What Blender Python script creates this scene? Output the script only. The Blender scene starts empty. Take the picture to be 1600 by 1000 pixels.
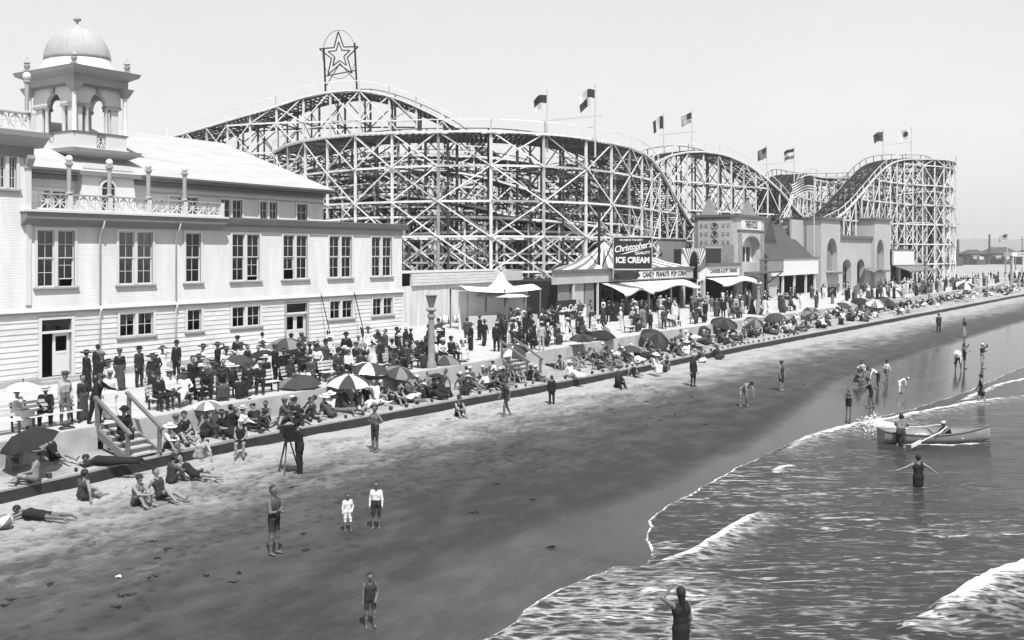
import bpy, bmesh, math, random
import numpy as np
from mathutils import Vector, Matrix, Euler

# ------------------------------------------------------------------ camera, sky, sun, exposure
SC = bpy.context.scene
COL = SC.collection
CAM_H, HEAD, FPX = 7.5, math.radians(32.3), 1500.0       # eye height on the pier, heading from the wall line, focal length in photo pixels
HORIZON = 395.0
FW = np.array([math.cos(HEAD), math.sin(HEAD)])
RT = np.array([math.sin(HEAD), -math.cos(HEAD)])
cam = bpy.data.cameras.new('camera'); camo = bpy.data.objects.new('camera', cam); COL.objects.link(camo)
camo.location = (0, 0, CAM_H); camo.rotation_euler = (math.pi/2, 0, HEAD-math.pi/2)
cam.sensor_width = 36; cam.lens = FPX/1600*36; cam.shift_y = -(500-HORIZON)/1600
cam.clip_start = 0.1; cam.clip_end = 30000
SC.camera = camo
SUN_EL, SH = math.radians(60), math.radians(48)          # sun height; heading its shadows fall towards
W = bpy.data.worlds.new('World'); SC.world = W; W.use_nodes = True
nt = W.node_tree; nt.nodes.clear()
sky = nt.nodes.new('ShaderNodeTexSky'); sky.sky_type = 'NISHITA'; sky.sun_disc = False
sky.sun_elevation = SUN_EL; sky.sun_rotation = math.atan2(-math.cos(SH), -math.sin(SH))
sky.air_density = 1.0; sky.dust_density = 1.0; sky.ozone_density = 1.0
sep = nt.nodes.new('ShaderNodeSeparateColor'); bw = nt.nodes.new('ShaderNodeMath'); bw.operation = 'POWER'; bw.inputs[1].default_value = 0.35   # blue-sensitive plate: it saw no colour and a pale even sky
gain = nt.nodes.new('ShaderNodeMath'); gain.operation = 'MULTIPLY'; gain.inputs[1].default_value = 3.15
nt.links.new(sky.outputs[0], sep.inputs[0]); nt.links.new(sep.outputs['Blue'], bw.inputs[0]); nt.links.new(bw.outputs[0], gain.inputs[0])
bg = nt.nodes.new('ShaderNodeBackground'); bg.inputs['Strength'].default_value = 0.105
wo = nt.nodes.new('ShaderNodeOutputWorld')
tc = nt.nodes.new('ShaderNodeTexCoord'); cn = nt.nodes.new('ShaderNodeTexNoise'); cn.inputs['Scale'].default_value = 2.2; cn.inputs['Detail'].default_value = 6; cn.inputs['Roughness'].default_value = .6
cm_ = nt.nodes.new('ShaderNodeMapRange'); cm_.inputs['To Min'].default_value = .92; cm_.inputs['To Max'].default_value = 1.06; cx_ = nt.nodes.new('ShaderNodeMath'); cx_.operation = 'MULTIPLY'   # thin uneven high haze
mpw = nt.nodes.new('ShaderNodeMapping'); mpw.inputs['Scale'].default_value = (1, 1, 2.6); nt.links.new(tc.outputs['Generated'], mpw.inputs['Vector']); nt.links.new(mpw.outputs[0], cn.inputs['Vector']); nt.links.new(cn.outputs['Fac'], cm_.inputs['Value'])
nt.links.new(gain.outputs[0], cx_.inputs[0]); nt.links.new(cm_.outputs[0], cx_.inputs[1]); nt.links.new(cx_.outputs[0], bg.inputs['Color']); nt.links.new(bg.outputs[0], wo.inputs[0])
sl = bpy.data.lights.new('sun', 'SUN'); sl.energy = 5.0; sl.angle = math.radians(0.6); sl.color = (1, 1, 1)
so = bpy.data.objects.new('sun', sl); COL.objects.link(so); so.location = (0, 0, 60)
so.rotation_euler = Vector((math.cos(SH)*math.cos(SUN_EL), math.sin(SH)*math.cos(SUN_EL), -math.sin(SUN_EL))).to_track_quat('-Z', 'Y').to_euler()
vs = SC.view_settings
vs.view_transform = 'Standard'; vs.look = 'None'; vs.gamma = 1; vs.use_curve_mapping = False; vs.exposure = 0.55
SC.display_settings.display_device = 'sRGB'
SC.cycles.max_bounces = 6; SC.cycles.diffuse_bounces = 2; SC.cycles.transparent_max_bounces = 8
SC.cycles.use_denoising = True

# ------------------------------------------------------------------ helpers
R = random.Random(7)
def ground_point(px, py, z):
    d = FPX*(CAM_H-z)/(py-HORIZON); l = d*(px-800)/FPX
    p = FW*d+RT*l
    return float(p[0]), float(p[1])
def at_depth(px, py, d):
    p = FW*d+RT*(d*(px-800)/FPX)
    return Vector((p[0], p[1], CAM_H+(HORIZON-py)*d/FPX))
def at_row(px, Y):
    r = (px-800)/FPX
    X = (-Y*RT[1]+r*Y*FW[1])/(RT[0]-r*FW[0])
    return X, X*FW[0]+Y*FW[1]

MATS = {}
def mat(name, v, rough=0.75, var=0.12, scale=2.0, bump=0.0, bscale=20.0, stretch=(1, 1, 1), spec=0.3, metal=0.0):
    """neutral grey paint/cloth/wood: base value v, blotchy variation var, optional fine relief"""
    if name in MATS: return MATS[name]
    v *= .80
    m = bpy.data.materials.new(name); m.use_nodes = True
    n, l = m.node_tree.nodes, m.node_tree.links
    b = n['Principled BSDF']; b.inputs['Roughness'].default_value = rough; b.inputs['Specular IOR Level'].default_value = spec
    b.inputs['Metallic'].default_value = metal
    b.inputs['Base Color'].default_value = (v, v, v, 1)
    if var or bump:
        g = n.new('ShaderNodeNewGeometry'); mp = n.new('ShaderNodeMapping'); mp.inputs['Scale'].default_value = stretch
        l.new(g.outputs['Position'], mp.inputs['Vector'])
    if var:
        no = n.new('ShaderNodeTexNoise'); no.inputs['Scale'].default_value = scale; no.inputs['Detail'].default_value = 5; no.inputs['Roughness'].default_value = .65
        l.new(mp.outputs[0], no.inputs['Vector'])
        mr = n.new('ShaderNodeMapRange'); mr.inputs['From Min'].default_value = .3; mr.inputs['From Max'].default_value = .7
        mr.inputs['To Min'].default_value = v*(1-var); mr.inputs['To Max'].default_value = v*(1+var*.7)
        l.new(no.outputs['Fac'], mr.inputs['Value'])
        cc = n.new('ShaderNodeCombineColor'); [l.new(mr.outputs[0], cc.inputs[i]) for i in range(3)]
        l.new(cc.outputs[0], b.inputs['Base Color'])
    if bump:
        nb = n.new('ShaderNodeTexNoise'); nb.inputs['Scale'].default_value = bscale; nb.inputs['Detail'].default_value = 4
        l.new(mp.outputs[0], nb.inputs['Vector'])
        bp = n.new('ShaderNodeBump'); bp.inputs['Strength'].default_value = bump; bp.inputs['Distance'].default_value = .02
        l.new(nb.outputs['Fac'], bp.inputs['Height']); l.new(bp.outputs[0], b.inputs['Normal'])
    MATS[name] = m
    return m
def glass_mat():
    m = bpy.data.materials.new('window_glass'); m.use_nodes = True
    n, l = m.node_tree.nodes, m.node_tree.links; n.clear()
    o = n.new('ShaderNodeOutputMaterial'); mx = n.new('ShaderNodeMixShader'); t = n.new('ShaderNodeBsdfTransparent'); t.inputs[0].default_value = (.7, .7, .7, 1)
    gl = n.new('ShaderNodeBsdfGlossy'); gl.inputs['Roughness'].default_value = .03
    fr = n.new('ShaderNodeFresnel'); fr.inputs[0].default_value = 1.6
    no = n.new('ShaderNodeTexNoise'); no.inputs['Scale'].default_value = 1.3; bp = n.new('ShaderNodeBump'); bp.inputs['Strength'].default_value = .06
    l.new(no.outputs[0], bp.inputs['Height']); l.new(bp.outputs[0], gl.inputs['Normal'])
    l.new(fr.outputs[0], mx.inputs[0]); l.new(t.outputs[0], mx.inputs[1]); l.new(gl.outputs[0], mx.inputs[2]); l.new(mx.outputs[0], o.inputs[0])
    return m
MATS['glass'] = glass_mat()

class MB:
    """collects boxes, bars, tubes, lathes; build() links them as ONE mesh object"""
    def __init__(s): s.v, s.f, s.m = [], [], []
    def add(s, vs_, fs, mi=0):
        o = len(s.v); s.v += [tuple(p) for p in vs_]; s.f += [tuple(i+o for i in f) for f in fs]; s.m += [mi]*len(fs); return s
    def box(s, x0, x1, y0, y1, z0, z1, mi=0):
        return s.add([(x0,y0,z0),(x1,y0,z0),(x1,y1,z0),(x0,y1,z0),(x0,y0,z1),(x1,y0,z1),(x1,y1,z1),(x0,y1,z1)],
                     [(0,3,2,1),(4,5,6,7),(0,1,5,4),(1,2,6,5),(2,3,7,6),(3,0,4,7)], mi)
    def bar(s, p, q, w, h=None, mi=0):
        h = h or w
        if (Vector(q)-Vector(p)).length < 1e-5: return s
        M = bar_matrix(p, q, w, h)
        return s.add([M @ Vector(c) for c in CUBE], CUBEF, mi)
    def tube(s, pts, rads, n=8, mi=0, cap=True):
        pts = [Vector(p) for p in pts]
        if not hasattr(rads, '__len__'): rads = [rads]*len(pts)
        vs_, fs = [], []
        for i, p in enumerate(pts):
            t = (pts[min(i+1, len(pts)-1)]-pts[max(i-1, 0)]).normalized()
            a = t.cross(Vector((0, 0, 1)) if abs(t.z) < .9 else Vector((1, 0, 0))).normalized(); b = t.cross(a)
            vs_ += [p+(a*math.cos(k*2*math.pi/n)+b*math.sin(k*2*math.pi/n))*rads[i] for k in range(n)]
        for i in range(len(pts)-1):
            for k in range(n):
                k2 = (k+1) % n; fs.append((i*n+k, i*n+k2, (i+1)*n+k2, (i+1)*n+k))
        if cap: fs += [tuple(range(n-1, -1, -1)), tuple(range((len(pts)-1)*n, len(pts)*n))]
        return s.add(vs_, fs, mi)
    def lathe(s, c, prof, n=16, mi=0, a0=0.0, cap=True):
        c = Vector(c); vs_, fs = [], []
        for r, z in prof:
            vs_ += [c+Vector((r*math.cos(a0+k*2*math.pi/n), r*math.sin(a0+k*2*math.pi/n), z)) for k in range(n)]
        for i in range(len(prof)-1):
            for k in range(n):
                k2 = (k+1) % n; fs.append((i*n+k, i*n+k2, (i+1)*n+k2, (i+1)*n+k))
        if cap: fs += [tuple(range(n-1, -1, -1)), tuple(range((len(prof)-1)*n, len(prof)*n))]
        return s.add(vs_, fs, mi)
    def prism(s, poly, axis, a, b, mi=0):
        """poly: 2D outline swept along axis (0 x, 1 y, 2 z) from a to b"""
        n = len(poly)
        def P(u, w, t): return (t, u, w) if axis == 0 else (u, t, w) if axis == 1 else (u, w, t)
        vs_ = [P(u, w, a) for u, w in poly]+[P(u, w, b) for u, w in poly]
        fs = [tuple(range(n-1, -1, -1)), tuple(range(n, 2*n))]+[(i, (i+1) % n, (i+1) % n+n, i+n) for i in range(n)]
        return s.add(vs_, fs, mi)
    def build(s, name, m, parent=None, smooth=False):
        me = bpy.data.meshes.new(name); me.from_pydata(s.v, [], s.f)
        ms = m if isinstance(m, (list, tuple)) else [m]
        for x in ms: me.materials.append(x)
        if len(ms) > 1: me.polygons.foreach_set('material_index', s.m)
        bm = bmesh.new(); bm.from_mesh(me); bmesh.ops.recalc_face_normals(bm, faces=bm.faces); bm.to_mesh(me); bm.free()
        if smooth: me.polygons.foreach_set('use_smooth', [True]*len(me.polygons))
        o = bpy.data.objects.new(name, me); COL.objects.link(o); o.parent = parent
        if smooth == 'auto': autosmooth(me)
        return o
CUBE = [(-.5,-.5,-.5),(.5,-.5,-.5),(.5,.5,-.5),(-.5,.5,-.5),(-.5,-.5,.5),(.5,-.5,.5),(.5,.5,.5),(-.5,.5,.5)]
CUBEF = [(0,3,2,1),(4,5,6,7),(0,1,5,4),(1,2,6,5),(2,3,7,6),(3,0,4,7)]
def bar_matrix(p, q, w, h):
    p, q = Vector(p), Vector(q); d = q-p; L = d.length; t = d/L
    up = Vector((0, 0, 1)) if abs(t.z) < .98 else Vector((1, 0, 0))
    a = up.cross(t).normalized(); b = t.cross(a)
    M = Matrix((a*w, b*h, t*L)).transposed().to_4x4(); M.translation = (p+q)/2
    return M
def autosmooth(me, ang=35):
    c = math.cos(math.radians(ang)); bm = bmesh.new(); bm.from_mesh(me)
    for e in bm.edges:
        if len(e.link_faces) == 2: e.smooth = e.link_faces[0].normal.dot(e.link_faces[1].normal) > c
    bm.to_mesh(me); bm.free()
_unit = {}
def unit(m):
    k = m.name
    if k not in _unit:
        me = bpy.data.meshes.new('timber_'+k); me.from_pydata(CUBE, [], CUBEF); me.materials.append(m); _unit[k] = me
    return _unit[k]
def beam(name, p, q, w, h, m, parent):
    """one timber of its own; alike timbers share mesh data"""
    o = bpy.data.objects.new(name, unit(m)); COL.objects.link(o); o.parent = parent; o.matrix_local = bar_matrix(p, q, w, h); return o
def boxo(name, x0, x1, y0, y1, z0, z1, m, parent):
    o = bpy.data.objects.new(name, unit(m)); COL.objects.link(o); o.parent = parent
    o.matrix_local = Matrix.Translation(((x0+x1)/2, (y0+y1)/2, (z0+z1)/2)) @ Matrix.Diagonal((x1-x0, y1-y0, z1-z0, 1)); return o
def thing(name, label, cat, loc=(0, 0, 0), rz=0, group=None):
    o = bpy.data.objects.new(name, None); COL.objects.link(o); o.empty_display_size = .3
    o.location = loc; o.rotation_euler = (0, 0, rz); return tag(o, label, cat, group)
def tag(o, label=None, cat=None, group=None, kind=None):
    if label: o['label'] = label
    if cat: o['category'] = cat
    if group: o['group'] = group
    if kind: o['kind'] = kind
    return o
def copy_tree(o, parent=None):
    c = o.copy(); COL.objects.link(c); c.parent = parent
    for ch in list(o.children): copy_tree(ch, c)
    return c
def text_mesh(body, name, m, parent, M, size, shear=0.0, extr=.01, align='CENTER', bold=0.0, sx=1.0, space=1.0):
    cu = bpy.data.curves.new(name, 'FONT'); cu.body = body; cu.size = size; cu.shear = shear; cu.extrude = extr; cu.align_x = align; cu.align_y = 'CENTER'; cu.offset = bold
    cu.space_character = space
    t = bpy.data.objects.new(name, cu); COL.objects.link(t)
    dg = bpy.context.evaluated_depsgraph_get(); me = bpy.data.meshes.new_from_object(t.evaluated_get(dg))
    bpy.data.objects.remove(t); bpy.data.curves.remove(cu)
    o = bpy.data.objects.new(name, me); COL.objects.link(o); me.materials.clear(); me.materials.append(m); o.parent = parent
    o.matrix_local = M @ Matrix.Diagonal((sx, 1, 1, 1)); return o
def facing(x, y, z, ang):
    """matrix of an upright sign: its x axis along ang, its front towards the right-hand side of that axis"""
    return Matrix.Translation((x, y, z)) @ Matrix.Rotation(ang, 4, 'Z') @ Matrix.Rotation(math.pi/2, 4, 'X')

# value noise in numpy
def vnoise(x, y, seed=0):
    xi, yi = np.floor(x).astype(np.int64), np.floor(y).astype(np.int64); xf, yf = x-xi, y-yi
    def h(a, b):
        n = (a*374761393+b*668265263+seed*1442695041) & 0xffffffff
        n = ((n ^ (n >> 13))*1274126177) & 0xffffffff
        return ((n ^ (n >> 16)) & 0xffff)/65535.0
    u, v = xf*xf*(3-2*xf), yf*yf*(3-2*yf)
    return (h(xi, yi)*(1-u)+h(xi+1, yi)*u)*(1-v)+(h(xi, yi+1)*(1-u)+h(xi+1, yi+1)*u)*v
def fbm(x, y, oct=4, seed=0):
    s, a, t = 0, 1, 0
    for i in range(oct): s = s+a*vnoise(x*2**i+i*17.3, y*2**i-i*9.1, seed+i); t += a; a *= .5
    return s/t-.5
def sstep(a, b, x):
    t = np.clip((x-a)/(b-a), 0, 1); return t*t*(3-2*t)

# ------------------------------------------------------------------ lie of the land (x runs along the promenade, y inland)
KX = [-60, 0, 15.3, 20.8, 25.1, 36.1, 47.5, 69.2, 102.4, 179.5, 400]
KY = [27.6, 27.2, 27.0, 27.2, 27.1, 25.9, 24.6, 23.2, 20.1, 13.3, -5]
def kerb_y(x): return np.interp(x, KX, KY)
PX_ = [-60, 0, 45, 62, 76, 102, 180, 400]
PY_ = [29.0, 28.9, 28.7, 28.6, 27.7, 25.6, 19.5, 2]
def prom_y(x): return np.interp(x, PX_, PY_)
SX_ = [-60, 10, 16.1, 17.2, 18.7, 20.3, 21.7, 22.2, 22.9, 24.4, 26.1, 28.8, 32.9, 36.6, 41.7, 45.9, 51.2, 58.6, 75.2, 120, 180, 400]
SY_ = [10, 9.8, 11.0, 10.9, 11.1, 11.0, 10.7, 10.1, 10.2, 11.0, 11.8, 11.9, 11.9, 11.7, 11.4, 10.5, 8.9, 7.5, 5.6, 1.5, -4, -22]
def shore_y(x): return np.interp(x, SX_, SY_)
WX_ = [-60, 14.2, 18.2, 20.9, 24.3, 29.4, 36, 43.3, 58.3, 81.8, 122.7, 180, 400]
WY_ = [12.5, 12.8, 14.4, 14.5, 14.2, 13.5, 13.2, 13.5, 14.4, 12.8, 9.1, 4.5, -14]
def wet_y(x): return np.interp(x, WX_, WY_)
Z_PROM, Z_TERR, Z_KERB = 1.70, 0.92, 0.30
SEA = -0.36
def beach_z(x, y):
    t = np.maximum(kerb_y(x)-y, 0)                         # metres seaward of the kerb
    w = np.maximum(kerb_y(x)-shore_y(x), 5)
    return Z_KERB-(Z_KERB-SEA+.02)*np.minimum(t/w, 1.0)-np.maximum(t-w, 0)*.035
def terrace_z(x, y):
    k, p = kerb_y(x), prom_y(x)
    return .74+(Z_TERR-.74)*np.clip((y-k)/np.maximum(p-k, .5), 0, 1)
# ------------------------------------------------------------------ ground, promenade, beach, sea
def grid_mesh(name, X, Y, Z, m, attrs=None, smooth=True):
    nx, ny = X.shape
    co = np.stack([X, Y, Z], -1).reshape(-1, 3)
    idx = np.arange(nx*ny).reshape(nx, ny)
    q = np.stack([idx[:-1, :-1], idx[1:, :-1], idx[1:, 1:], idx[:-1, 1:]], -1).reshape(-1, 4)
    me = bpy.data.meshes.new(name)
    me.vertices.add(len(co)); me.vertices.foreach_set('co', co.astype(np.float32).ravel())
    me.loops.add(q.size); me.loops.foreach_set('vertex_index', q.astype(np.int32).ravel())
    me.polygons.add(len(q)); me.polygons.foreach_set('loop_start', np.arange(0, q.size, 4, dtype=np.int32))
    me.polygons.foreach_set('loop_total', np.full(len(q), 4, dtype=np.int32))
    if smooth: me.polygons.foreach_set('use_smooth', np.ones(len(q), dtype=bool))
    me.update(calc_edges=True); me.validate()
    for k, a in (attrs or {}).items():
        at = me.attributes.new(k, 'FLOAT', 'POINT'); at.data.foreach_set('value', a.astype(np.float32).ravel())
    me.materials.append(m)
    o = bpy.data.objects.new(name, me); COL.objects.link(o)
    if me.polygons[0].normal.z < 0: me.flip_normals()
    return o

def sand_material():
    m = bpy.data.materials.new('beach_sand'); m.use_nodes = True
    n, l = m.node_tree.nodes, m.node_tree.links; b = n['Principled BSDF']
    def math_(op, a, c=None, clamp=False):
        x = n.new('ShaderNodeMath'); x.operation = op; x.use_clamp = clamp
        for i, v in enumerate((a, c)):
            if v is None: continue
            if isinstance(v, (int, float)): x.inputs[i].default_value = v
            else: l.new(v, x.inputs[i])
        return x.outputs[0]
    def noise(scale, detail=5, rough=.6, vec=None):
        x = n.new('ShaderNodeTexNoise'); x.inputs['Scale'].default_value = scale; x.inputs['Detail'].default_value = detail; x.inputs['Roughness'].default_value = rough
        if vec is not None: l.new(vec, x.inputs['Vector'])
        return x.outputs['Fac']
    def attr(k):
        a = n.new('ShaderNodeAttribute'); a.attribute_name = k; return a.outputs['Fac']
    g = n.new('ShaderNodeNewGeometry'); pos = g.outputs['Position']
    mp = n.new('ShaderNodeMapping'); mp.inputs['Scale'].default_value = (.6, 1.15, 1); mp.inputs['Rotation'].default_value = (0, 0, .25); l.new(pos, mp.inputs['Vector'])
    n1, n2, n3 = noise(.9, 6, .65, mp.outputs[0]), noise(6, 5, .7, pos), noise(45, 3, .6, pos)
    damp = math_('ADD', attr('damp'), math_('MULTIPLY', math_('SUBTRACT', n1, .5), 1.1))
    damp = math_('ADD', damp, math_('MULTIPLY', math_('SUBTRACT', n2, .5), .55), True)
    ramp = n.new('ShaderNodeValToRGB'); e = ramp.color_ramp.elements
    e[0].position, e[0].color = 0, (.28,)*3+(1,); e[1].position, e[1].color = 1, (.032,)*3+(1,)
    x = e.new(.3); x.color = (.16,)*3+(1,)
    x = e.new(.6); x.color = (.068,)*3+(1,)
    l.new(damp, ramp.inputs[0])
    film = math_('MULTIPLY', attr('film'), math_('ADD', math_('MULTIPLY', math_('SUBTRACT', n1, .5), .3), 1.0), True)
    sp = math_('ADD', math_('MULTIPLY', math_('SUBTRACT', n3, .5), .9), 1.0)
    sp2 = math_('ADD', math_('MULTIPLY', math_('SUBTRACT', n2, .5), .65), sp)
    cm = n.new('ShaderNodeVectorMath'); cm.operation = 'SCALE'; l.new(ramp.outputs[0], cm.inputs[0]); l.new(sp2, cm.inputs['Scale'])
    l.new(cm.outputs[0], b.inputs['Base Color'])
    r = n.new('ShaderNodeMapRange'); r.inputs['To Min'].default_value = .85; r.inputs['To Max'].default_value = .62; l.new(damp, r.inputs['Value'])
    mx = n.new('ShaderNodeMix'); l.new(film, mx.inputs['Factor']); l.new(r.outputs[0], mx.inputs['A']); mx.inputs['B'].default_value = .13
    l.new(mx.outputs['Result'], b.inputs['Roughness'])
    sm = n.new('ShaderNodeMix'); l.new(film, sm.inputs['Factor']); sm.inputs['A'].default_value = .08; sm.inputs['B'].default_value = .15
    l.new(sm.outputs['Result'], b.inputs['Specular IOR Level'])
    fm = n.new('ShaderNodeMapping'); fm.inputs['Scale'].default_value = (2.3, 3.4, 1); l.new(pos, fm.inputs['Vector'])
    fj = n.new('ShaderNodeTexNoise'); fj.inputs['Scale'].default_value = 1.2; l.new(pos, fj.inputs['Vector']); fa = n.new('ShaderNodeVectorMath'); fa.operation = 'MULTIPLY_ADD'; fa.inputs[1].default_value = (1.3,)*3; l.new(fj.outputs['Color'], fa.inputs[0]); l.new(fm.outputs[0], fa.inputs[2])
    fv = n.new('ShaderNodeTexVoronoi'); fv.inputs['Scale'].default_value = 1.0; l.new(fa.outputs[0], fv.inputs['Vector'])
    fr_ = n.new('ShaderNodeMapRange'); fr_.inputs['From Min'].default_value = .12; fr_.inputs['From Max'].default_value = .3; l.new(fv.outputs['Distance'], fr_.inputs['Value'])
    gate = n.new('ShaderNodeMapRange'); gate.inputs['From Min'].default_value = .46; gate.inputs['From Max'].default_value = .60; l.new(noise(.45, 3, .6, pos), gate.inputs['Value'])
    foot = math_('MULTIPLY', math_('MULTIPLY', math_('SUBTRACT', 1.0, fr_.outputs[0]), gate.outputs[0]), math_('SUBTRACT', 1.0, film))
    bp = n.new('ShaderNodeBump'); bp.inputs['Distance'].default_value = .05
    l.new(math_('MULTIPLY', math_('SUBTRACT', 1.0, film), .6), bp.inputs['Strength'])
    l.new(math_('SUBTRACT', math_('ADD', n2, math_('MULTIPLY', n3, .35)), math_('MULTIPLY', foot, .8)), bp.inputs['Height']); l.new(bp.outputs[0], b.inputs['Normal'])
    return m
MATS['sand'] = sand_material()

def nonuni(segs):
    out = []
    for a, b, st in segs: out.append(np.arange(float(a), b, st))
    return np.concatenate(out+[np.array([segs[-1][1]])])
# beach below the kerb: trampled near the kerb, smooth towards the water
xs = nonuni([(-40, 8, 4), (8, 36, .08), (36, 52, .14), (52, 90, .4), (90, 200, 1.5), (200, 400, 20)])
ts = nonuni([(0, 9, .08), (9, 17, .2), (17, 40, 1.5), (40, 120, 20)])
Xg, Tg = np.meshgrid(xs, ts, indexing='ij'); Yg = kerb_y(Xg)-Tg
tramp = sstep(0, .5, Tg)*(1-sstep(2.0, 9, Tg))
Zg = beach_z(Xg, Yg)+tramp*(.075*fbm(Xg*1.6, Yg*1.6, 4, 3)+.05*np.minimum(0, fbm(Xg*3.7, Yg*3.7, 2, 9)))
Zg += (1-tramp)*.012*fbm(Xg*.4, Yg*1.2, 3, 5)+.10*np.exp(-Tg/.35)*(fbm(Xg*.9, Yg*0, 3, 11)+.35)
# footprints: lines of bare feet wandering over the trampled sand
dents = np.zeros_like(Xg)
def footprints():
    rr = np.random.RandomState(5); n0, n1 = np.searchsorted(xs, 9.0), np.searchsorted(xs, 50.0)
    for _ in range(230):
        x, t = rr.uniform(9, 49), abs(rr.normal(0, 3.6))+.25; a = rr.uniform(-.5, .5)+(math.pi if rr.rand() < .5 else 0) if rr.rand() < .7 else rr.uniform(0, 6.28); st = rr.uniform(.45, .7)
        for k in range(rr.randint(6, 34)):
            a += rr.normal(0, .10); x += st*math.cos(a); t += st*math.sin(a)*.8
            if not (9 < x < 49 and .3 < t < 10.5): break
            sx, sy = x-.08*math.sin(a)*(1 if k % 2 else -1), t+.08*math.cos(a)*(1 if k % 2 else -1)
            i0, i1 = np.searchsorted(xs, sx-.35), np.searchsorted(xs, sx+.35); j0, j1 = np.searchsorted(ts, sy-.35), np.searchsorted(ts, sy+.35)
            dx, dt = Xg[i0:i1, j0:j1]-sx, Tg[i0:i1, j0:j1]-sy; u, v = dx*math.cos(a)+dt*math.sin(a), -dx*math.sin(a)+dt*math.cos(a); q = np.sqrt((u/.15)**2+(v/.065)**2)
            dp = rr.uniform(.04, .085)*(1-.5*min(1, t/10)); pit = np.exp(-(q/.95)**4); Zg[i0:i1, j0:j1] += dp*(.45*np.exp(-((q-1.4)/.35)**2)-pit); dents[i0:i1, j0:j1] = np.maximum(dents[i0:i1, j0:j1], pit)
footprints()
shd, wtd = Yg-shore_y(Xg), Yg-wet_y(Xg)
film = (1-sstep(-.9, .5, wtd+.5*fbm(Xg*.35, Yg*.35, 3, 21)))
damp = np.clip(sstep(.3, 8.0, Tg+2.4*fbm(Xg*.25, Yg*.5, 3, 31))*.80+.22*sstep(7, 13, Tg+2*fbm(Xg*.12, Yg*.3, 2, 36))-.10*(1-sstep(16, 26, Xg))+.30*dents, 0, 1)
tag(grid_mesh('beach', Xg, Yg, Zg, MATS['sand'], {'damp': damp, 'film': film}), kind='structure')
# dry sand terrace between kerb and promenade
xs = nonuni([(-40, 8, 4), (8, 60, .3), (60, 120, .8), (120, 400, 10)]); us = np.linspace(0, 1, 26)
Xg, Ug = np.meshgrid(xs, us, indexing='ij'); k, p = kerb_y(Xg), prom_y(Xg); Yg = k+.06+(p-k-.06)*Ug
Zg = terrace_z(Xg, Yg)+sstep(0, .15, Ug)*(.10*fbm(Xg*1.4, Yg*1.4, 4, 41)+.015)-.03*(1-sstep(0, .1, Ug))
tag(grid_mesh('sand_terrace', Xg, Yg, Zg, MATS['sand'], {'damp': np.clip(.06+.5*fbm(Xg*.6, Yg*.6, 3, 2), 0, .3), 'film': np.zeros_like(Xg)}), kind='structure')
# promenade deck of pale concrete, and the land behind it to the horizon
paving = mat('promenade_concrete', .46, .85, .14, .8, .25, 30)
xs = nonuni([(-40, 0, 10), (0, 200, 2)]); us = np.linspace(0, 1, 12)
Xg, Ug = np.meshgrid(xs, us, indexing='ij'); p = prom_y(Xg); Yg = p+.02+(60-p)*Ug
tag(grid_mesh('promenade', Xg, Yg, np.full_like(Xg, Z_PROM), paving), kind='structure')
land = mat('dry_ground', .33, .95, .3, .05, .3, 3)
m = MB(); m.add([(-300, 59.9, 1.68), (200, 59.9, 1.68), (200, 19, 1.68), (400, 1.5, 1.6), (4500, -640, 1.6), (4500, 4500, 1.68), (-300, 4500, 1.68)], [tuple(range(7))])
tag(m.build('ground', land), kind='structure')
m = MB(); m.add([(200, 14, .6), (200, 19.5, 1.69), (400, 2, 1.61), (4500, -640, 1.21), (4500, -700, 0), (400, -6, .3)], [(0, 5, 2, 1), (2, 5, 4, 3)])
tag(m.build('far_sand', mat('far_sand', .36, .95, .2, .2)), kind='structure')

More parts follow.
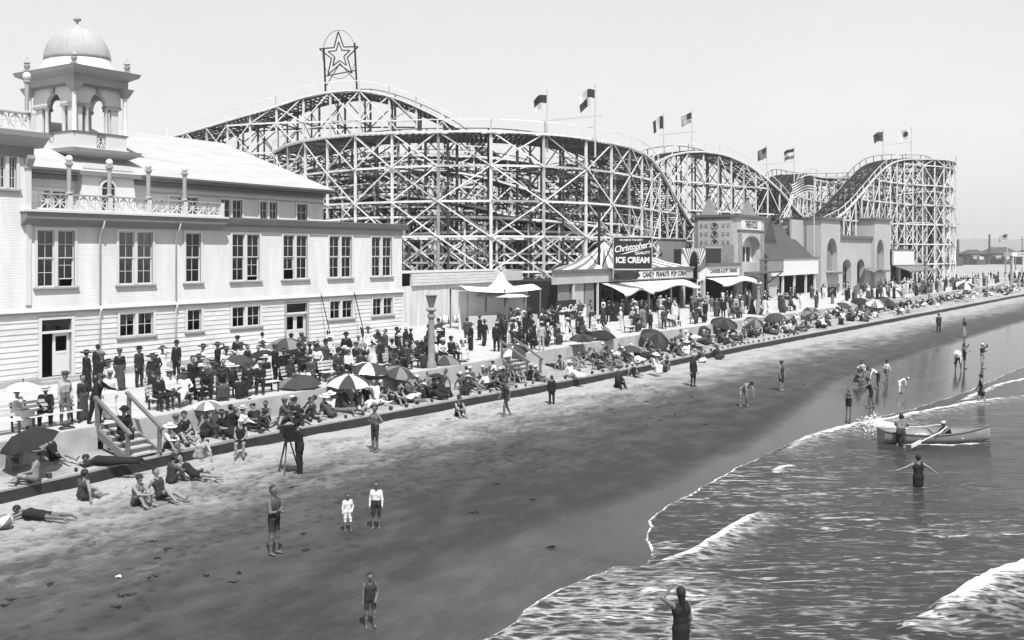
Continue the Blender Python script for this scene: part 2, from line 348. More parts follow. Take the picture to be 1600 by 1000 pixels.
# sea
def water_material():
    m = bpy.data.materials.new('sea_water'); m.use_nodes = True
    n, l = m.node_tree.nodes, m.node_tree.links; b = n['Principled BSDF']
    def math_(op, a, c=None, clamp=False):
        x = n.new('ShaderNodeMath'); x.operation = op; x.use_clamp = clamp
        for i, v in enumerate((a, c)):
            if v is None: continue
            if isinstance(v, (int, float)): x.inputs[i].default_value = v
            else: l.new(v, x.inputs[i])
        return x.outputs[0]
    g = n.new('ShaderNodeNewGeometry')
    def mapped(sc, rot):
        mp = n.new('ShaderNodeMapping'); mp.vector_type = 'TEXTURE'; mp.inputs['Scale'].default_value = [1/c for c in sc]; mp.inputs['Rotation'].default_value = (0, 0, rot); l.new(g.outputs['Position'], mp.inputs['Vector']); return mp.outputs[0]
    def noise(scale, detail, vec, dist=0):
        x = n.new('ShaderNodeTexNoise'); x.inputs['Scale'].default_value = scale; x.inputs['Detail'].default_value = detail; x.inputs['Distortion'].default_value = dist; l.new(vec, x.inputs['Vector']); return x.outputs['Fac']
    at = n.new('ShaderNodeAttribute'); at.attribute_name = 'foam'
    ae = n.new('ShaderNodeAttribute'); ae.attribute_name = 'lace'
    along = HEAD-math.pi/2                                # crests and foam streaks lie across the view, along the wave fronts
    v1 = mapped((.42, 1.9, 1), along)
    fine = noise(7, 6, v1, .6)
    def streaks(sc, width, seed):
        mp = n.new('ShaderNodeVectorMath'); mp.operation = 'ADD'; mp.inputs[1].default_value = (seed, seed*.7, 0); l.new(v1, mp.inputs[0])
        x = noise(sc, 3, mp.outputs[0], .35)
        rd = math_('SUBTRACT', 1.0, math_('MULTIPLY', math_('ABSOLUTE', math_('SUBTRACT', x, .5)), width), True)
        gt = n.new('ShaderNodeMapRange'); gt.inputs['From Min'].default_value = .50; gt.inputs['From Max'].default_value = .60; l.new(noise(sc*1.3, 2, mp.outputs[0]), gt.inputs['Value'])
        return math_('MULTIPLY', rd, gt.outputs[0])
    big = noise(.22, 3, v1)
    patch = n.new('ShaderNodeMapRange'); patch.inputs['From Min'].default_value = .36; patch.inputs['From Max'].default_value = .58; patch.inputs['To Min'].default_value = .12; l.new(big, patch.inputs['Value'])
    st = math_('ADD', streaks(1.2, 26, 3.1), math_('MULTIPLY', streaks(2.6, 17, 11.7), .75), True)
    lf = math_('MULTIPLY', math_('MULTIPLY', st, math_('MULTIPLY', patch.outputs[0], ae.outputs['Fac'])), math_('ADD', math_('MULTIPLY', fine, 2.2), -.3, True), True)
    asw = n.new('ShaderNodeAttribute'); asw.attribute_name = 'swash'
    v2 = mapped((.9, 2.0, 1), along); dz_ = n.new('ShaderNodeTexNoise'); dz_.inputs['Scale'].default_value = 1.6; dz_.inputs['Detail'].default_value = 4; l.new(v2, dz_.inputs['Vector'])
    da = n.new('ShaderNodeVectorMath'); da.operation = 'MULTIPLY_ADD'; da.inputs[1].default_value = (1.1,)*3; l.new(dz_.outputs['Color'], da.inputs[0]); l.new(v2, da.inputs[2])
    vo = n.new('ShaderNodeTexVoronoi'); vo.feature = 'DISTANCE_TO_EDGE'; vo.inputs['Scale'].default_value = 1.5; l.new(da.outputs[0], vo.inputs['Vector'])
    lr = n.new('ShaderNodeMapRange'); lr.inputs['From Min'].default_value = .03; lr.inputs['From Max'].default_value = .22; lr.inputs['To Min'].default_value = 1; lr.inputs['To Max'].default_value = 0; l.new(vo.outputs['Distance'], lr.inputs['Value'])
    sw = math_('MULTIPLY', math_('MULTIPLY', lr.outputs[0], asw.outputs['Fac']), math_('ADD', math_('MULTIPLY', fine, 3.0), -.9, True), True)
    lf = math_('MAXIMUM', lf, sw)
    solid = math_('MULTIPLY', math_('ADD', math_('MULTIPLY', at.outputs['Fac'], 1.6), math_('ADD', math_('MULTIPLY', fine, 3.6), -2.55)), 1.3, True)
    foam = math_('MAXIMUM', solid, math_('MULTIPLY', lf, .75), True)
    mx = n.new('ShaderNodeMix'); mx.data_type = 'RGBA'; l.new(foam, mx.inputs['Factor']); mx.inputs['A'].default_value = (.028, .028, .028, 1); mx.inputs['B'].default_value = (.58, .58, .58, 1)
    l.new(mx.outputs['Result'], b.inputs['Base Color'])
    r = n.new('ShaderNodeMix'); l.new(foam, r.inputs['Factor']); r.inputs['A'].default_value = .14; r.inputs['B'].default_value = .9; l.new(r.outputs['Result'], b.inputs['Roughness'])
    b.inputs['IOR'].default_value = 1.33; b.inputs['Specular IOR Level'].default_value = .07
    bp = n.new('ShaderNodeBump'); bp.inputs['Strength'].default_value = .42; bp.inputs['Distance'].default_value = .07
    l.new(math_('ADD', math_('ADD', noise(1.5, 4, mapped((.6, 2.4, 1), along)), math_('MULTIPLY', noise(5, 4, mapped((.7, 2.2, 1), along+.2)), .5)), math_('MULTIPLY', foam, math_('MULTIPLY', fine, .8))), bp.inputs['Height'])
    l.new(bp.outputs[0], b.inputs['Normal'])
    return m
MATS['water'] = water_material()
xs = nonuni([(-60, 6, 4), (6, 55, .16), (55, 100, .45), (100, 220, 3), (220, 400, 20)])
ts = nonuni([(0, .6, .05), (.6, 8, .13), (8, 20, .25), (20, 60, 1.2), (60, 300, 20), (300, 4500, 700)])
Xg, Tg = np.meshgrid(xs, ts, indexing='ij')
jag = .22*fbm(xs*1.1, xs*0, 3, 77)+.10*fbm(xs*4.5, xs*0, 2, 78)
edge = shore_y(xs)+jag
Yg = edge[:, None]-Tg
sea = SEA-.0*Xg
Ua, Va = Xg*RT[0]+Yg*RT[1], Xg*FW[0]+Yg*FW[1]
chop = .05*fbm(Ua*.55, Va*1.7, 3, 51)+.12*fbm(Ua*.16, Va*.5, 2, 52)
chop = chop*sstep(.2, 5, Tg)
Zw = sea+chop
def crest(P, h, wf, wb, foamw, amp=1.0):
    """a wavelet along polyline P: steep on the shore side (wf), long behind (wb)"""
    P = np.array(P); best = np.full(Xg.shape, 1e9); sd = np.zeros(Xg.shape); al = np.zeros(Xg.shape); L = 0
    for a, b in zip(P[:-1], P[1:]):
        e = b-a; ln = np.hypot(*e); u = np.clip(((Xg-a[0])*e[0]+(Yg-a[1])*e[1])/ln**2, 0, 1)
        dx, dy = Xg-(a[0]+u*e[0]), Yg-(a[1]+u*e[1]); d = np.hypot(dx, dy); w = d < best
        nrm = np.array([-e[1], e[0]])/ln
        if nrm[1] < 0: nrm = -nrm
        best = np.where(w, d, best); sd = np.where(w, np.where(dx*nrm[0]+dy*nrm[1] >= 0, d, -d), sd); al = np.where(w, L+u*ln, al); L += ln
    taper = sstep(0, .25*L, al)*(1-sstep(.75*L, L, al))*.75+.25*(sstep(0, .08*L, al)*(1-sstep(.92*L, L, al)))
    wob = .35*fbm(Xg*1.2, Yg*1.2, 3, int(L*10))
    s = sd+wob*foamw
    prof = np.where(s > 0, np.exp(-(s/wf)**2), np.exp(-(s/wb)**2))
    fo = np.where(s > 0, np.exp(-(s/(wf*1.1))**2), np.exp(-(s/foamw)**2))*(best < 6)
    return h*prof*taper, amp*fo*taper
foam = np.zeros_like(Xg); tail = np.zeros_like(Xg)
G = lambda px, py: ground_point(px, py, SEA+.05)
for P, h, wf, wb, fw_, am in [
    ([G(1440, 968), G(1500, 945), G(1560, 912), G(1640, 885), G(1750, 860)], .45, .26, 1.3, .42, 1.2),
    ([G(1400, 985), G(1455, 966), G(1500, 975)], .10, .25, .6, .3, .6),
    ([G(1010, 884), G(1085, 862), G(1140, 826), G(1200, 794)], .13, .13, .6, .22, 1.15),
    ([G(1200, 794), G(1320, 800), G(1420, 806)], .07, .3, .9, .12, .32),
    ([G(1205, 740), G(1222, 728), G(1245, 724)], .05, .15, .4, .3, .9),
    ([G(1200, 718), G(1262, 682), G(1330, 664), G(1395, 652), G(1480, 635), G(1560, 622), G(1640, 612)], .08, .16, .8, .3, 1.0),
    ([G(1480, 634), G(1560, 600), G(1660, 578)], .05, .16, .8, .35, .8),
    ([G(1338, 668), G(1370, 664), G(1405, 676), G(1450, 690)], .22, .4, .9, .8, 1.5),
    ([G(1385, 694), G(1480, 695), G(1560, 690)], .05, .2, .3, .15, .75),
    ([G(980, 915), G(1060, 925), G(1130, 940)], .06, .2, .6, .3, .7),
    ([G(840, 990), G(960, 960), G(1040, 968), G(1150, 985)], .05, .2, .6, .25, .5),
    ([G(1290, 760), G(1440, 762), G(1600, 750)], .06, .4, 1.2, .1, .28),
    ([G(1400, 840), G(1500, 838), G(1640, 830)], .06, .3, 1.0, .15, .42)]:
    dz, df = crest(P, h, wf, wb, fw_, am); Zw += dz; foam = np.maximum(foam, df)
    if am > .9: tail = np.maximum(tail, crest(P, 1, wf*.6, fw_*3.2, fw_*3.2, 1)[1])
foam *= .62+1.5*np.clip(fbm(Ua*1.6, Va*3.2, 3, 91)+.28, 0, .7); Zw += .10*np.clip(foam, 0, 1)*(fbm(Xg*2.6, Yg*2.6, 3, 92)+.2)
rim = np.exp(-((Tg-.03)/.075)**2)*(1.0+1.5*fbm(Xg*1.3, Xg*0, 3, 61)); foam = np.maximum(foam, rim)
lace = .25+.75*np.exp(-((Tg-4)/4.0)**2)+.5*(1-sstep(0, 5, Tg))
lace *= (1-.75*sstep(30, 45, Xg))
swash = sstep(11, 14, Xg)*(1-sstep(20.5, 23, Xg))*(1-sstep(2.8, 4.6, Tg+.8*fbm(Xg*.7, Yg*.7, 2, 66))); swash = np.maximum(swash*(.75+.8*fbm(Ua*.5, Va*.9, 2, 67)), tail*.9)
bz = beach_z(Xg, Yg)
Zw = np.where(Tg < .02, bz-.01, np.maximum(Zw, bz+.012+.02*sstep(0, .15, Tg)))
tag(grid_mesh('sea', Xg, Yg, Zw, MATS['water'], {'foam': foam, 'lace': np.clip(lace, 0, 2), 'swash': np.clip(swash, 0, 1)}), kind='structure')

# distant hills behind the town
m = MB()
for cx, cy, w, h in [(3300, 120, 300, 34), (3500, 420, 420, 52), (3700, 1000, 800, 70), (3900, -160, 380, 30)]:
    N = 24; ring = []
    for j in range(5):
        r = 1-j/4
        ring.append([(cx+.6*w*r*math.cos(a)*(1+.15*math.sin(3*a+cx)), cy+w*r*math.sin(a)*(1+.1*math.sin(5*a+cy)), h*(1-r*r)+(h*.12*math.sin(7*a+j) if 0 < j < 4 else 0)) for a in np.linspace(0, 2*math.pi, N, endpoint=False)])
    vs_ = [p for q in ring for p in q]
    m.add(vs_, [(i*N+k, i*N+(k+1) % N, (i+1)*N+(k+1) % N, (i+1)*N+k) for i in range(4) for k in range(N)])
tag(m.build('hills', mat('hill_scrub', .16, .9, .2, .01), smooth=True), kind='structure')

# timber kerb along the sand: planks laid end to end with iron bolts
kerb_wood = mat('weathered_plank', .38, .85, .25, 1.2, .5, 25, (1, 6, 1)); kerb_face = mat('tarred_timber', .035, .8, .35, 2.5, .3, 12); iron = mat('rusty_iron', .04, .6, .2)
kerb = thing('timber_kerb', 'long low timber kerb with pale top planks and iron bolts along the sand', 'kerb', (0, 0, 0))
x = 4.0
while x < 230:
    L = 4.2 if x < 70 else 9.0
    y0, y1 = float(kerb_y(x)), float(kerb_y(x+L-.03)); zj = R.uniform(-.025, .025)
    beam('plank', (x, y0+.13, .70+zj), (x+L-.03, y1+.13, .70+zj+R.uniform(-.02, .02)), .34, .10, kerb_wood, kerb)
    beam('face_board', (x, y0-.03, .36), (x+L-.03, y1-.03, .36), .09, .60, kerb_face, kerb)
    if x < 75:
        k = 0.35
        while k < L:
            bx, by = x+k, float(kerb_y(x+k))
            s = R.uniform(.035, .065); b_ = beam('bolt', (bx, by+.13+R.uniform(-.08, .08), .74+zj), (bx, by+.13, .84+zj+s), s*2, s*2, iron, kerb); k += R.uniform(.7, 1.15)
    x += L
# concrete retaining wall in front of the promenade
conc = mat('retaining_concrete', .40, .85, .22, 1.1, .35, 14)
rw = thing('retaining_wall', 'low pale concrete retaining wall holding the promenade above the sand', 'wall', (0, 0, 0))
x = 2.0
def wall_piece(x0, x1):
    y0, y1 = float(prom_y(x0)), float(prom_y(x1)); m = MB()
    m.add([(x0, y0-.12, .5), (x1, y1-.12, .5), (x1, y1-.02, Z_PROM+.02), (x0, y0-.02, Z_PROM+.02), (x0, y0+.3, .5), (x1, y1+.3, .5), (x1, y1+.3, Z_PROM+.02), (x0, y0+.3, Z_PROM+.02)],
          [(0, 1, 2, 3), (4, 7, 6, 5), (3, 2, 6, 7), (0, 3, 7, 4), (1, 5, 6, 2)])
    m.build('wall_section', conc, rw)
marks = [2, 8, 14, 19.65, None, 20.95, 28, 34, 40, 44.35, None, 45.85]+[52+6*i for i in range(12)]+[130, 140, 150, 160, 170, 180, 200]
prev = None
for v in marks:
    if v is None: prev = None; continue
    if prev is not None: wall_piece(prev+.006, v)
    prev = v
wall_y0 = float(prom_y(20))
plankm = mat('step_plank', .42, .85, .2, 1.5, .3, 20); rail_grey = mat('grey_rail_paint', .16, .7, .2)
def stairs(x0, x1, label):
    st = thing('stairs', label, 'stairs', (0, 0, 0)); y = float(prom_y((x0+x1)/2))
    n = 5
    for i in range(n):
        z = Z_PROM-(i+.6)*(Z_PROM-.8)/n; yy = y-.05-.3*i
        boxo('tread', x0+.05, x1-.05, yy-.34, yy, z-.05, z, plankm, st)
        boxo('riser', x0+.06, x1-.06, yy-.03, yy-.004, z, z+.15, mat('stair_riser', .12), st)
    for xx in (x0-.03, x1+.03):
        beam('stringer', (xx, y, Z_PROM-.2), (xx, y-1.65, .72), .06, .26, rail_grey, st)
        beam('handrail_post', (xx, y+.02, Z_PROM-.5), (xx, y+.02, Z_PROM+.95), .11, .11, rail_grey, st)
        beam('handrail_post', (xx, y-1.6, .6), (xx, y-1.6, 1.62), .11, .11, rail_grey, st)
        beam('handrail', (xx, y+.15, Z_PROM+.98), (xx, y-1.75, 1.60), .12, .09, rail_grey, st)
stairs(19.72, 20.88, 'grey railed wooden stairs to the sand opposite the open pavilion door')
stairs(44.42, 45.78, 'grey railed wooden stairs to the sand beside the round tent kiosk')
# ------------------------------------------------------------------ beach pavilion (white two-storey building with domed tower)
def siding_mat(name, v, pitch):
    m = mat(name, v, .7, .13, .9, 0, stretch=(1.6, 1.6, .35))
    n, l = m.node_tree.nodes, m.node_tree.links; b = n['Principled BSDF']
    g = n.new('ShaderNodeNewGeometry'); sp = n.new('ShaderNodeSeparateXYZ'); l.new(g.outputs['Position'], sp.inputs[0])
    a = n.new('ShaderNodeMath'); a.operation = 'MULTIPLY'; a.inputs[1].default_value = 1/pitch; l.new(sp.outputs['Z'], a.inputs[0])
    f = n.new('ShaderNodeMath'); f.operation = 'FRACT'; l.new(a.outputs[0], f.inputs[0])
    bp = n.new('ShaderNodeBump'); bp.inputs['Strength'].default_value = .9; bp.inputs['Distance'].default_value = .02; bp.invert = True
    l.new(f.outputs[0], bp.inputs['Height']); l.new(bp.outputs[0], b.inputs['Normal'])
    return m
white = mat('white_paint', .66, .6, .06, 1.2); wallm = siding_mat('white_siding', .645, .11); boardm = mat('white_clapboard', .66, .65, .18, .8, .25, 18, (1, 1, 3))
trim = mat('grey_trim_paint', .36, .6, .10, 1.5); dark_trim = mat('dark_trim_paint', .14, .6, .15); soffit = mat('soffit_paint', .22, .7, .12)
roofm = mat('sun_bleached_roofing', .43, .9, .16, .7, .8, 5, (.5, 2, 2)); domem = mat('dome_plaster', .40, .9, .10, 1.5, .2, 12, spec=.1); inside = mat('dark_interior', .03, .9, 0)
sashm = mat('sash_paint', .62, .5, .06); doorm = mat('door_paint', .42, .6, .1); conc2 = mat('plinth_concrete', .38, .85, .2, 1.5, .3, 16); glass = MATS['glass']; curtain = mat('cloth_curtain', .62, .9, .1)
pipe = mat('painted_pipe', .66, .5, .1)

PAV = thing('beach_pavilion', 'long white two storey pavilion with domed corner tower and balcony', 'building', (30, 40.5, Z_PROM))
PAV.location = (0, 0, 0)
YW, XL, XR = 40.5, 12.0, 50.3
ZB, ZS, ZE = 1.98, 4.85, 9.35
WIN_UP = [(24.7, 26.5, 2), (28.8, 30.7, 2), (32.7, 33.65, 1), (35.75, 37.7, 2), (39.5, 41.45, 2), (43.3, 45.3, 2), (47.2, 49.2, 2), (20.8, 22.6, 2), (16.9, 18.7, 2)]
WIN_LO = [(28.85, 30.75, 2), (32.8, 33.7, 1), (35.75, 37.75, 2), (43.35, 45.4, 2), (47.3, 49.3, 2), (20.4, 22.3, 2), (16.5, 18.4, 2)]
DOORS = [(24.9, 26.35, 4.5), (39.75, 41.4, 4.55)]

def wall_with_holes(m, x0, x1, z0, z1, holes, y0, y1):
    """boxes filling a wall around rectangular openings (hx0, hx1, hz0, hz1)"""
    xs_ = sorted({x0, x1} | {h[0] for h in holes} | {h[1] for h in holes})
    for a, b in zip(xs_[:-1], xs_[1:]):
        hs = sorted([(h[2], h[3]) for h in holes if h[0] <= a+1e-6 and h[1] >= b-1e-6]); z = z0
        for c, d in hs:
            if c > z+1e-6: m.box(a, b, y0, y1, z, c)
            z = d
        if z < z1-1e-6: m.box(a, b, y0, y1, z, z1)
    return m
holes_up = [(a, b, 5.98, 8.52) for a, b, _ in WIN_UP]
m = MB(); wall_with_holes(m, XL, XR, ZS, ZE-.02, holes_up, YW, YW+.22); m.build('upper_wall', wallm, PAV)
holes_lo = [(a, b, 3.46, 4.56) for a, b, _ in WIN_LO]+[(a, b, ZB-.3, t) for a, b, t in DOORS]
m = MB(); wall_with_holes(m, XL, XR, ZB-.3, ZS, holes_lo, YW+.02, YW+.22); m.build('lower_wall', mat('wall_sheathing', .5), PAV)
m = MB(); m.box(XR-.2, XR, YW+.22, 60, ZB-.3, ZE); m.build('end_wall', wallm, PAV)
m = MB(); m.box(XL, XR, 59.8, 60.0, ZB-.3, ZE); m.build('rear_wall', wallm, PAV)
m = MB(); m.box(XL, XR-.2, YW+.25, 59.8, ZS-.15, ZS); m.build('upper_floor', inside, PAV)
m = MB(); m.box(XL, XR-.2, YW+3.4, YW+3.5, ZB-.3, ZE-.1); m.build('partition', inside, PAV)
# concrete plinth and door steps
m = MB(); m.box(XL, 24.6, YW-.35, YW+.1, Z_PROM-.2, ZB-.02); m.box(26.7, 39.5, YW-.3, YW+.1, Z_PROM-.2, ZB-.03); m.box(41.6, XR+.1, YW-.3, YW+.1, Z_PROM-.2, ZB-.02); m.build('plinth', conc2, PAV)
m = MB(); m.box(24.5, 26.9, YW-.8, YW+.1, Z_PROM-.1, Z_PROM+.14); m.box(24.61, 26.69, YW-.45, YW+.1, Z_PROM+.14, ZB-.05); m.build('door_step', conc2, PAV)
m = MB(); m.box(39.51, 41.59, YW-.6, YW+.1, Z_PROM-.1, ZB-.1); m.build('door_step', conc2, PAV)
# clapboards of the lower storey, each board cut at the openings
course = .245; z = ZB
cut = sorted([(a-.16, b+.16, 3.46-.14, 4.56+.13) for a, b, _ in WIN_LO]+[(a-.17, b+.17, 0, t+.15) for a, b, t in DOORS])
while z < ZS-.05:
    zt = min(z+course, ZS-.03); x = XL; segs = []
    for a, b, c, d in cut:
        if c < zt-.06 and d > z+.06: segs.append((x, a)); x = b
    segs.append((x, XR))
    for a, b in segs:
        if b-a < .05: continue
        pieces = [(a, b)] if b-a < 6 else [(a, (a+b)/2+R.uniform(-1, 1))]
        if len(pieces) == 1 and b-a >= 6: pieces.append((pieces[0][1]+.008, b))
        for u, w in pieces:
            mb = MB(); o_ = R.uniform(-.004, .004)
            mb.add([(u, YW-.035+o_, z), (w, YW-.035+o_, z), (w, YW-.008, zt), (u, YW-.008, zt), (u, YW+.018, z), (w, YW+.018, z), (w, YW+.018, zt), (u, YW+.018, zt)],
                   [(0, 1, 2, 3), (0, 4, 5, 1), (3, 2, 6, 7), (0, 3, 7, 4), (1, 5, 6, 2), (4, 7, 6, 5)])
            mb.build('clapboard', boardm, PAV)
    z += course
boxo('corner_board', XR-.02, XR+.05, YW-.06, YW+.12, ZB-.05, ZS-.04, white, PAV)
# belt course between the storeys: a flared skirt with a dark shadow line
m = MB(); m.prism([(YW-.17, ZS+.02), (YW-.17, ZS+.07), (YW-.004, ZS+.20), (YW-.004, ZS+.02)], 0, XL, XR+.1); m.build('belt_course', white, PAV)
m = MB(); m.box(XL, XR+.06, YW-.10, YW-.003, ZS-.06, ZS+.02); m.build('belt_moulding', trim, PAV)

def sash_window(a, b, z0, z1, n, parent, y, two=True, openness=None, cur=0.0, rows=2):
    """n sashes side by side in casing; panes, muntins, meeting rail, sill"""
    w = thing_part('window', parent)
    c = .13; m = MB()
    m.box(a-c, a, y-.05, y+.05, z0-.02, z1+.12); m.box(b, b+c, y-.05, y+.05, z0-.02, z1+.12); m.box(a+.001, b-.001, y-.045, y+.05, z1+.001, z1+.118)
    m.build('casing', white, w)
    m = MB(); m.box(a-c-.06, b+c+.06, y-.12, y+.1, z0-.10, z0-.021); m.build('sill', trim, w)
    u = (b-a-(n-1)*.16)/n
    for i in range(n):
        x0 = a+i*(u+.16); x1 = x0+u
        if i: m = MB(); m.box(x0-.16, x0, y-.03, y+.12, z0, z1); m.build('mullion', white, w)
        op = (openness or {}).get(i, 0)
        zm = (z0+z1)/2 if two else z1
        halves = [(zm, z1, .06), (z0, zm, .10)] if two else [(z0, z1, .07)]
        for hi, (p, q, dy) in enumerate(halves):
            if two and hi == 1 and op: p, q = p+op, q+op; dy = .13
            f = .05; m = MB()
            m.box(x0, x0+f, y+dy, y+dy+.04, p, q); m.box(x1-f, x1, y+dy, y+dy+.04, p, q); m.box(x0+f, x1-f, y+dy, y+dy+.04, p, p+f); m.box(x0+f, x1-f, y+dy, y+dy+.04, q-f, q)
            m.box((x0+x1)/2-.014, (x0+x1)/2+.014, y+dy+.005, y+dy+.035, p+f, q-f)
            for r_ in range(1, rows):
                zz = p+f+(q-p-2*f)*r_/rows
                m.box(x0+f, (x0+x1)/2-.014, y+dy+.005, y+dy+.035, zz-.013, zz+.013); m.box((x0+x1)/2+.014, x1-f, y+dy+.005, y+dy+.035, zz-.013, zz+.013)
            m.build('sash', sashm, w)
            for sx in range(2):
                xa = x0+f if sx == 0 else (x0+x1)/2+.014; xb = (x0+x1)/2-.014 if sx == 0 else x1-f
                for r_ in range(rows):
                    za, zb = p+f+(q-p-2*f)*r_/rows, p+f+(q-p-2*f)*(r_+1)/rows
                    boxo('pane', xa, xb, y+dy+.015, y+dy+.022, za+.012*(r_ > 0), zb-.012*(r_ < rows-1), glass, w)
        if cur:
            m = MB(); N = 14; zt = z0+(z1-z0)*cur
            for k in range(N):
                xa, xb = x0+u*k/N, x0+u*(k+1)/N; d0, d1 = .2+.02*(k % 2), .2+.02*((k+1) % 2)
                m.add([(xa, y+d0, z0), (xb, y+d1, z0), (xb, y+d1, zt), (xa, y+d0, zt)], [(0, 1, 2, 3)])
            m.build('curtain', curtain, w)
    return w
def thing_part(name, parent):
    o = bpy.data.objects.new(name, None); COL.objects.link(o); o.parent = parent; o.empty_display_size = .2; return o
OPEN = {0: {1: .32}, 3: {1: .22}, 4: {0: .55}}
for i, (a, b, n) in enumerate(WIN_UP):
    w = sash_window(a, b, 5.98, 8.52, n, PAV, YW, True, OPEN.get(i))
    u_ = (b-a-(n-1)*.16)/n
    for k in range(n):                                    # roller blinds drawn to different heights, a few lace curtains
        h_ = R.choice([.25, .4, .7, .0, 1.1, .5]); x0 = a+k*(u_+.16)
        if h_: boxo('blind', x0+.02, x0+u_-.02, YW+.20, YW+.205, 8.5-h_, 8.5, mat('roller_blind', .16, .9, .2) if R.random() < .6 else mat('pale_blind_cloth', .34, .9, .15), w)
        if R.random() < .4: boxo('lace_curtain', x0+.02, x0+u_*.3, YW+.24, YW+.245, 6.0, 8.5, mat('lace_curtain', .3, .95, .3, 9), w)
for i, (a, b, n) in enumerate(WIN_LO): sash_window(a, b, 3.46, 4.56, n, PAV, YW, False, None, .55 if a > 35 else 0)
# doors
for k, (a, b, t) in enumerate(DOORS):
    d = thing_part('door', PAV); zt = t-.62
    m = MB(); m.box(a-.16, a, YW-.05, YW+.06, ZB-.1, t+.14); m.box(b, b+.16, YW-.05, YW+.06, ZB-.1, t+.14); m.box(a+.001, b-.001, YW-.046, YW+.06, t, t+.135); m.build('door_frame', white if k == 0 else trim, d)
    boxo('transom_bar', a+.002, b-.002, YW-.03, YW+.14, zt, zt+.10, white, d)
    boxo('transom_pane', a+.01, b-.01, YW+.10, YW+.106, zt+.102, t-.002, glass, d)
    leafs = [(a+.62, b-.02, 0.0)] if k == 0 else [(a+.02, (a+b)/2-.01, 0), ((a+b)/2+.01, b-.02, 0)]
    for (u, w_, o_) in leafs:
        lf = MB(); y = YW+.13
        lf.box(u, u+.13, y, y+.05, ZB-.02, zt); lf.box(w_-.13, w_, y, y+.05, ZB-.02, zt); lf.box(u+.13, w_-.13, y, y+.05, zt-.15, zt-.002); lf.box(u+.13, w_-.13, y, y+.05, ZB+.95, ZB+1.07); lf.box(u+.13, w_-.13, y, y+.05, ZB-.02, ZB+.2)
        lf.box(u+.13, w_-.13, y+.015, y+.035, ZB+.2, ZB+.95)
        o = lf.build('door_leaf', white if k == 0 else sashm, d); boxo('door_pane', u+.13, w_-.13, y+.02, y+.027, ZB+1.07, zt-.15, glass, d)
# downpipes
for x, zt in ((27.75, 8.4), (32.05, 8.4)):
    m = MB(); m.tube([(x, YW-.42, 9.0), (x, YW-.36, 8.75), (x, YW-.09, 8.35), (x, YW-.09, ZS+.25)], .045, 8); m.tube([(x, YW-.22, ZS+.1), (x, YW-.16, ZS-.1), (x, YW-.09, ZS-.2), (x, YW-.09, ZB)], .045, 8); m.build('downpipe', pipe, PAV, True)
# eaves and frieze of the main storey
m = MB(); m.box(24.4, XR+.02, YW-.045, YW-.004, 8.68, 9.02); m.build('frieze', trim, PAV)
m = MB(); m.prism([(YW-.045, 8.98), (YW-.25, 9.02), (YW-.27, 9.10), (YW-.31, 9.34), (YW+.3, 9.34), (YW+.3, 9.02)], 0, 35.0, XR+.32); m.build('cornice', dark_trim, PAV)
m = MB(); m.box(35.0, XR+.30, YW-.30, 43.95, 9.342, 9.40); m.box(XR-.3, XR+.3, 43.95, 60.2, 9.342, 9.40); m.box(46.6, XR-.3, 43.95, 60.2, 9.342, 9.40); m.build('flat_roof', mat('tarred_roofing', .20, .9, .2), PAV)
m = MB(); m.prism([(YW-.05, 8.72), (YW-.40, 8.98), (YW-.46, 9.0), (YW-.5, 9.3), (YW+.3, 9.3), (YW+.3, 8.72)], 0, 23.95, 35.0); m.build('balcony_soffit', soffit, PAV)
m = MB(); m.box(23.90, 35.05, YW-.56, 43.95, 9.302, 9.40); m.build('balcony_floor', white, PAV)

def balustrade(x0, x1, y, z, posts, parent, h=.72, panel=True, axis=0):
    """rail with union-jack panels between square posts; axis 0 along x, 1 along y"""
    bl = thing_part('balustrade', parent)
    def P(t, off, zz): return (t, y+off, zz) if axis == 0 else (y+off, t, zz)
    beam('top_rail', P(x0-.12, 0, z+h), P(x1+.12, 0, z+h), .20, .07, trim, bl); beam('bottom_rail', P(x0, 0, z+.05), P(x1, 0, z+.05), .12, .09, white, bl)
    pw = .16
    for p in posts: beam('post', P(p, 0, z), P(p, 0, z+h-.035), .26, .2, white, bl)
    edges = sorted(set([x0]+list(posts)+[x1]))
    for a, b in zip(edges[:-1], edges[1:]):
        a, b = a+pw, b-pw
        if b-a < .3: continue
        n = max(1, round((b-a)/.62)); u = (b-a)/n
        for i in range(n):
            s, t = a+i*u, a+(i+1)*u; lo, hi = z+.10, z+h-.04
            mb = MB(); mid = (s+t)/2; zc = (lo+hi)/2
            mb.bar(P(s, .0, lo), P(t, 0, hi), .05, .05); mb.bar(P(s, .004, hi), P(t, .004, lo), .05, .05); mb.bar(P(mid, -.004, lo), P(mid, -.004, hi), .045, .045); mb.bar(P(s, .008, zc), P(t, .008, zc), .04, .04)
            mb.bar(P(t, -.008, lo), P(t, -.008, hi), .04, .04)
            mb.build('lattice_panel', white, bl)
    return bl
balustrade(24.5, 34.75, YW-.36, 9.40, [26.0, 28.05, 30.2, 32.35, 34.7], PAV)
globe = mat('milk_glass_globe', .82, .25, .03)
for x in (26.0, 28.05, 30.2, 32.35):
    lp = thing_part('balcony_lamp', PAV); m = MB()
    m.lathe((x, YW-.36, 10.16), [(.16, 0), (.16, .05), (.10, .1), (.10, 1.25), (.17, 1.32), (.17, 1.42), (.09, 1.44)], 12); m.build('lamp_column', trim, lp, 'auto')
    m = MB(); m.lathe((x, YW-.36, 11.58), [(.16*math.sin(t), .17-.17*math.cos(t)) for t in np.linspace(.25, math.pi-.02, 9)], 14); m.build('globe', globe, lp, True)
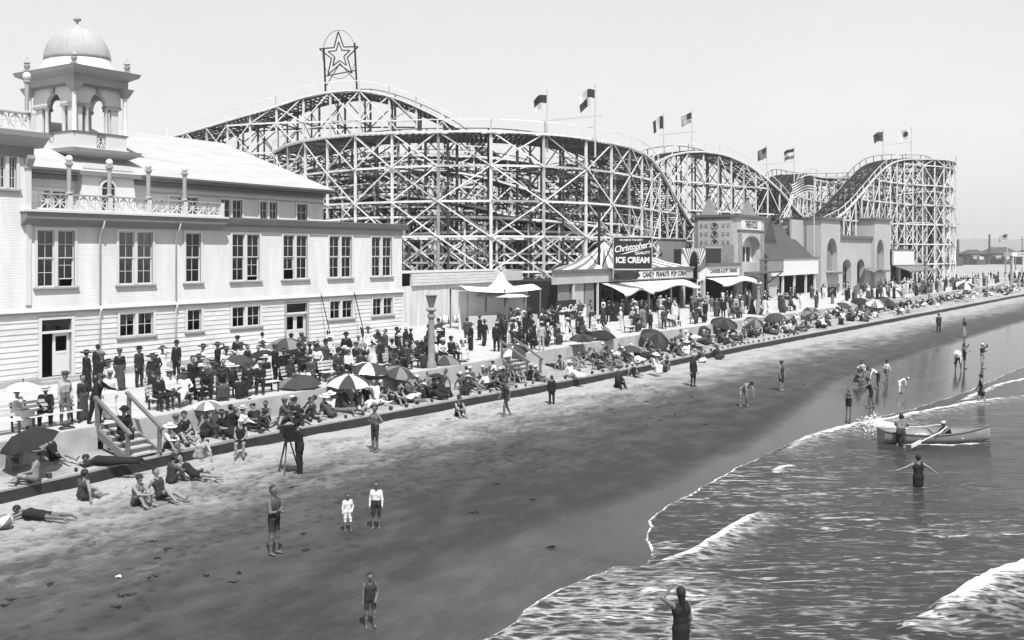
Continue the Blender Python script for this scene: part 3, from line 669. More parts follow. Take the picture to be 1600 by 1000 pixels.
# set-back upper storey
YU = 44.0
up_w = [(26.5, 28.6, 9.42, 10.55), (34.4, 36.4, 9.6, 10.62), (38.0, 39.6, 9.42, 10.62), (41.0, 42.4, 9.55, 10.62), (44.1, 45.0, 9.55, 10.62), (36.9, 37.7, 9.42, 10.62)]
up_w = up_w[:1]+up_w[1:2]+up_w[2:5]
m = MB(); wall_with_holes(m, 14, 46.5, 9.3, 11.35, up_w, YU, YU+.2); m.build('attic_wall', wallm, PAV)
m = MB(); m.box(46.3, 46.5, YU+.2, 56, 9.3, 11.35); m.build('attic_end_wall', wallm, PAV)
for a, b, c, d in up_w:
    w = sash_window(a, b, c, d, 2 if b-a > 1.2 else 1, PAV, YU, False)
for k, zz in enumerate((10.70, 10.98)):
    boxo('band_moulding', 33.2, 46.56, YU-.05-.02*k, YU-.003, zz, zz+.09, trim, PAV)
boxo('frieze_board', 14, 46.55, YU-.03, YU-.002, 11.08, 11.33, soffit, PAV)
# hip roof with deep eaves
def hip(x0, x1, y0, y1, z0, rx0, rx1, ry, rz, t=.22):
    m = MB()
    m.add([(x0, y0, z0), (x1, y0, z0), (x1, y1, z0), (x0, y1, z0), (x0, y0, z0+t), (x1, y0, z0+t), (x1, y1, z0+t), (x0, y1, z0+t), (rx0, ry, rz), (rx1, ry, rz)],
          [(0, 3, 2, 1), (0, 1, 5, 4), (1, 2, 6, 5), (2, 3, 7, 6), (3, 0, 4, 7), (4, 5, 9, 8), (5, 6, 9), (6, 7, 8, 9), (7, 4, 8)], 0)
    m.m = [1, 1, 1, 1, 1, 0, 0, 0, 0]
    return m
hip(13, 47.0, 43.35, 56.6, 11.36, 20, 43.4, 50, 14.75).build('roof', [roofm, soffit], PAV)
boxo('gutter', 32.2, 47.05, 43.23, 43.348, 11.47, 11.585, dark_trim, PAV); boxo('gutter', 24.8, 28.6, 43.23, 43.348, 11.47, 11.585, dark_trim, PAV)
# taller left wing
ZWG = 12.05
wh = [(22.95, 23.75, 10.28, 11.66), (20.0, 20.8, 10.28, 11.66), (16.5, 17.3, 10.28, 11.66)]
m = MB(); wall_with_holes(m, XL, 24.42, ZE-.019, ZWG, wh, YW, YW+.22); m.build('wing_wall', wallm, PAV)
m = MB(); m.box(24.2, 24.42, YW+.22, 52, ZE, ZWG); m.box(XL, XL+.2, YW+.22, 60, ZB, ZWG); m.build('wing_side_wall', wallm, PAV)
for a, b, c, d in wh: sash_window(a, b, c, d, 2, PAV, YW, False, None, 0, 3)
m = MB(); m.box(24.16, 24.40, YW-.07, YW-.003, 5.2, 11.2); m.build('pilaster', white, PAV)
m = MB(); m.box(24.10, 24.46, YW-.12, YW-.002, 11.2, 11.32); m.prism([(YW-.12, 11.32), (YW-.30, 11.62), (YW-.30, 11.78), (YW, 11.78), (YW, 11.32)], 0, 24.12, 24.44); m.build('capital', trim, PAV)
m = MB(); m.box(XL, 24.52, YW-.06, YW+.3, ZWG-.38, ZWG+.1); m.build('wing_frieze', soffit, PAV)
m = MB(); m.prism([(YW-.06, ZWG+.1), (YW-.4, ZWG+.38), (YW-.55, ZWG+.5), (YW-.6, ZWG+.72), (YW+.5, ZWG+.72), (YW+.5, ZWG+.1)], 0, XL, 24.95); m.build('wing_cornice', trim, PAV)
m = MB(); m.box(XL, 24.9, YW+.5, 52, ZWG+.6, ZWG+.70); m.build('wing_roof', roofm, PAV)
balustrade(XL, 24.35, YW-.3, ZWG+.72, [15, 18, 21, 24.3], PAV, .78)
for x in (18, 24.05):
    lp = thing_part('roof_lamp', PAV); m = MB()
    m.lathe((x, YW-.3, ZWG+1.52), [(.16, 0), (.16, .05), (.09, .1), (.09, 1.3), (.15, 1.36), (.15, 1.44), (.08, 1.46)], 12); m.build('lamp_column', trim, lp, 'auto')
    m = MB(); m.lathe((x, YW-.3, ZWG+2.96), [(.17*math.sin(t), .18-.18*math.cos(t)) for t in np.linspace(.25, math.pi-.02, 9)], 14); m.build('globe', globe, lp, True)
# domed tower
TW = thing_part('tower', PAV)                              # plan a little deeper than wide
TW.scale = (.84, 1.13, 1); TW.location = (30.75*.16, -46.75*.13, 0)
tx, ty, hs = 30.75, 46.75, 1.78
def sq(m, h0, h1, z0, z1, mi=0):
    m.add([(tx-h0, ty-h0, z0), (tx+h0, ty-h0, z0), (tx+h0, ty+h0, z0), (tx-h0, ty+h0, z0), (tx-h1, ty-h1, z1), (tx+h1, ty-h1, z1), (tx+h1, ty+h1, z1), (tx-h1, ty+h1, z1)], [(0, 3, 2, 1), (4, 5, 6, 7), (0, 1, 5, 4), (1, 2, 6, 5), (2, 3, 7, 6), (3, 0, 4, 7)], mi); return m
bx0, bx1 = 29.0, 31.8
m = MB(); yb = 43.6
m.add([(bx0-.25, yb-.1, 9.4), (bx1+.25, yb-.1, 9.4), (bx1, yb, 12.0), (bx0, yb, 12.0), (bx0-.25, ty, 9.4), (bx1+.25, ty, 9.4), (bx1, ty, 12.0), (bx0, ty, 12.0)], [(0, 1, 2, 3), (1, 5, 6, 2), (5, 4, 7, 6), (4, 0, 3, 7), (3, 2, 6, 7)]); m.build('tower_base', white, PAV)
boxo('base_band', bx0-.03, bx1+.03, yb-.07, yb+.2, 11.66, 11.74, trim, PAV)
def arch_poly(cx, z0, zs, r, n=10, pointed=0.0):
    pts = [(cx-r, z0)]+[(cx-r*math.cos(t), zs+r*(1+pointed)*math.sin(t)) for t in np.linspace(0, math.pi, n)]+[(cx+r, z0)]
    return pts
aw = thing_part('arched_window', PAV)
m = MB(); m.prism(arch_poly(30.3, 9.6, 10.75, .37), 1, yb-.13, yb-.10); m.build('pane', inside, aw)
m = MB()
for p, q in zip(arch_poly(30.3, 9.6, 10.75, .42)[:-1], arch_poly(30.3, 9.6, 10.75, .42)[1:]): m.bar((p[0], yb-.14, p[1]), (q[0], yb-.14, q[1]), .10, .08)
for zz in (10.0, 10.4, 10.78): m.bar((29.95, yb-.14, zz), (30.65, yb-.14, zz), .03, .03)
m.bar((30.3, yb-.145, 9.6), (30.3, yb-.145, 11.1), .03, .03); m.build('window_frame', white, aw)
m = MB(); sq(m, hs-.25, hs-.25, 11.5, 12.02); m.build('tower_shaft', white, TW)
m = MB(); sq(m, hs-.12, hs-.10, 12.02, 12.35); sq(m, hs-.06, hs+.12, 12.35, 12.45); sq(m, hs+.2, hs+.55, 12.45, 12.62); sq(m, hs+.55, hs+.6, 12.62, 12.80); m.build('lower_cornice', trim, TW)
m = MB(); sq(m, hs+.12, hs+.12, 12.802, 12.92); m.build('parapet_plinth', white, TW)
pt = 13.72
for sx_, sy_ in ((0, -1), (0, 1), (-1, 0), (1, 0)):
    def T(u, v, z): return (tx+u*(1 if sy_ else 0)+v*sx_, ty+u*(1 if sx_ else 0)+v*sy_, z)
    for ua, ub in ((-hs, -.32), (.32, hs)):
        m = MB(); a, b = T(ua+(.003 if sx_ else 0), hs-.06, 0), T(ub-(.003 if sx_ else 0), hs+.06, 0)
        m.box(min(a[0], b[0]), max(a[0], b[0]), min(a[1], b[1]), max(a[1], b[1]), 12.92, pt-.08); m.build('parapet_panel', white, TW)
    m = MB(); lo, hi = 12.95, pt-.1
    for ua, ub in ((-.32, 0), (0, .32)):
        m.bar(T(ua, hs, lo), T(ub, hs, hi), .05, .05); m.bar(T(ua, hs+.004, hi), T(ub, hs+.004, lo), .05, .05); m.bar(T((ua+ub)/2, hs-.004, lo), T((ua+ub)/2, hs-.004, hi), .04, .04)
    m.bar(T(-.32, hs+.006, (lo+hi)/2), T(.32, hs+.006, (lo+hi)/2), .04, .04); m.build('parapet_lattice', white, TW)
    beam('parapet_rail', T(-hs-.1, hs, pt-.04), T(hs+.1, hs, pt-.04), .2, .08, dark_trim, TW)
    # arcade wall with a round arch
    zt, zs_, r = 16.15, 15.25, .52; h2 = hs-.28
    m = MB(); N = 10; pr_ = [(-r*math.cos(t), zs_+r*math.sin(t)) for t in np.linspace(0, math.pi, N)]
    for p, q in zip(pr_[:-1], pr_[1:]):
        m.add([T(p[0], h2+.1, p[1]), T(q[0], h2+.1, q[1]), T(q[0], h2+.1, zt), T(p[0], h2+.1, zt), T(p[0], h2-.15, p[1]), T(q[0], h2-.15, q[1]), T(q[0], h2-.15, zt), T(p[0], h2-.15, zt)], [(0, 1, 2, 3), (4, 7, 6, 5), (0, 4, 5, 1), (3, 2, 6, 7)])
    e = .0 if sy_ else .252
    for s in (-1, 1):
        a, b = T(s*r, h2-.15, 0), T(s*(h2+.1-e), h2+.1, 0); m.box(min(a[0], b[0]), max(a[0], b[0]), min(a[1], b[1]), max(a[1], b[1]), zs_-.05, zt)
    m.build('arcade_wall', white, TW)
    for s in (-1, 1):
        a, b = T(s*(r+.0), h2-.2, 0), T(s*(h2+.12-e), h2+.14, 0); m = MB(); m.box(min(a[0], b[0]), max(a[0], b[0]), min(a[1], b[1]), max(a[1], b[1]), zs_-.2, zs_-.052); m.build('impost', trim, TW)
        m = MB(); c = T(s*(r+.14), h2-.03, 0); m.lathe((c[0], c[1], 12.95), [(.11, 0), (.11, .8), (.10, 2.0), (.14, 2.08), (.14, 2.1)], 10); m.build('colonnette', white, TW, 'auto')
        a, b = T(s*(h2-.5), h2-.12, 0), T(s*(h2-.003 if sx_ else h2-.0), h2+.02, 0); m = MB(); m.box(min(a[0], b[0]), max(a[0], b[0]), min(a[1], b[1]), max(a[1], b[1]), 12.95, zs_-.202); m.build('arcade_pier', white, TW)
    c = T(0, h2+.13, 0); m = MB(); m.box(c[0]-.11, c[0]+.11, c[1]-.11, c[1]+.11, zs_+r-.02, zt+.03); m.build('keystone', trim, TW)
for sx_ in (-1, 1):
    for sy_ in (-1, 1):
        c = (tx+sx_*(hs-.03), ty+sy_*(hs-.03)); m = MB(); m.lathe((c[0], c[1], pt-.02), [(.15, 0), (.13, .06), (.12, 2.2), (.13, 2.32)], 12); m.build('corner_column', white, TW, 'auto')
        m = MB(); m.add([(c[0]-.13, c[1]-.13, 15.7), (c[0]+.13, c[1]-.13, 15.7), (c[0]+.13, c[1]+.13, 15.7), (c[0]-.13, c[1]+.13, 15.7), (c[0]-.36, c[1]-.36, 16.16), (c[0]+.36, c[1]-.36, 16.16), (c[0]+.36, c[1]+.36, 16.16), (c[0]-.36, c[1]+.36, 16.16)], [(0, 3, 2, 1), (4, 5, 6, 7), (0, 1, 5, 4), (1, 2, 6, 5), (2, 3, 7, 6), (3, 0, 4, 7)]); m.build('column_capital', trim, TW)
        c = (tx+sx_*(hs+.05), ty+sy_*(hs+.05)); m = MB(); m.box(c[0]-.13, c[0]+.13, c[1]-.13, c[1]+.13, 16.99, 17.18); m.lathe((c[0], c[1], 17.18), [(.06, 0), (.15, .1), (.17, .22), (.10, .3), (.18, .33), (.18, .37), (.06, .5), (.015, .7)], 12); m.build('urn_finial', trim, TW, 'auto')
m = MB(); sq(m, hs+.08, hs+.10, 16.17, 16.6); sq(m, hs+.14, hs+.5, 16.6, 16.78); sq(m, hs+.5, hs+.58, 16.78, 16.98); m.build('upper_cornice', trim, TW)
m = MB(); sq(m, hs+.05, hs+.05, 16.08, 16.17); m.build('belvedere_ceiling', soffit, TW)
RD = 1.78
m = MB(); m.lathe((tx, ty, 16.98), [(RD+.32, 0), (RD+.22, .22), (RD+.08, .4), (RD+.02, .62)], 32); m.build('dome_drum', white, TW, 'auto')
prof = [(RD*math.cos(t)*(1 if t < 1.2 else 1), 1.82*math.sin(t)) for t in np.linspace(0, 1.36, 12)]; prof += [(.22, 1.9), (.10, 2.0), (.05, 2.08)]
m = MB(); m.lathe((tx, ty, 17.6), prof, 36); m.build('dome', domem, TW, True)
m = MB()
for k in range(12):
    a = k*math.pi/6; pts = [(tx+r*1.003*math.cos(a), ty+r*1.003*math.sin(a), 17.6+z) for r, z in prof[:12]]; m.tube(pts, .018, 4)
m.build('dome_seam', domem, TW)
m = MB(); m.lathe((tx, ty, 19.66), [(.06, 0), (.05, .08), (.2, .16), (.22, .24), (.1, .32), (.03, .45)], 12); m.build('dome_finial', trim, TW, 'auto')
# ------------------------------------------------------------------ timber roller coaster
tw = mat('whitewashed_timber', .78, .8, .22, .9, .2, 12); ti = mat('weathered_shade_timber', .085, .85, .3, 2.0); td = mat('dark_track_timber', .045, .85, .3, 2.0)  # ti: weathered inner timber, shade between the trestles also put into its colour
CO = thing('roller_coaster', 'great timber roller coaster of whitewashed trestles behind the shops', 'roller coaster', (0, 0, 0))
BUD = {'post': 300, 'ledger': 300, 'brace': 300, 'rail_post': 200}
REST = {'post': MB(), 'ledger': MB(), 'brace': MB(), 'rail_post': MB(), 'inner': MB()}
JOBS = []                                                  # (importance, kind, p, q, w, h, material)
tw2 = mat('bare_grey_timber', .36, .85, .25, 1.2); tw3 = mat('stained_timber', .52, .85, .3, 1.2)
def timber(kind, p, q, w, h, m):
    if m is tw: r_ = R.random(); m = tw2 if r_ < .05 else tw3 if r_ < .2 else tw
    elif m is ti and R.random() < .10: m = tw2
    p, q = Vector(p), Vector(q)
    if (q-p).length < .05: return
    mid = (p+q)/2; d = mid.x*FW[0]+mid.y*FW[1]
    JOBS.append(((q-p).length*w/(d*d)*(3 if m in (tw, tw2, tw3) else 1), kind, p, q, w, h, m))
def spline(pts, step):
    P = [Vector(p) for p in pts]; P = [P[0]*2-P[1]]+P+[P[-1]*2-P[-2]]; out = []
    for i in range(1, len(P)-2):
        n = max(4, int((P[i+1]-P[i]).length/.3))
        for k in range(n):
            t = k/n; a, b, c, e = P[i-1], P[i], P[i+1], P[i+2]
            out.append(.5*((2*b)+(c-a)*t+(2*a-5*b+4*c-e)*t*t+(3*b-a-3*c+e)*t**3))
    out.append(P[-2]); res = [out[0]]; acc = 0
    for a, b in zip(out[:-1], out[1:]):
        acc += math.hypot(b.x-a.x, b.y-a.y)+abs(b.z-a.z)*.25
        if acc >= step: res.append(b); acc = 0
    if (res[-1]-out[-1]).length > step*.35: res.append(out[-1])
    else: res[-1] = out[-1]
    return res
def sidev(pts, i):
    a, b = pts[max(i-1, 0)], pts[min(i+1, len(pts)-1)]; t = Vector((b.x-a.x, b.y-a.y, 0))
    t = t.normalized() if t.length > 1e-6 else Vector((1, 0, 0))
    s = Vector((t.y, -t.x, 0))                             # pick the side nearer the camera as the front
    return s if s.dot(Vector((-FW[0], -FW[1], 0))) > 0 else -s
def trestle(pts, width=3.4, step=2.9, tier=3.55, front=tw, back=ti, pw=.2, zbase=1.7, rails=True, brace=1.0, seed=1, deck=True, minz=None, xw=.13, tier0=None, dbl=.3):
    rr = random.Random(seed); S = spline(pts, step); n = len(S); t0 = tier0 or zbase
    F = []; Bk = []
    for i, p in enumerate(S):
        s = sidev(S, i); F.append(p+s*width/2); Bk.append(p-s*width/2)
    tiers = [t0+tier*k for k in range(1, 12)]
    for i, p in enumerate(S):
        zb = zbase
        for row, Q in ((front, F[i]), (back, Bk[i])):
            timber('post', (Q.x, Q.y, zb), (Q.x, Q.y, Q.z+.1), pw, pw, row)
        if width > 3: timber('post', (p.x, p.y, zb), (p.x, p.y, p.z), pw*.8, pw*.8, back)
        z0 = zb
        for tz in tiers+[p.z]:
            z1 = min(tz, p.z)
            if z1-z0 < .8: break
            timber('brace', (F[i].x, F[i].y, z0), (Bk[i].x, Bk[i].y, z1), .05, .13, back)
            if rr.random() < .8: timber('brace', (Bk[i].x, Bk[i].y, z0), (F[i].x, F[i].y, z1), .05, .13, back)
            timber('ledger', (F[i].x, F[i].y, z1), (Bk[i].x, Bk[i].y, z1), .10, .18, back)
            z0 = z1
            if z1 >= p.z-.01: break
    out = (sidev(S, 0)*.12)
    for i in range(n-1):
        for row, Q, wd in ((front, F, 1), (back, Bk, .9)):
            a, b = Q[i], Q[i+1]; top = min(a.z, b.z); o = sidev(S, i)*(.12 if row is front else -.12)
            for tz in tiers:
                if tz > top-.6: break
                timber('ledger', (a.x+o.x, a.y+o.y, tz), (b.x+o.x, b.y+o.y, tz), .10, .20*wd, row)
            timber('ledger', (a.x+o.x, a.y+o.y, a.z-.05), (b.x+o.x, b.y+o.y, b.z-.05), .12, .3, row)
            z0 = zbase
            for tz in tiers+[99]:
                ta, tb = min(tz, a.z), min(tz, b.z)
                if min(ta, tb)-z0 < .9: break
                if rr.random() < brace:
                    o2 = o*1.6
                    if (i+int(z0)) % 2 == 0 or rr.random() < dbl: timber('brace', (a.x+o2.x, a.y+o2.y, z0), (b.x+o2.x, b.y+o2.y, tb), .06, xw, row)
                    if (i+int(z0)) % 2 == 1 or rr.random() < dbl: timber('brace', (a.x+o2.x*1.3, a.y+o2.y*1.3, ta), (b.x+o2.x*1.3, b.y+o2.y*1.3, z0), .06, xw, row)
                z0 = tz
                if tz >= min(a.z, b.z): break
    if deck:
        D = spline(pts, .42); m = MB()                     # cross ties
        for i, p in enumerate(D):
            s = sidev(D, i); q0, q1 = p+s*(width/2+.25), p-s*(width/2+.25)
            m.bar((q0.x, q0.y, p.z+.05), (q1.x, q1.y, p.z+.05), .26, .10)
        o = m.build('track_ties', td, CO); o['kind'] = 'stuff'
        for off in (-.36, -.11, .11, .36):
            m = MB(); C = spline(pts, 1.2)
            for i in range(len(C)-1):
                a, b = C[i]+sidev(C, i)*width*off, C[i+1]+sidev(C, i+1)*width*off
                m.bar((a.x, a.y, a.z+.14), (b.x, b.y, b.z+.14), .16, .16)
            m.build('track_rail', td, CO)
        for off in (-.5, .5):
            m = MB(); C = spline(pts, 1.2)
            for i in range(len(C)-1):
                a, b = C[i]+sidev(C, i)*width*off, C[i+1]+sidev(C, i+1)*width*off
                m.bar((a.x, a.y, a.z-.16), (b.x, b.y, b.z-.16), .10, .42)
            m.build('stringer', td, CO)
        m = MB(); C = spline(pts, 1.2)
        for i in range(len(C)-1):
            a, b = C[i]+sidev(C, i)*(width/2+.3), C[i+1]+sidev(C, i+1)*(width/2+.3); m.bar((a.x, a.y, a.z-.02), (b.x, b.y, b.z-.02), .06, .2)
        m.build('fascia_board', front, CO)
    if rails:
        for sgn, Q in ((1, F), (-1, Bk)):
            m = MB(); top = []
            for i in range(n):
                s = sidev(S, i)*sgn*.25; a = Vector((Q[i].x+s.x, Q[i].y+s.y, Q[i].z)); top.append(a+Vector((0, 0, 1.15)))
                timber('rail_post', (a.x, a.y, a.z-.2), (a.x, a.y, a.z+1.2), .11, .11, tw if sgn > 0 else ti)
            fine = spline([tuple(t) for t in top], .9)
            for a, b in zip(fine[:-1], fine[1:]): m.bar(a, b, .05, .10)
            m.build('handrail', tw if sgn > 0 else ti, CO)
    return S, F, Bk
AD = lambda *l: [tuple(at_depth(*p)) for p in l]
# front turnaround facing the sea
pA = AD((470, 240, 111), (495, 228, 107), (535, 220, 102.5), (600, 214, 98), (690, 212, 95), (770, 212, 94.5), (850, 217, 96), (905, 225, 100), (945, 234, 105), (970, 247, 110), (990, 268, 115), (1006, 293, 119), (1024, 322, 123), (1045, 352, 128), (1080, 372, 133))
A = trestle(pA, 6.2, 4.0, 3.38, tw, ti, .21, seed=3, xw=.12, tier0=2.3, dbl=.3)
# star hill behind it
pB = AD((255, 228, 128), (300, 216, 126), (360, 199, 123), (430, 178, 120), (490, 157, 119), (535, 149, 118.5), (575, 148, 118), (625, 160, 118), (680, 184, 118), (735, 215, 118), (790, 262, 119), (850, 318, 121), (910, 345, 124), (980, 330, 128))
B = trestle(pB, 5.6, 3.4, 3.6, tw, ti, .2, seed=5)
# inner circuits at lower levels, seen through the outer frames
pC = AD((330, 330, 112), (420, 318, 106), (520, 312, 102), (620, 305, 100.5), (720, 318, 100), (800, 338, 100), (870, 352, 102), (940, 350, 108), (1000, 362, 116))
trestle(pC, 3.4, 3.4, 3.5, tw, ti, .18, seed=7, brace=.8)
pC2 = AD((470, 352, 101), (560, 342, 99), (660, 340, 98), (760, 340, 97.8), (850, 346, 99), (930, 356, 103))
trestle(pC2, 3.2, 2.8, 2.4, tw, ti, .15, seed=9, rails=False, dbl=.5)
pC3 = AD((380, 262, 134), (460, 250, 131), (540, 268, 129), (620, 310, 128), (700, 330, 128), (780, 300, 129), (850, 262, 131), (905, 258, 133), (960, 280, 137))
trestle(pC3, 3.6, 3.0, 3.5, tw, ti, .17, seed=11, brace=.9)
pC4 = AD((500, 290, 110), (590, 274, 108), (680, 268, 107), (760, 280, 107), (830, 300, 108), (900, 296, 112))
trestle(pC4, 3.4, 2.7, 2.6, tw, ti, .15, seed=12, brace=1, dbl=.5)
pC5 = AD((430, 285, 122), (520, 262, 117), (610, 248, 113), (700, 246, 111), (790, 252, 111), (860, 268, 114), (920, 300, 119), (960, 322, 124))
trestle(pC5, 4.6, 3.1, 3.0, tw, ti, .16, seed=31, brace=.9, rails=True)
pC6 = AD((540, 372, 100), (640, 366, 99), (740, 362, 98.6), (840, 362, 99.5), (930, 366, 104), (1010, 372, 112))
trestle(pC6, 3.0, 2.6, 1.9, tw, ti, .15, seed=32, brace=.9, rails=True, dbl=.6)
# third hill
pD = AD((965, 300, 126), (990, 268, 128), (1012, 251, 131), (1036, 243, 133), (1062, 239, 135), (1095, 240, 138), (1130, 250, 142), (1165, 270, 146), (1200, 300, 150), (1230, 335, 155), (1262, 352, 160), (1300, 345, 166))
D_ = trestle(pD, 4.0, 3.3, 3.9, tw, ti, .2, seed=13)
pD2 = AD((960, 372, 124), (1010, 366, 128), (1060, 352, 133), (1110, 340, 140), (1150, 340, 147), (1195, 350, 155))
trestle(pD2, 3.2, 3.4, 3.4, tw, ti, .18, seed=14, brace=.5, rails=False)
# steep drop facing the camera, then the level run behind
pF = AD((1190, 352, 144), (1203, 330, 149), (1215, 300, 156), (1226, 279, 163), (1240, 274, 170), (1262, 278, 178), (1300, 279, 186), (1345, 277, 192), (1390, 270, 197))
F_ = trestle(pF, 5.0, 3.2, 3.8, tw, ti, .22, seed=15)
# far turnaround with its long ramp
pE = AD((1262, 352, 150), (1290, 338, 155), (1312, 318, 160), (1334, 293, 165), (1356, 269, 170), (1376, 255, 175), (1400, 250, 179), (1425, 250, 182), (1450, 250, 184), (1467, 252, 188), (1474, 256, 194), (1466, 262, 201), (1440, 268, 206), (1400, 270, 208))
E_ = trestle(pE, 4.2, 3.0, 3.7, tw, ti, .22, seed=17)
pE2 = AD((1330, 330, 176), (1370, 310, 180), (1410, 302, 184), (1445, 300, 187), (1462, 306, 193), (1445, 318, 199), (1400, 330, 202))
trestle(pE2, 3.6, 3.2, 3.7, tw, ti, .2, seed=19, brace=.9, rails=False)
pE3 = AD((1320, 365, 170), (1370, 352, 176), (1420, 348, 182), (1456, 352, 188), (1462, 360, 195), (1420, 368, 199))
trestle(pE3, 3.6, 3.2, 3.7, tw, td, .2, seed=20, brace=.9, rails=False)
# the largest timbers become parts of their own, the rest one part per kind
JOBS.sort(key=lambda j: -j[0]); cnt = {}
for _, kind, p, q, w, h, mm in JOBS:
    cnt[kind] = cnt.get(kind, 0)+1
    if cnt[kind] <= BUD[kind]: beam(kind, p, q, w, h, mm, CO)
    else: REST[kind].bar(p, q, w, h, mi=[tw, ti, td, tw2, tw3].index(mm))
for kind, mb in REST.items():
    if mb.v: o = mb.build('more_'+{'post': 'posts', 'ledger': 'ledgers', 'brace': 'braces', 'rail_post': 'rail_posts', 'inner': 'timbers'}[kind], [tw, ti, td, tw2, tw3], CO); o['kind'] = 'stuff'
# boarded station shed beneath the tracks
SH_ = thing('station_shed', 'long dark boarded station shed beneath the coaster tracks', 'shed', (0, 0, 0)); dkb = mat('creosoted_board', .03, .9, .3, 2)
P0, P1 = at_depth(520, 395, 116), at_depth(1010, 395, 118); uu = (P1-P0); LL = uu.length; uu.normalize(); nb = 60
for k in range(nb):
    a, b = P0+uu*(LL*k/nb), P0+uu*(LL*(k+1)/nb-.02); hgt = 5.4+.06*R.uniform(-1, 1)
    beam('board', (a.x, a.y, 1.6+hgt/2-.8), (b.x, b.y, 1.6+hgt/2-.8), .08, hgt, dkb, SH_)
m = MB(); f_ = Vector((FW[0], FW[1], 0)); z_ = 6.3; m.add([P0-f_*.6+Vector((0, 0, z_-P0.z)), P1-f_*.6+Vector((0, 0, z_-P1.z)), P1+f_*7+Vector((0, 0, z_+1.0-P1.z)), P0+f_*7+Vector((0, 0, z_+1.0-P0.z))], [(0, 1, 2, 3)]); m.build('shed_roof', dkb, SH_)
# star sign on the high hill
ironm = mat('black_iron', .02, .5, .1)
def star_sign():
    st = thing('star_sign', 'tall iron frame with outlined star in a hoop on the highest hill', 'sign', tuple(at_depth(533, 150, 116)))
    o = Vector(at_depth(533, 150, 116)); r_ = Vector((RT[0], RT[1], 0)); S = 116/1500
    def P(px, py): return r_*((px-533)*S)+Vector((0, 0, (150-py)*S))
    b = lambda nm, l, w: [beam(nm, P(*p), P(*q), w, w, ironm, st) for p, q in zip(l[:-1], l[1:])]
    b('mast', [(509, 152), (506, 76)], .16); b('mast', [(558, 146), (554, 67)], .16)
    b('crossbar', [(508, 119), (556, 110)], .12); b('strut', [(510, 134), (531, 99)], .09); b('strut', [(557, 128), (531, 99)], .09)
    def star(cx, cy, Ro, Ri, tilt): return [(cx+(Ro if k % 2 == 0 else Ri)*math.sin(k*math.pi/5+tilt), cy-(Ro if k % 2 == 0 else Ri)*math.cos(k*math.pi/5+tilt)*1.15) for k in range(11)]
    b('star_bar', star(530, 86, 32, 13, -.05), .13); b('star_bar', star(530, 86, 18, 7.5, -.05), .12)
    b('hoop', [(530+26*math.cos(a), 85+38*math.sin(a)) for a in np.linspace(0, 2*math.pi, 33)], .05)
star_sign()
# flags in pairs on poles with a crossbar
polem = mat('white_pole', .55, .6, .1); fd = mat('dark_flag_cloth', .035, .9, .2); fl = mat('light_flag_cloth', .62, .9, .1); fg = mat('grey_flag_cloth', .16, .9, .15)
def flag_cloth(pole_top, w, h, style, seed, parent_label):
    rr = random.Random(seed); r_ = Vector((-RT[0], -RT[1], 0)); fwd_ = Vector((FW[0], FW[1], 0)); NX, NY = 16, 12; m = MB(); vs_ = []
    for i in range(NX+1):
        u = i/NX
        for j in range(NY+1):
            v = j/NY; sag = .42*u*u*h+.06*h*math.sin(u*6+seed)
            vs_.append(r_*(w*u*(.92-.08*v))+fwd_*(.16*w*math.sin(u*7+v*1.5+seed)*u)+Vector((0, 0, -h*v*(1-.06*u)-sag)))
    fs, mi = [], []
    for i in range(NX):
        for j in range(NY):
            u, v = (i+.5)/NX, (j+.5)/NY; fs.append((i*(NY+1)+j, (i+1)*(NY+1)+j, (i+1)*(NY+1)+j+1, i*(NY+1)+j+1))
            if style == 'bicolour': k = 0 if v < .62 else 1
            elif style == 'quarter': k = (0 if (u < .5) == (v < .5) else 1)
            elif style == 'tricolour': k = 1 if .36 < u < .66 else 0
            elif style == 'stars': k = 0 if (u < .45 and v < .55) else int(v*12) % 2
            elif style == 'sun': k = 0 if math.hypot((u-.5)*w, (v-.5)*h) < .24*h else 1
            elif style == 'ensign': k = 0 if (u < .5 and v < .5) else 2
            elif style == 'bands': k = 0 if v < .36 else (1 if v < .66 else 2)
            else: k = 0 if (abs(u-v) < .14 or abs(u+v-1) < .14 or abs(u-.5) < .08 or abs(v-.5) < .1) else 2
            mi.append(k)
    m.add(vs_, fs); m.m = mi
    return m
def flags(pairs, bar_y, d, names):
    for (px, ytop, ybase, w, h, st, sd), (lab) in zip(pairs, names):
        b, t = at_depth(px, ybase, d), at_depth(px, ytop, d); f = thing('flag', lab, 'flag', tuple(b))
        mb = MB(); mb.tube([(0, 0, -1.5), (0, 0, t.z-b.z)], [.10, .06], 8); mb.lathe((0, 0, t.z-b.z), [(.05, 0), (.11, .08), (.02, .2)], 8); mb.build('flag_pole', polem, f)
        S = d/1500; c = flag_cloth(None, w*S, h*S, st, sd, lab).build('flag_cloth', [fd, fl, fg], f, True); c.location = (0, 0, t.z-b.z-.25); 
    (pa, ya), (pb, yb) = bar_y; a, b = at_depth(pa, ya, d), at_depth(pb, yb, d)
    o = MB().bar((0, 0, 0), b-a, .14, .14).build('crossbar', polem); o.location = a
    tag(o, 'pale wooden crossbar joining flagpoles of '+names[0].split(' flag')[0]+' flag', 'crossbar')
flags([(855, 143, 214, 23, 22, 'bicolour', 1), (930, 135, 222, 28, 27, 'quarter', 2)], ((846, 189), (941, 180)), 95, ['dark over white ragged flag on the front turnaround', 'checkered dark and white quartered flag on the front turnaround'])
flags([(1037, 179, 238, 19, 20, 'tricolour', 3), (1081, 174, 238, 19, 17, 'stars', 4)], ((1030, 211), (1088, 205)), 134, ['vertical tricolour flag with pale centre above the third hill', 'small starred and striped flag above the third hill'])
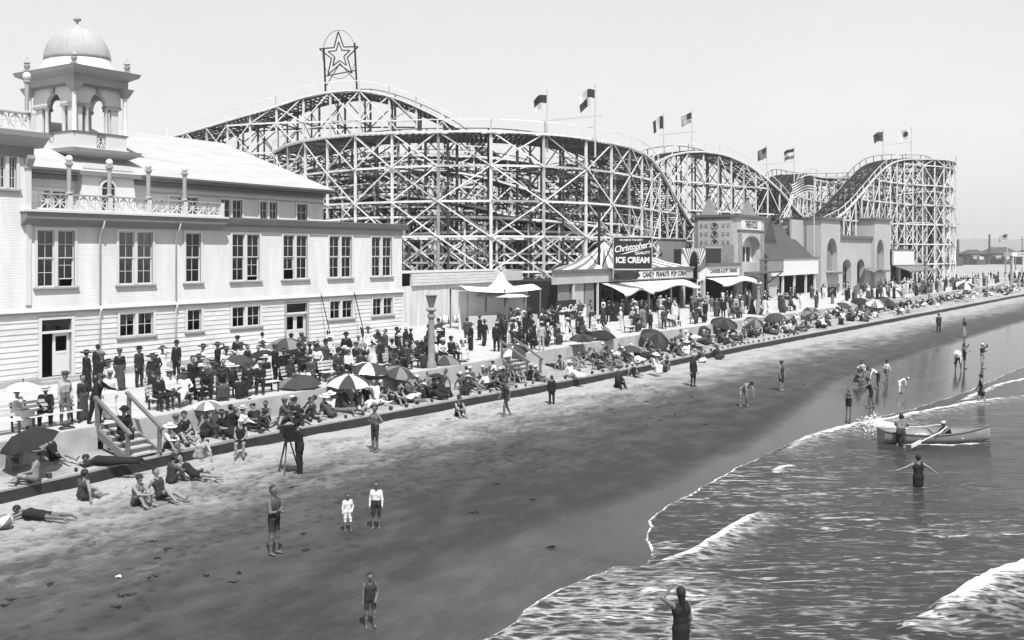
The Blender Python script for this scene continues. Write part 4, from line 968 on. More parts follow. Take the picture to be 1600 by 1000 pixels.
flags([(1198, 228, 290, 16, 17, 'ensign', 5), (1241, 229, 275, 17, 16, 'bands', 6)], ((1193, 257), (1248, 252)), 150, ['dark cornered grey ensign flag beyond the third hill', 'horizontally banded flag beyond the third hill'])
flags([(1380, 203, 252, 16, 15, 'cross', 7), (1424, 199, 248, 20, 16, 'sun', 8)], ((1376, 227), (1430, 221)), 179, ['crossed dark and grey flag on the far turnaround', 'white flag with dark sun disc on the far turnaround'])
fs_ = thing('flag', 'large drooping stars and stripes flag hung before the steep drop', 'flag', tuple(at_depth(1272, 335, 140)))
b, t = at_depth(1272, 335, 140), at_depth(1272, 275, 140); mb = MB(); mb.tube([(0, 0, -8), (0, 0, t.z-b.z)], .08, 8); mb.build('flag_pole', polem, fs_)
c = flag_cloth(None, 40*140/1500, 24*140/1500, 'stars', 9, '').build('flag_cloth', [fd, fl, fg], fs_, True); c.location = (0, 0, t.z-b.z-.1)
# ------------------------------------------------------------------ shops and amusements along the promenade
class Front:
    """a shop front standing on the promenade between two plan points; local x along it, y inland"""
    def __init__(s, A, B, name, label, cat):
        s.A, s.B = Vector(A), Vector(B); s.u = (s.B-s.A).normalized(); s.L = (s.B-s.A).length; s.ang = math.atan2(s.u.y, s.u.x)
        s.o = thing(name, label, cat, (A[0], A[1], Z_PROM), s.ang)
    def t(s, px):
        r = (px-800)/FPX; g = lambda P: (P.x*RT[0]+P.y*RT[1])-r*(P.x*FW[0]+P.y*FW[1])
        return -g(s.A)/g(s.u)
    def d(s, px): P = s.A+s.u*s.t(px); return P.x*FW[0]+P.y*FW[1]
    def z(s, px, py): return CAM_H+(HORIZON-py)*s.d(px)/FPX-Z_PROM
    def box(s, name, px0, px1, z0, z1, y0, y1, m): return boxo(name, s.t(px0), s.t(px1), y0, y1, z0, z1, m, s.o)
greywall = mat('grey_stucco', .24, .85, .14, .5, .2, 8); palewall = mat('pale_stucco', .45, .85, .10, .4, .2, 8); stripe_d = mat('canvas_stripe_grey', .17, .85, .1); canvas = mat('white_canvas', .72, .85, .06, .8)
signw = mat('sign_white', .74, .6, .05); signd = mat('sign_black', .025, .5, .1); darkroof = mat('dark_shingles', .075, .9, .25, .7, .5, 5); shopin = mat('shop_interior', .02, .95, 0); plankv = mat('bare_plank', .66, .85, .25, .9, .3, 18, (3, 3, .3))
lettm = mat('letter_black', .02, .6, 0); lettw = mat('letter_white', .75, .6, 0)
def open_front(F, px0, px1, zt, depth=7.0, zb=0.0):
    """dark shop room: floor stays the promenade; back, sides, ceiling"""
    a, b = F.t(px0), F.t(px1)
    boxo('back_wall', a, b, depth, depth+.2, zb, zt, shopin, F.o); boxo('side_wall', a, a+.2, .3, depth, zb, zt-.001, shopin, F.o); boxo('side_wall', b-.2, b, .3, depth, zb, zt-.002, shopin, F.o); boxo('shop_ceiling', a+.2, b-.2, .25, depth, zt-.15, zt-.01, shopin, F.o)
def awning(F, a, b, z, out, drop, m, name='awning', wave=.25):
    mb = MB(); N = 14
    vs_ = []
    for i in range(N+1):
        x = a+(b-a)*i/N; k = wave*math.sin(math.pi*(i/N)*2.2+1)
        vs_ += [(x, -.05, z), (x, -out*.5, z-drop*.55+.05), (x, -out, z-drop-k), (x, -out-.02, z-drop-k-.22)]
    mb.add(vs_, [(i*4+j, (i+1)*4+j, (i+1)*4+j+1, i*4+j+1) for i in range(N) for j in range(3)])
    o = mb.build(name, m, F.o, True); md = o.modifiers.new('thickness', 'SOLIDIFY'); md.thickness = .03; return o
# storage shed of planks behind the round kiosk
sh = thing('plank_shed', 'long shed of upright bare planks under a pale boarded band, behind the lamp', 'shed', (0, 0, 0))
x = 56.0
while x < 76:
    w = R.uniform(.55, .85); boxo('plank', x, x+w-.025, 47.0+R.uniform(0, .03), 47.08, 1.6, 4.9+R.uniform(-.03, .03), plankv, sh); x += w
for k in range(4): boxo('siding_board', 59.5, 76, 46.9-.02*k, 47.1, 4.9+.24*(3-k), 5.12+.24*(3-k), boardm, sh)
boxo('roof', 56, 76.2, 46.95, 53, 5.88, 5.93, palewall, sh); boxo('rear_wall', 56, 76, 52.8, 53, 1.6, 5.9, plankv, sh)
# striped tent concession
F1 = Front((70.6, 40.7), (99.4, 39.4), 'striped_tent_stand', 'refreshment stand under a striped canvas tent roof with candy sign', 'stand')
L1 = F1.L; ze = 4.35
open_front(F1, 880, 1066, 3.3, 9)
cy, zp, n = 4.2, 6.9, 26
outline = [(0, -.2), (L1*.5, -.2), (L1-1.2, -.2), (L1+4, 7.5), (L1*.7, 8), (13, 7.5)]
def along(poly, N):
    per = [(Vector(poly[(i+1) % len(poly)])-Vector(poly[i])).length for i in range(len(poly))]; T = sum(per); out = []
    for k in range(N):
        s = T*k/N; i = 0
        while s > per[i]: s -= per[i]; i += 1
        a, b = Vector(poly[i]), Vector(poly[(i+1) % len(poly)]); out.append(a+(b-a)*s/per[i])
    return out
ri = along(outline, n*2); st = thing_part('tent_roof', F1.o)
for k in range(n*2):
    a, b = ri[k], ri[(k+1) % (n*2)]; m = MB(); pts = []
    r0, r1 = F1.t(955)+6.0, F1.t(955)+9.5; ax, bx_ = max(r0, min(r1, a.x)), max(r0, min(r1, b.x))
    for t in (0, .33, .66, 1):
        sag = -.45*math.sin(math.pi*t)
        pts += [(a.x+(ax-a.x)*t, a.y+(cy-a.y)*t, ze+(zp-ze)*t+sag), (b.x+(bx_-b.x)*t, b.y+(cy-b.y)*t, ze+(zp-ze)*t+sag)]
    m.add(pts, [(0, 1, 3, 2), (2, 3, 5, 4), (4, 5, 7, 6)]); m.build('canvas_stripe', canvas if k % 2 else stripe_d, st)
boxo('eave_board', -.2, L1-.6, -.5, -.2, ze-.25, ze+.0, dark_trim, F1.o)
boxo('fascia', -.1, L1-.7, -.32, -.1, ze-1.25, ze-.26, palewall, F1.o)
boxo('sign_band', F1.t(990), F1.t(1066), -.42, -.325, ze-1.12, ze-.34, signw, F1.o)
m = MB(); a, b = F1.t(952), F1.t(994); N = 20; m.prism([((a+b)/2+(b-a)/2*math.cos(t), ze-.74+.4*math.sin(t)) for t in np.linspace(0, 2*math.pi, N, endpoint=False)], 1, -.46, -.425); m.build('dark_oval_panel', signd, F1.o)
text_mesh('CANDY  PEANUTS  POP CORN', 'sign_lettering', lettm, F1.o, facing((F1.t(1000)+F1.t(1064))/2, -.45, ze-.74, 0), .72, 0, .01, sx=1.0, bold=.01)
boxo('canvas_panel', F1.t(893), F1.t(912), .0, .12, 0, ze-1.26, palewall, F1.o); boxo('canvas_panel', F1.t(914), F1.t(928), -.0, .12, 0, ze-1.26, greywall, F1.o)
boxo('canvas_panel', F1.t(873), F1.t(890), .0, .12, 1.6, ze-1.26, greywall, F1.o)
for px in (892, 930, 975, 1010, 1045): boxo('post', F1.t(px), F1.t(px)+.16, -.28, -.12, 0, ze-1.2, sashm, F1.o)
awning(F1, F1.t(937), F1.t(985), ze-1.3, 2.6, .75, canvas); awning(F1, F1.t(987), F1.t(1064), ze-1.3, 2.2, .6, canvas)
boxo('counter', F1.t(950), F1.t(1062), .3, .9, 0, 1.05, dark_trim, F1.o)
for px in (1020, 1033): m = MB(); x_ = F1.t(px); m.add([(x_, -.1, ze), (x_, -.1, ze+1.9), (x_+.05, -.1, ze+1.9), (x_+.05, -.1, ze), (x_-.9, -.1, ze+1.1), (x_, -.1, ze+1.6), (x_, -.1, ze+1.05)], [(0, 1, 2, 3), (4, 5, 6)]); m.build('pennant', signd, F1.o)
# soda advertisement board beside the stand
b_ = Front((70.2, 40.0), (73.4, 39.85), 'soda_signboard', 'dark soda signboard with white script lettering beside the striped tent', 'sign')
boxo('board', .0, b_.L, -.05, .02, .5, 1.75, signd, b_.o); text_mesh('Coca-Cola', 'sign_lettering', lettw, b_.o, facing(b_.L/2, -.07, 1.05, 0), .78, .3, .01, bold=.015)
for x_ in (.1, b_.L-.1): boxo('leg', x_-.05, x_+.05, -.0, .1, 0, .5, signd, b_.o)
# ice cream billboard on the tent eave
d_ = 88.0; p0, p1 = at_depth(959, 395, d_), at_depth(1018, 395, d_)
ang = math.atan2(p1.y-p0.y, p1.x-p0.x)
bb = thing('ice_cream_billboard', 'black billboard with white ice cream lettering standing on the tent eave', 'sign', (p0.x, p0.y, CAM_H), ang)
Wb = (p1-p0).length; S = d_/FPX; zb, ztp = (395-420)*S, (395-371)*S
boxo('board', 0, Wb, 0, .1, zb, ztp, signd, bb)
for a, b, c, e in ((-.06, Wb+.06, ztp, ztp+.09), (-.06, Wb+.06, zb-.09, zb)): boxo('frame_bar', a, b, -.06, .12, c, e, sashm, bb)
for a in (-.1, Wb): boxo('frame_bar', a, a+.1, -.06, .12, zb-.88, ztp-.001, trim, bb)
beam('strut', (0, .1, ztp-.3), (-1.4, 2.4, zb-1.0), .09, .09, signd, bb); beam('strut', (Wb, .1, ztp-.3), (Wb-1.2, 2.4, zb-1.0), .09, .09, signd, bb)
text_mesh('WE SERVE THE BEST', 'sign_lettering', lettw, bb, facing(Wb*.46, -.02, ztp-.24, 0), .24, 0, .01, bold=.006)
text_mesh("Christopher's", 'sign_lettering', lettw, bb, facing(Wb*.5, -.02, ztp-.88, 0) @ Matrix.Rotation(.15, 4, 'Z'), .80, .35, .01, bold=.012, sx=.86, space=.92)
m = MB(); m.prism([(.55, ztp-1.58), (1.35, ztp-1.30), (Wb-.1, ztp-.86), (1.3, ztp-1.44)], 1, -.02, -.005); m.build('sign_flourish', lettw, bb)
text_mesh('QUALITY', 'sign_lettering', lettw, bb, facing(Wb*.76, -.02, ztp-1.42, 0) @ Matrix.Rotation(.06, 4, 'Z'), .34, 0, .01, bold=.01)
text_mesh('ICE CREAM', 'sign_lettering', lettw, bb, facing(Wb*.5, -.02, ztp-2.10, 0), .74, 0, .01, bold=.03, sx=.84)
# plain grey building behind the sunburst booth
gb = Front((93, 46.5), (112, 45.3), 'grey_flat_building', 'plain grey flat-roofed building between the billboard and the turreted tower', 'building')
zt = gb.z(1060, 374); boxo('wall', 0, gb.L, 0, 6, 0, zt, greywall, gb.o); boxo('roof_edge', -.1, gb.L+.1, -.12, 6.1, zt, zt+.14, palewall, gb.o)
# sunburst booth
F2 = Front((99.5, 39.35), (111.0, 38.55), 'sunburst_booth', 'booth with sunburst arch panel and soft drink sign beside the turreted tower', 'booth')
a, b, c = F2.t(1066), F2.t(1101), F2.t(1152)
zs0, zs1 = F2.z(1085, 436), F2.z(1085, 388)
# panel with an arched opening, rays radiating from the arch
xm = (a+b)/2; r = 1.25; zc = zs0+1.4
ops = [(xm-r*math.cos(t), zc+r*1.35*math.sin(t)) for t in np.linspace(0, math.pi, 13)]
arc = [(xm-r, zs0)]+ops+[(xm+r, zs0)]
def ray_end(p):
    dx, dz = p[0]-xm, p[1]-(zs0+.3); k = min([(b-xm)/abs(dx) if abs(dx) > 1e-6 else 1e9, (zs1-zs0-.3)/dz if dz > 1e-6 else 1e9]); return (xm+dx*k, zs0+.3+dz*k)
sb = thing_part('sunburst_panel', F2.o)
for i in range(len(arc)-1):
    for h in range(2):
        f0, f1 = h/2, (h+1)/2; p = (arc[i][0]+(arc[i+1][0]-arc[i][0])*f0, arc[i][1]+(arc[i+1][1]-arc[i][1])*f0); q = (arc[i][0]+(arc[i+1][0]-arc[i][0])*f1, arc[i][1]+(arc[i+1][1]-arc[i][1])*f1)
        e0, e1 = ray_end(p), ray_end(q); m = MB(); m.prism([p, q, e1, e0], 1, -.1, .1); m.build('sun_ray', canvas if h else stripe_d, sb)
boxo('panel_back', a+.02, b-.02, .9, 1.0, zs0, zs1-.1, signd, F2.o)
m = MB(); m.prism([(xm-1.0, zs0+.05), (xm-1.0, zs0+.9), (xm, zs0+1.5), (xm+1.0, zs0+.9), (xm+1.0, zs0+.05)], 1, .55, .6); m.build('painted_sign', greywall, F2.o); text_mesh('NEWS', 'sign_lettering', lettm, F2.o, facing(xm, .53, zs0+.5, 0), .7, 0, .01)
boxo('booth_pier', a, a+.5, -.1, .3, 0, zs0, palewall, F2.o); boxo('booth_pier', b-.5, b, -.1, .3, 0, zs0, palewall, F2.o)
boxo('brick_pier', F2.t(1084), F2.t(1084)+1.3, -.3, .1, 0, zs0-.4, greywall, F2.o)
boxo('price_board', F2.t(1085), F2.t(1085)+.9, -.36, -.31, .8, 2.9, signw, F2.o)
for k in range(3): boxo('price_panel', F2.t(1085)+.15, F2.t(1085)+.75, -.39, -.361, 1.0+.62*k, 1.42+.62*k, signd, F2.o)
open_front(F2, 1067, 1150, 3.0, 6)
boxo('sign_band', b+.05, c-.1, -.3, .1, F2.z(1125, 431), F2.z(1125, 416), signw, F2.o); boxo('sign_cornice', b+.02, c, -.45, .3, F2.z(1125, 416)+.002, F2.z(1125, 411), dark_trim, F2.o)
text_mesh('CANDIES & SOFT DRINKS', 'sign_lettering', lettm, F2.o, facing((b+c)/2, -.32, (F2.z(1125, 431)+F2.z(1125, 416))/2, 0), .62, 0, .01, bold=.01, sx=(c-b)*.92/7.8)
awning(F2, b, c+2.2, F2.z(1125, 433), 2.2, .5, canvas)
boxo('upper_window', F2.t(1108), F2.t(1131), .35, .4, F2.z(1120, 410), F2.z(1120, 388), signd, F2.o); boxo('upper_wall', b, c, .41, .6, F2.z(1125, 412), F2.z(1125, 382), greywall, F2.o); boxo('window_frame', F2.t(1107), F2.t(1132), .30, .36, F2.z(1120, 388), F2.z(1120, 385), trim, F2.o)
# turreted tower
F3 = Front((111.2, 38.5), (122.8, 38.15), 'turreted_tower', 'tall pale tower with two pointed turrets, pointed arch doorway and balcony', 'tower')
a, b = F3.t(1152), F3.t(1194); zt = F3.z(1170, 340); depth = 5.5
orn = mat('tower_ornament', .30, .8, .45, 3.5, 0); towerw = mat('tower_plaster', .50, .8, .18, 1.6)
# front with a pointed arch recess
xm, r = (F3.t(1160)+F3.t(1186))/2, (F3.t(1186)-F3.t(1160))/2; z0, zc = F3.z(1172, 408), F3.z(1172, 385)
ht = F3.z(1172, 368)-zc
def pointed(xm, r, zc, ht, n=9):
    L = [(xm-r*math.cos(t)**1.0, zc+ht*math.sin(t)**.9) for t in np.linspace(0, math.pi/2, n)]; return L+[(2*xm-x_, z_) for x_, z_ in L[-2::-1]]
ar = pointed(xm, r, zc, ht)
m = MB()
for p, q in zip(ar[:-1], ar[1:]): m.add([(p[0], 0, p[1]), (q[0], 0, q[1]), (q[0], 0, zt), (p[0], 0, zt), (p[0], .9, p[1]), (q[0], .9, q[1])], [(0, 1, 2, 3), (0, 4, 5, 1)])
m.box(a, xm-r, 0, .9, 0, zt); m.box(xm+r, b, 0, .9, 0, zt); m.box(xm-r, xm+r, .0, .9, 2.9, z0-.1); m.build('front_wall', towerw, F3.o)
boxo('recess_wall', xm-r, xm+r, .9, 1.0, z0-.1, zt-.2, canvas, F3.o); boxo('ground_recess', xm-r, xm+r, 1.5, 1.6, 0, 2.9, shopin, F3.o)
boxo('side_wall', a, a+.3, .9, depth, 0, zt-.01, greywall, F3.o); boxo('side_wall', b-.3, b, .9, depth, 0, zt-.01, greywall, F3.o); boxo('rear_wall', a+.3, b-.3, depth-.3, depth, 0, zt-.02, greywall, F3.o)
boxo('cornice', a-.25, b+.25, -.25, depth+.2, zt, zt+.3, dark_trim, F3.o)
boxo('balcony_door', F3.t(1167), F3.t(1181), .8, .89, z0-.1, F3.z(1172, 386), signd, F3.o); boxo('door_mullion', F3.t(1173.5), F3.t(1175), .76, .8, z0-.1, F3.z(1172, 386), canvas, F3.o)
for px0, px1 in ((1153, 1159), (1188, 1193)): boxo('ornament_strip', F3.t(px0), F3.t(px1), -.05, -.002, 0.2, F3.z(1172, 360), orn, F3.o)
boxo('name_panel', F3.t(1158), F3.t(1189), -.08, -.003, F3.z(1172, 359), F3.z(1172, 344), signw, F3.o); boxo('panel_border', a-.05, b+.05, -.12, -.002, F3.z(1172, 361.5), F3.z(1172, 359.5), dark_trim, F3.o)
text_mesh('THREE-PUZZLE', 'sign_lettering', lettm, F3.o, facing(xm, -.1, F3.z(1172, 351.5), 0), 1.2, 0, .01, bold=.012, sx=.52)
m = MB()
for p, q in zip(ar[:-1], ar[1:]): m.bar((p[0], -.08, p[1]), (q[0], -.08, q[1]), .16, .22)
m.build('arch_moulding', trim, F3.o)
sp = MB()                                                   # left flank faces the pavilion: ornamental column of rings
fl_ = thing_part('flank_panel', F3.o); boxo('panel_board', a-.08, a-.002, .6, 5.0, 4.4, zt-.3, palewall, fl_)
for k in range(6):
    zz = zt-1.0-k*1.0; m = MB(); m.tube([(a-.12, 2.8+.42*math.cos(t), zz+.36*math.sin(t)) for t in np.linspace(0, 2*math.pi, 13)], .07, 5); m.build('ring_ornament', orn, fl_); boxo('ring_boss', a-.2, a-.09, 2.65, 2.95, zz-.13, zz+.13, signd, fl_)
    for yy in (1.1, 1.7, 3.9, 4.5): boxo('tile_ornament', a-.13, a-.082, yy-.16, yy+.16, zz-.2, zz+.2, orn, fl_)
for px in (1142.5, 1180):
    x_ = F3.t(px) if px > 1160 else a+1.4; y_ = 1.6 if px > 1160 else depth-1.4; zz = zt+.3
    if px > 1160: x_ = b-1.5
    m = MB(); hh = F3.z(1170, 312)-zt; m.lathe((x_, y_, zz), [(1.15, 0), (.10, hh)], 4, a0=math.pi/4); m.lathe((x_, y_, zz+hh-.1), [(.12, 0), (.3, .25), (.05, .6)], 8); m.build('turret_spire', greywall, F3.o)
bal = thing_part('balcony', F3.o); zb0, zb1 = F3.z(1180, 424), F3.z(1180, 406); xa, xb = F3.t(1162), F3.t(1200)
boxo('balcony_floor', xa, xb, -2.0, 0, zb0-.2, zb0, dark_trim, bal); boxo('balcony_panel', F3.t(1174), xb, -2.05, -1.95, zb0, zb1, greywall, bal)
for k in range(7): boxo('baluster', xa+.2+k*.55, xa+.28+k*.55, -2.0, -1.92, zb0, zb1, dark_trim, bal)
boxo('balcony_rail', xa-.1, xb+.1, -2.12, -1.9, zb1+.001, zb1+.14, dark_trim, bal); beam('bracket', (xb-.4, -.05, zb0-1.6), (xb-.4, -1.9, zb0-.2), .14, .14, dark_trim, bal); beam('bracket', (xa+.4, -.05, zb0-1.6), (xa+.4, -1.9, zb0-.2), .14, .14, dark_trim, bal)
# dark-roofed arcade hall with white fascia
F4 = Front((123.0, 38.1), (146.2, 37.3), 'arcade_hall', 'open-fronted hall with blank white fascia under a dark shingled roof', 'building')
L = F4.L; zf0, zf1 = F4.z(1232, 430), F4.z(1232, 404)
boxo('fascia', F4.t(1197), F4.t(1275), -.35, -.1, zf0, zf1, signw, F4.o); boxo('fascia_cap', F4.t(1196), F4.t(1276), -.5, 0, zf1+.001, zf1+.2, dark_trim, F4.o)
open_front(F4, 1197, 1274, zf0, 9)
for px in (1199, 1222, 1240, 1258, 1272): boxo('post', F4.t(px), F4.t(px)+.35, -.15, .1, 0, zf0, sashm, F4.o)
boxo('door_panel', F4.t(1202), F4.t(1221), .3, .4, 0, zf0-.1, palewall, F4.o)
m = MB(); zr = F4.z(1225, 347); xa, xb = F4.t(1197), F4.t(1268)
m.add([(xa, -.3, zf1+.2), (xb, -.3, zf1+.2), (xb, 10, zf1+.2), (xa, 10, zf1+.2), (xa, 4.6, zr), (xb, 4.6, zr)], [(0, 1, 5, 4), (2, 3, 4, 5), (0, 4, 3), (1, 2, 5), (0, 3, 2, 1)]); m.build('roof', darkroof, F4.o)
m = MB(); xg = F4.t(1222); m.add([(xg-3.5, 1.6, zf1+.9), (xg+3.5, 1.6, zf1+.9), (xg, 1.6, zr+.6), (xg-3.5, 6, zf1+.9), (xg+3.5, 6, zf1+.9), (xg, 6, zr+.6)], [(0, 1, 2), (3, 5, 4), (0, 2, 5, 3), (1, 4, 5, 2)]); m.build('roof_gable', darkroof, F4.o)
# arched gateway
F5 = Front((143.6, 37.4), (176.5, 33.6), 'arched_gateway', 'pale stucco gateway of two square towers with tall pointed niches', 'gate')
zt1, zt2 = F5.z(1285, 343), F5.z(1365, 344); zc_ = F5.z(1320, 372); D = 6
def niche_wall(F, pa, pb, zt, ap, ar_, z0, zc, ztop, y0=0.0, name='tower_front'):
    a, b = F.t(pa), F.t(pb); x_ = F.t(ap); ar = pointed(x_, ar_, zc, ztop-zc); m = MB()
    for p, q in zip(ar[:-1], ar[1:]): m.add([(p[0], y0, p[1]), (q[0], y0, q[1]), (q[0], y0, zt), (p[0], y0, zt), (p[0], y0+.9, p[1]), (q[0], y0+.9, q[1])], [(0, 1, 2, 3), (0, 4, 5, 1)])
    m.box(a, x_-ar_, y0, y0+.9, 0, zt); m.box(x_+ar_, b, y0, y0+.9, 0, zt)
    if z0 > .1: m.box(x_-ar_, x_+ar_, y0, y0+.9, 0, z0)
    m.build(name, palewall, F.o); boxo('niche_back', x_-ar_, x_+ar_, y0+.9, y0+1.0, z0, ztop+.3, greywall if z0 > .1 else shopin, F.o)
niche_wall(F5, 1277, 1307, zt1, 1294, 2.2, F5.z(1294, 424), F5.z(1294, 402), F5.z(1294, 372), -.6); niche_wall(F5, 1361, 1385, zt2, 1370, 1.9, F5.z(1370, 424), F5.z(1370, 402), F5.z(1370, 374), -.6)
for pa, pb, zt, nm in ((1277, 1307, zt1, 'l'), (1361, 1385, zt2, 'r')):
    a, b = F5.t(pa), F5.t(pb); boxo('tower_side', a, a+.3, .3, 8, 0, zt-.01, palewall, F5.o); boxo('tower_side', b-.3, b, .3, D, 0, zt-.01, palewall, F5.o); boxo('tower_rear', a+.3, b-.3, D-.3, D, 0, zt-.02, palewall, F5.o); boxo('tower_cap', a-.3, b+.3, -.9, D+.3, zt, zt+.35, dark_trim, F5.o); boxo('niche_ledge', (F5.t(1294) if nm == 'l' else F5.t(1370))-2.4, (F5.t(1294) if nm == 'l' else F5.t(1370))+2.4, -1.6, -.61, F5.z(1294, 428), F5.z(1294, 425), dark_trim, F5.o)
a, b = F5.t(1307), F5.t(1361); m = MB(); lo = 0
for px, rr_ in ((1323.5, 1.9), (1345, 1.75)):
    x_ = F5.t(px); ar = pointed(x_, rr_, F5.z(px, 418), F5.z(px, 405)-F5.z(px, 418))
    for p, q in zip(ar[:-1], ar[1:]): m.add([(p[0], 0, p[1]), (q[0], 0, q[1]), (q[0], 0, zc_), (p[0], 0, zc_), (p[0], .8, p[1]), (q[0], .8, q[1])], [(0, 1, 2, 3), (0, 4, 5, 1)])
    boxo('arch_back', x_-rr_, x_+rr_, 2.4, 2.5, 0, F5.z(px, 404), shopin, F5.o)
x1, x2 = F5.t(1323.5), F5.t(1345); m.box(a, x1-1.9, 0, .8, 0, zc_); m.box(x1+1.9, x2-1.75, 0, .8, 0, zc_); m.box(x2+1.75, b, 0, .8, 0, zc_); m.build('centre_wall', palewall, F5.o)
boxo('centre_cap', a, b, -.35, 1.0, zc_, zc_+.4, dark_trim, F5.o); awning(F5, F5.t(1340), F5.t(1362), F5.z(1345, 419), 2.4, .3, stripe_d)
boxo('flank_wall', F5.t(1258), F5.t(1276), 2.0, 2.3, 2.5, F5.z(1268, 343), palewall, F5.o)
# last shop
F6 = Front((176.8, 33.4), (195.0, 28.9), 'end_shop', 'small shop with blank white fascia and wide awning beyond the gateway', 'shop')
zf0, zf1 = F6.z(1405, 414), F6.z(1405, 391); boxo('fascia', 0, F6.t(1426), -.3, 0, zf0, zf1, signw, F6.o); boxo('flat_roof', 0, F6.t(1428), -.4, 7, zf1+.001, zf1+.2, dark_trim, F6.o); open_front(F6, 1386, 1427, zf0, 6)
awning(F6, 0, F6.t(1440), zf0-.05, 3.0, .9, stripe_d, wave=.05)
for px in (1389, 1405, 1424): boxo('post', F6.t(px), F6.t(px)+.3, -.1, .2, 0, zf0, sashm, F6.o)
# round tent kiosk on the promenade
kx, ky = ground_point(783, 512, Z_PROM)
KI = thing('tent_kiosk', 'small kiosk under a peaked canvas roof beside the railed stairs', 'kiosk', (kx, ky, Z_PROM))
for k in range(8):
    a0, a1 = k*math.pi/4, (k+1)*math.pi/4; m = MB(); vs_ = []
    for r_, z_ in ((2.4, 2.45), (1.3, 2.95), (.5, 3.6), (.05, 4.4)): vs_ += [(r_*math.cos(a0), r_*math.sin(a0), z_), (r_*math.cos(a1), r_*math.sin(a1), z_)]
    m.add(vs_, [(0, 1, 3, 2), (2, 3, 5, 4), (4, 5, 7, 6)]); m.build('roof_panel', canvas if k % 2 else palewall, KI)
    boxo('post', 2.1*math.cos(a0)-.05, 2.1*math.cos(a0)+.05, 2.1*math.sin(a0)-.05, 2.1*math.sin(a0)+.05, 0, 2.52, dark_trim, KI)
    m = MB(); p, q = (1.95*math.cos(a0), 1.95*math.sin(a0)), (1.95*math.cos(a1), 1.95*math.sin(a1)); m.add([(p[0], p[1], 0), (q[0], q[1], 0), (q[0], q[1], 1.0), (p[0], p[1], 1.0), (p[0]*.8, p[1]*.8, 1.0), (q[0]*.8, q[1]*.8, 1.0)], [(0, 1, 2, 3), (3, 2, 5, 4)]); m.build('counter_panel', palewall, KI)
m = MB(); m.lathe((0, 0, 4.35), [(.06, 0), (.18, .15), (.03, .45)], 8); m.build('roof_finial', trim, KI)
# open-air counter with flat canvas fly
kx, ky = ground_point(835, 515, Z_PROM)
KF = thing('canvas_stand', 'open stand with flat white canvas fly on poles beside the tent kiosk', 'stand', (kx-.5, ky+3.2, Z_PROM), -.5)
m = MB(); N = 8; vs_ = [(-3.2+6.4*i/N, -1.6+3.2*j/N, 3.0+.35*math.sin(math.pi*j/N)-.2*math.sin(math.pi*i/N)) for i in range(N+1) for j in range(N+1)]; m.add(vs_, [(i*(N+1)+j, (i+1)*(N+1)+j, (i+1)*(N+1)+j+1, i*(N+1)+j+1) for i in range(N) for j in range(N)]); m.build('canvas_fly', canvas, KF, True)
for x_ in (-3.1, 0, 3.1):
    for y_ in (-1.5, 1.5): boxo('pole', x_-.05, x_+.05, y_-.05, y_+.05, 0, 3.05, dark_trim, KF)
boxo('counter', -3.0, 3.0, -1.3, -.7, 0, 1.05, palewall, KF); boxo('back_panel', -3.0, 3.0, .2, .3, 0, 2.9, canvas, KF)
# telegraph and guy poles in front of the tent
for px, yt, yb, lab in ((886, 398, 492, 'short dark wooden pole beside the soda signboard'), (936, 330, 492, 'tall dark wooden mast standing before the striped tent')):
    X_, Y_ = ground_point(px, yb, Z_PROM); d_ = X_*FW[0]+Y_*FW[1]; o = MB().tube([(0, 0, -.2), (0, 0, CAM_H+(395-yt)*d_/FPX-Z_PROM)], [.17, .12], 8).build('wooden_pole', signd); o.location = (X_, Y_, Z_PROM); tag(o, lab, 'pole')
# ornate lamp posts
def lamp_post(px, yb, yt, lab):
    X_, Y_ = ground_point(px, yb, Z_PROM); d_ = X_*FW[0]+Y_*FW[1]; h = (yb-yt)*d_/FPX; lp = thing('lamp_post', lab, 'lamp post', (X_, Y_, Z_PROM))
    m = MB(); m.lathe((0, 0, 0), [(.26, 0), (.26, .25), (.19, .4), (.16, h*.5), (.14, h*.68), (.20, h*.70), (.20, h*.73), (.12, h*.76), (.12, h*.78)], 12); m.build('column', mat('lamp_post_stone', .26, .7, .2, 3), lp, 'auto')
    m = MB(); m.lathe((0, 0, h*.77), [(.12, 0), (.30, .12), (.24, .2), (.15, .25)], 8); m.build('collar', mat('lamp_post_stone', .26), lp)
    m = MB(); m.lathe((0, 0, h*.77+.25), [(.12, 0), (.30, h*.2-.1), (.32, h*.23-.25), (.1, h*.23-.2)], 8); m.build('lantern', mat('lantern_glass', .2, .3, .4, 5), lp)
lamp_post(674, 575, 462, 'ornate stone lamp post with lantern, before the plank shed'); lamp_post(1185, 492, 432, 'ornate lamp post with lantern, below the tower balcony'); lamp_post(1446, 458, 408, 'ornate lamp post beyond the end shop awning'); lamp_post(1580, 446, 400, 'distant lamp post near the far beach stand')
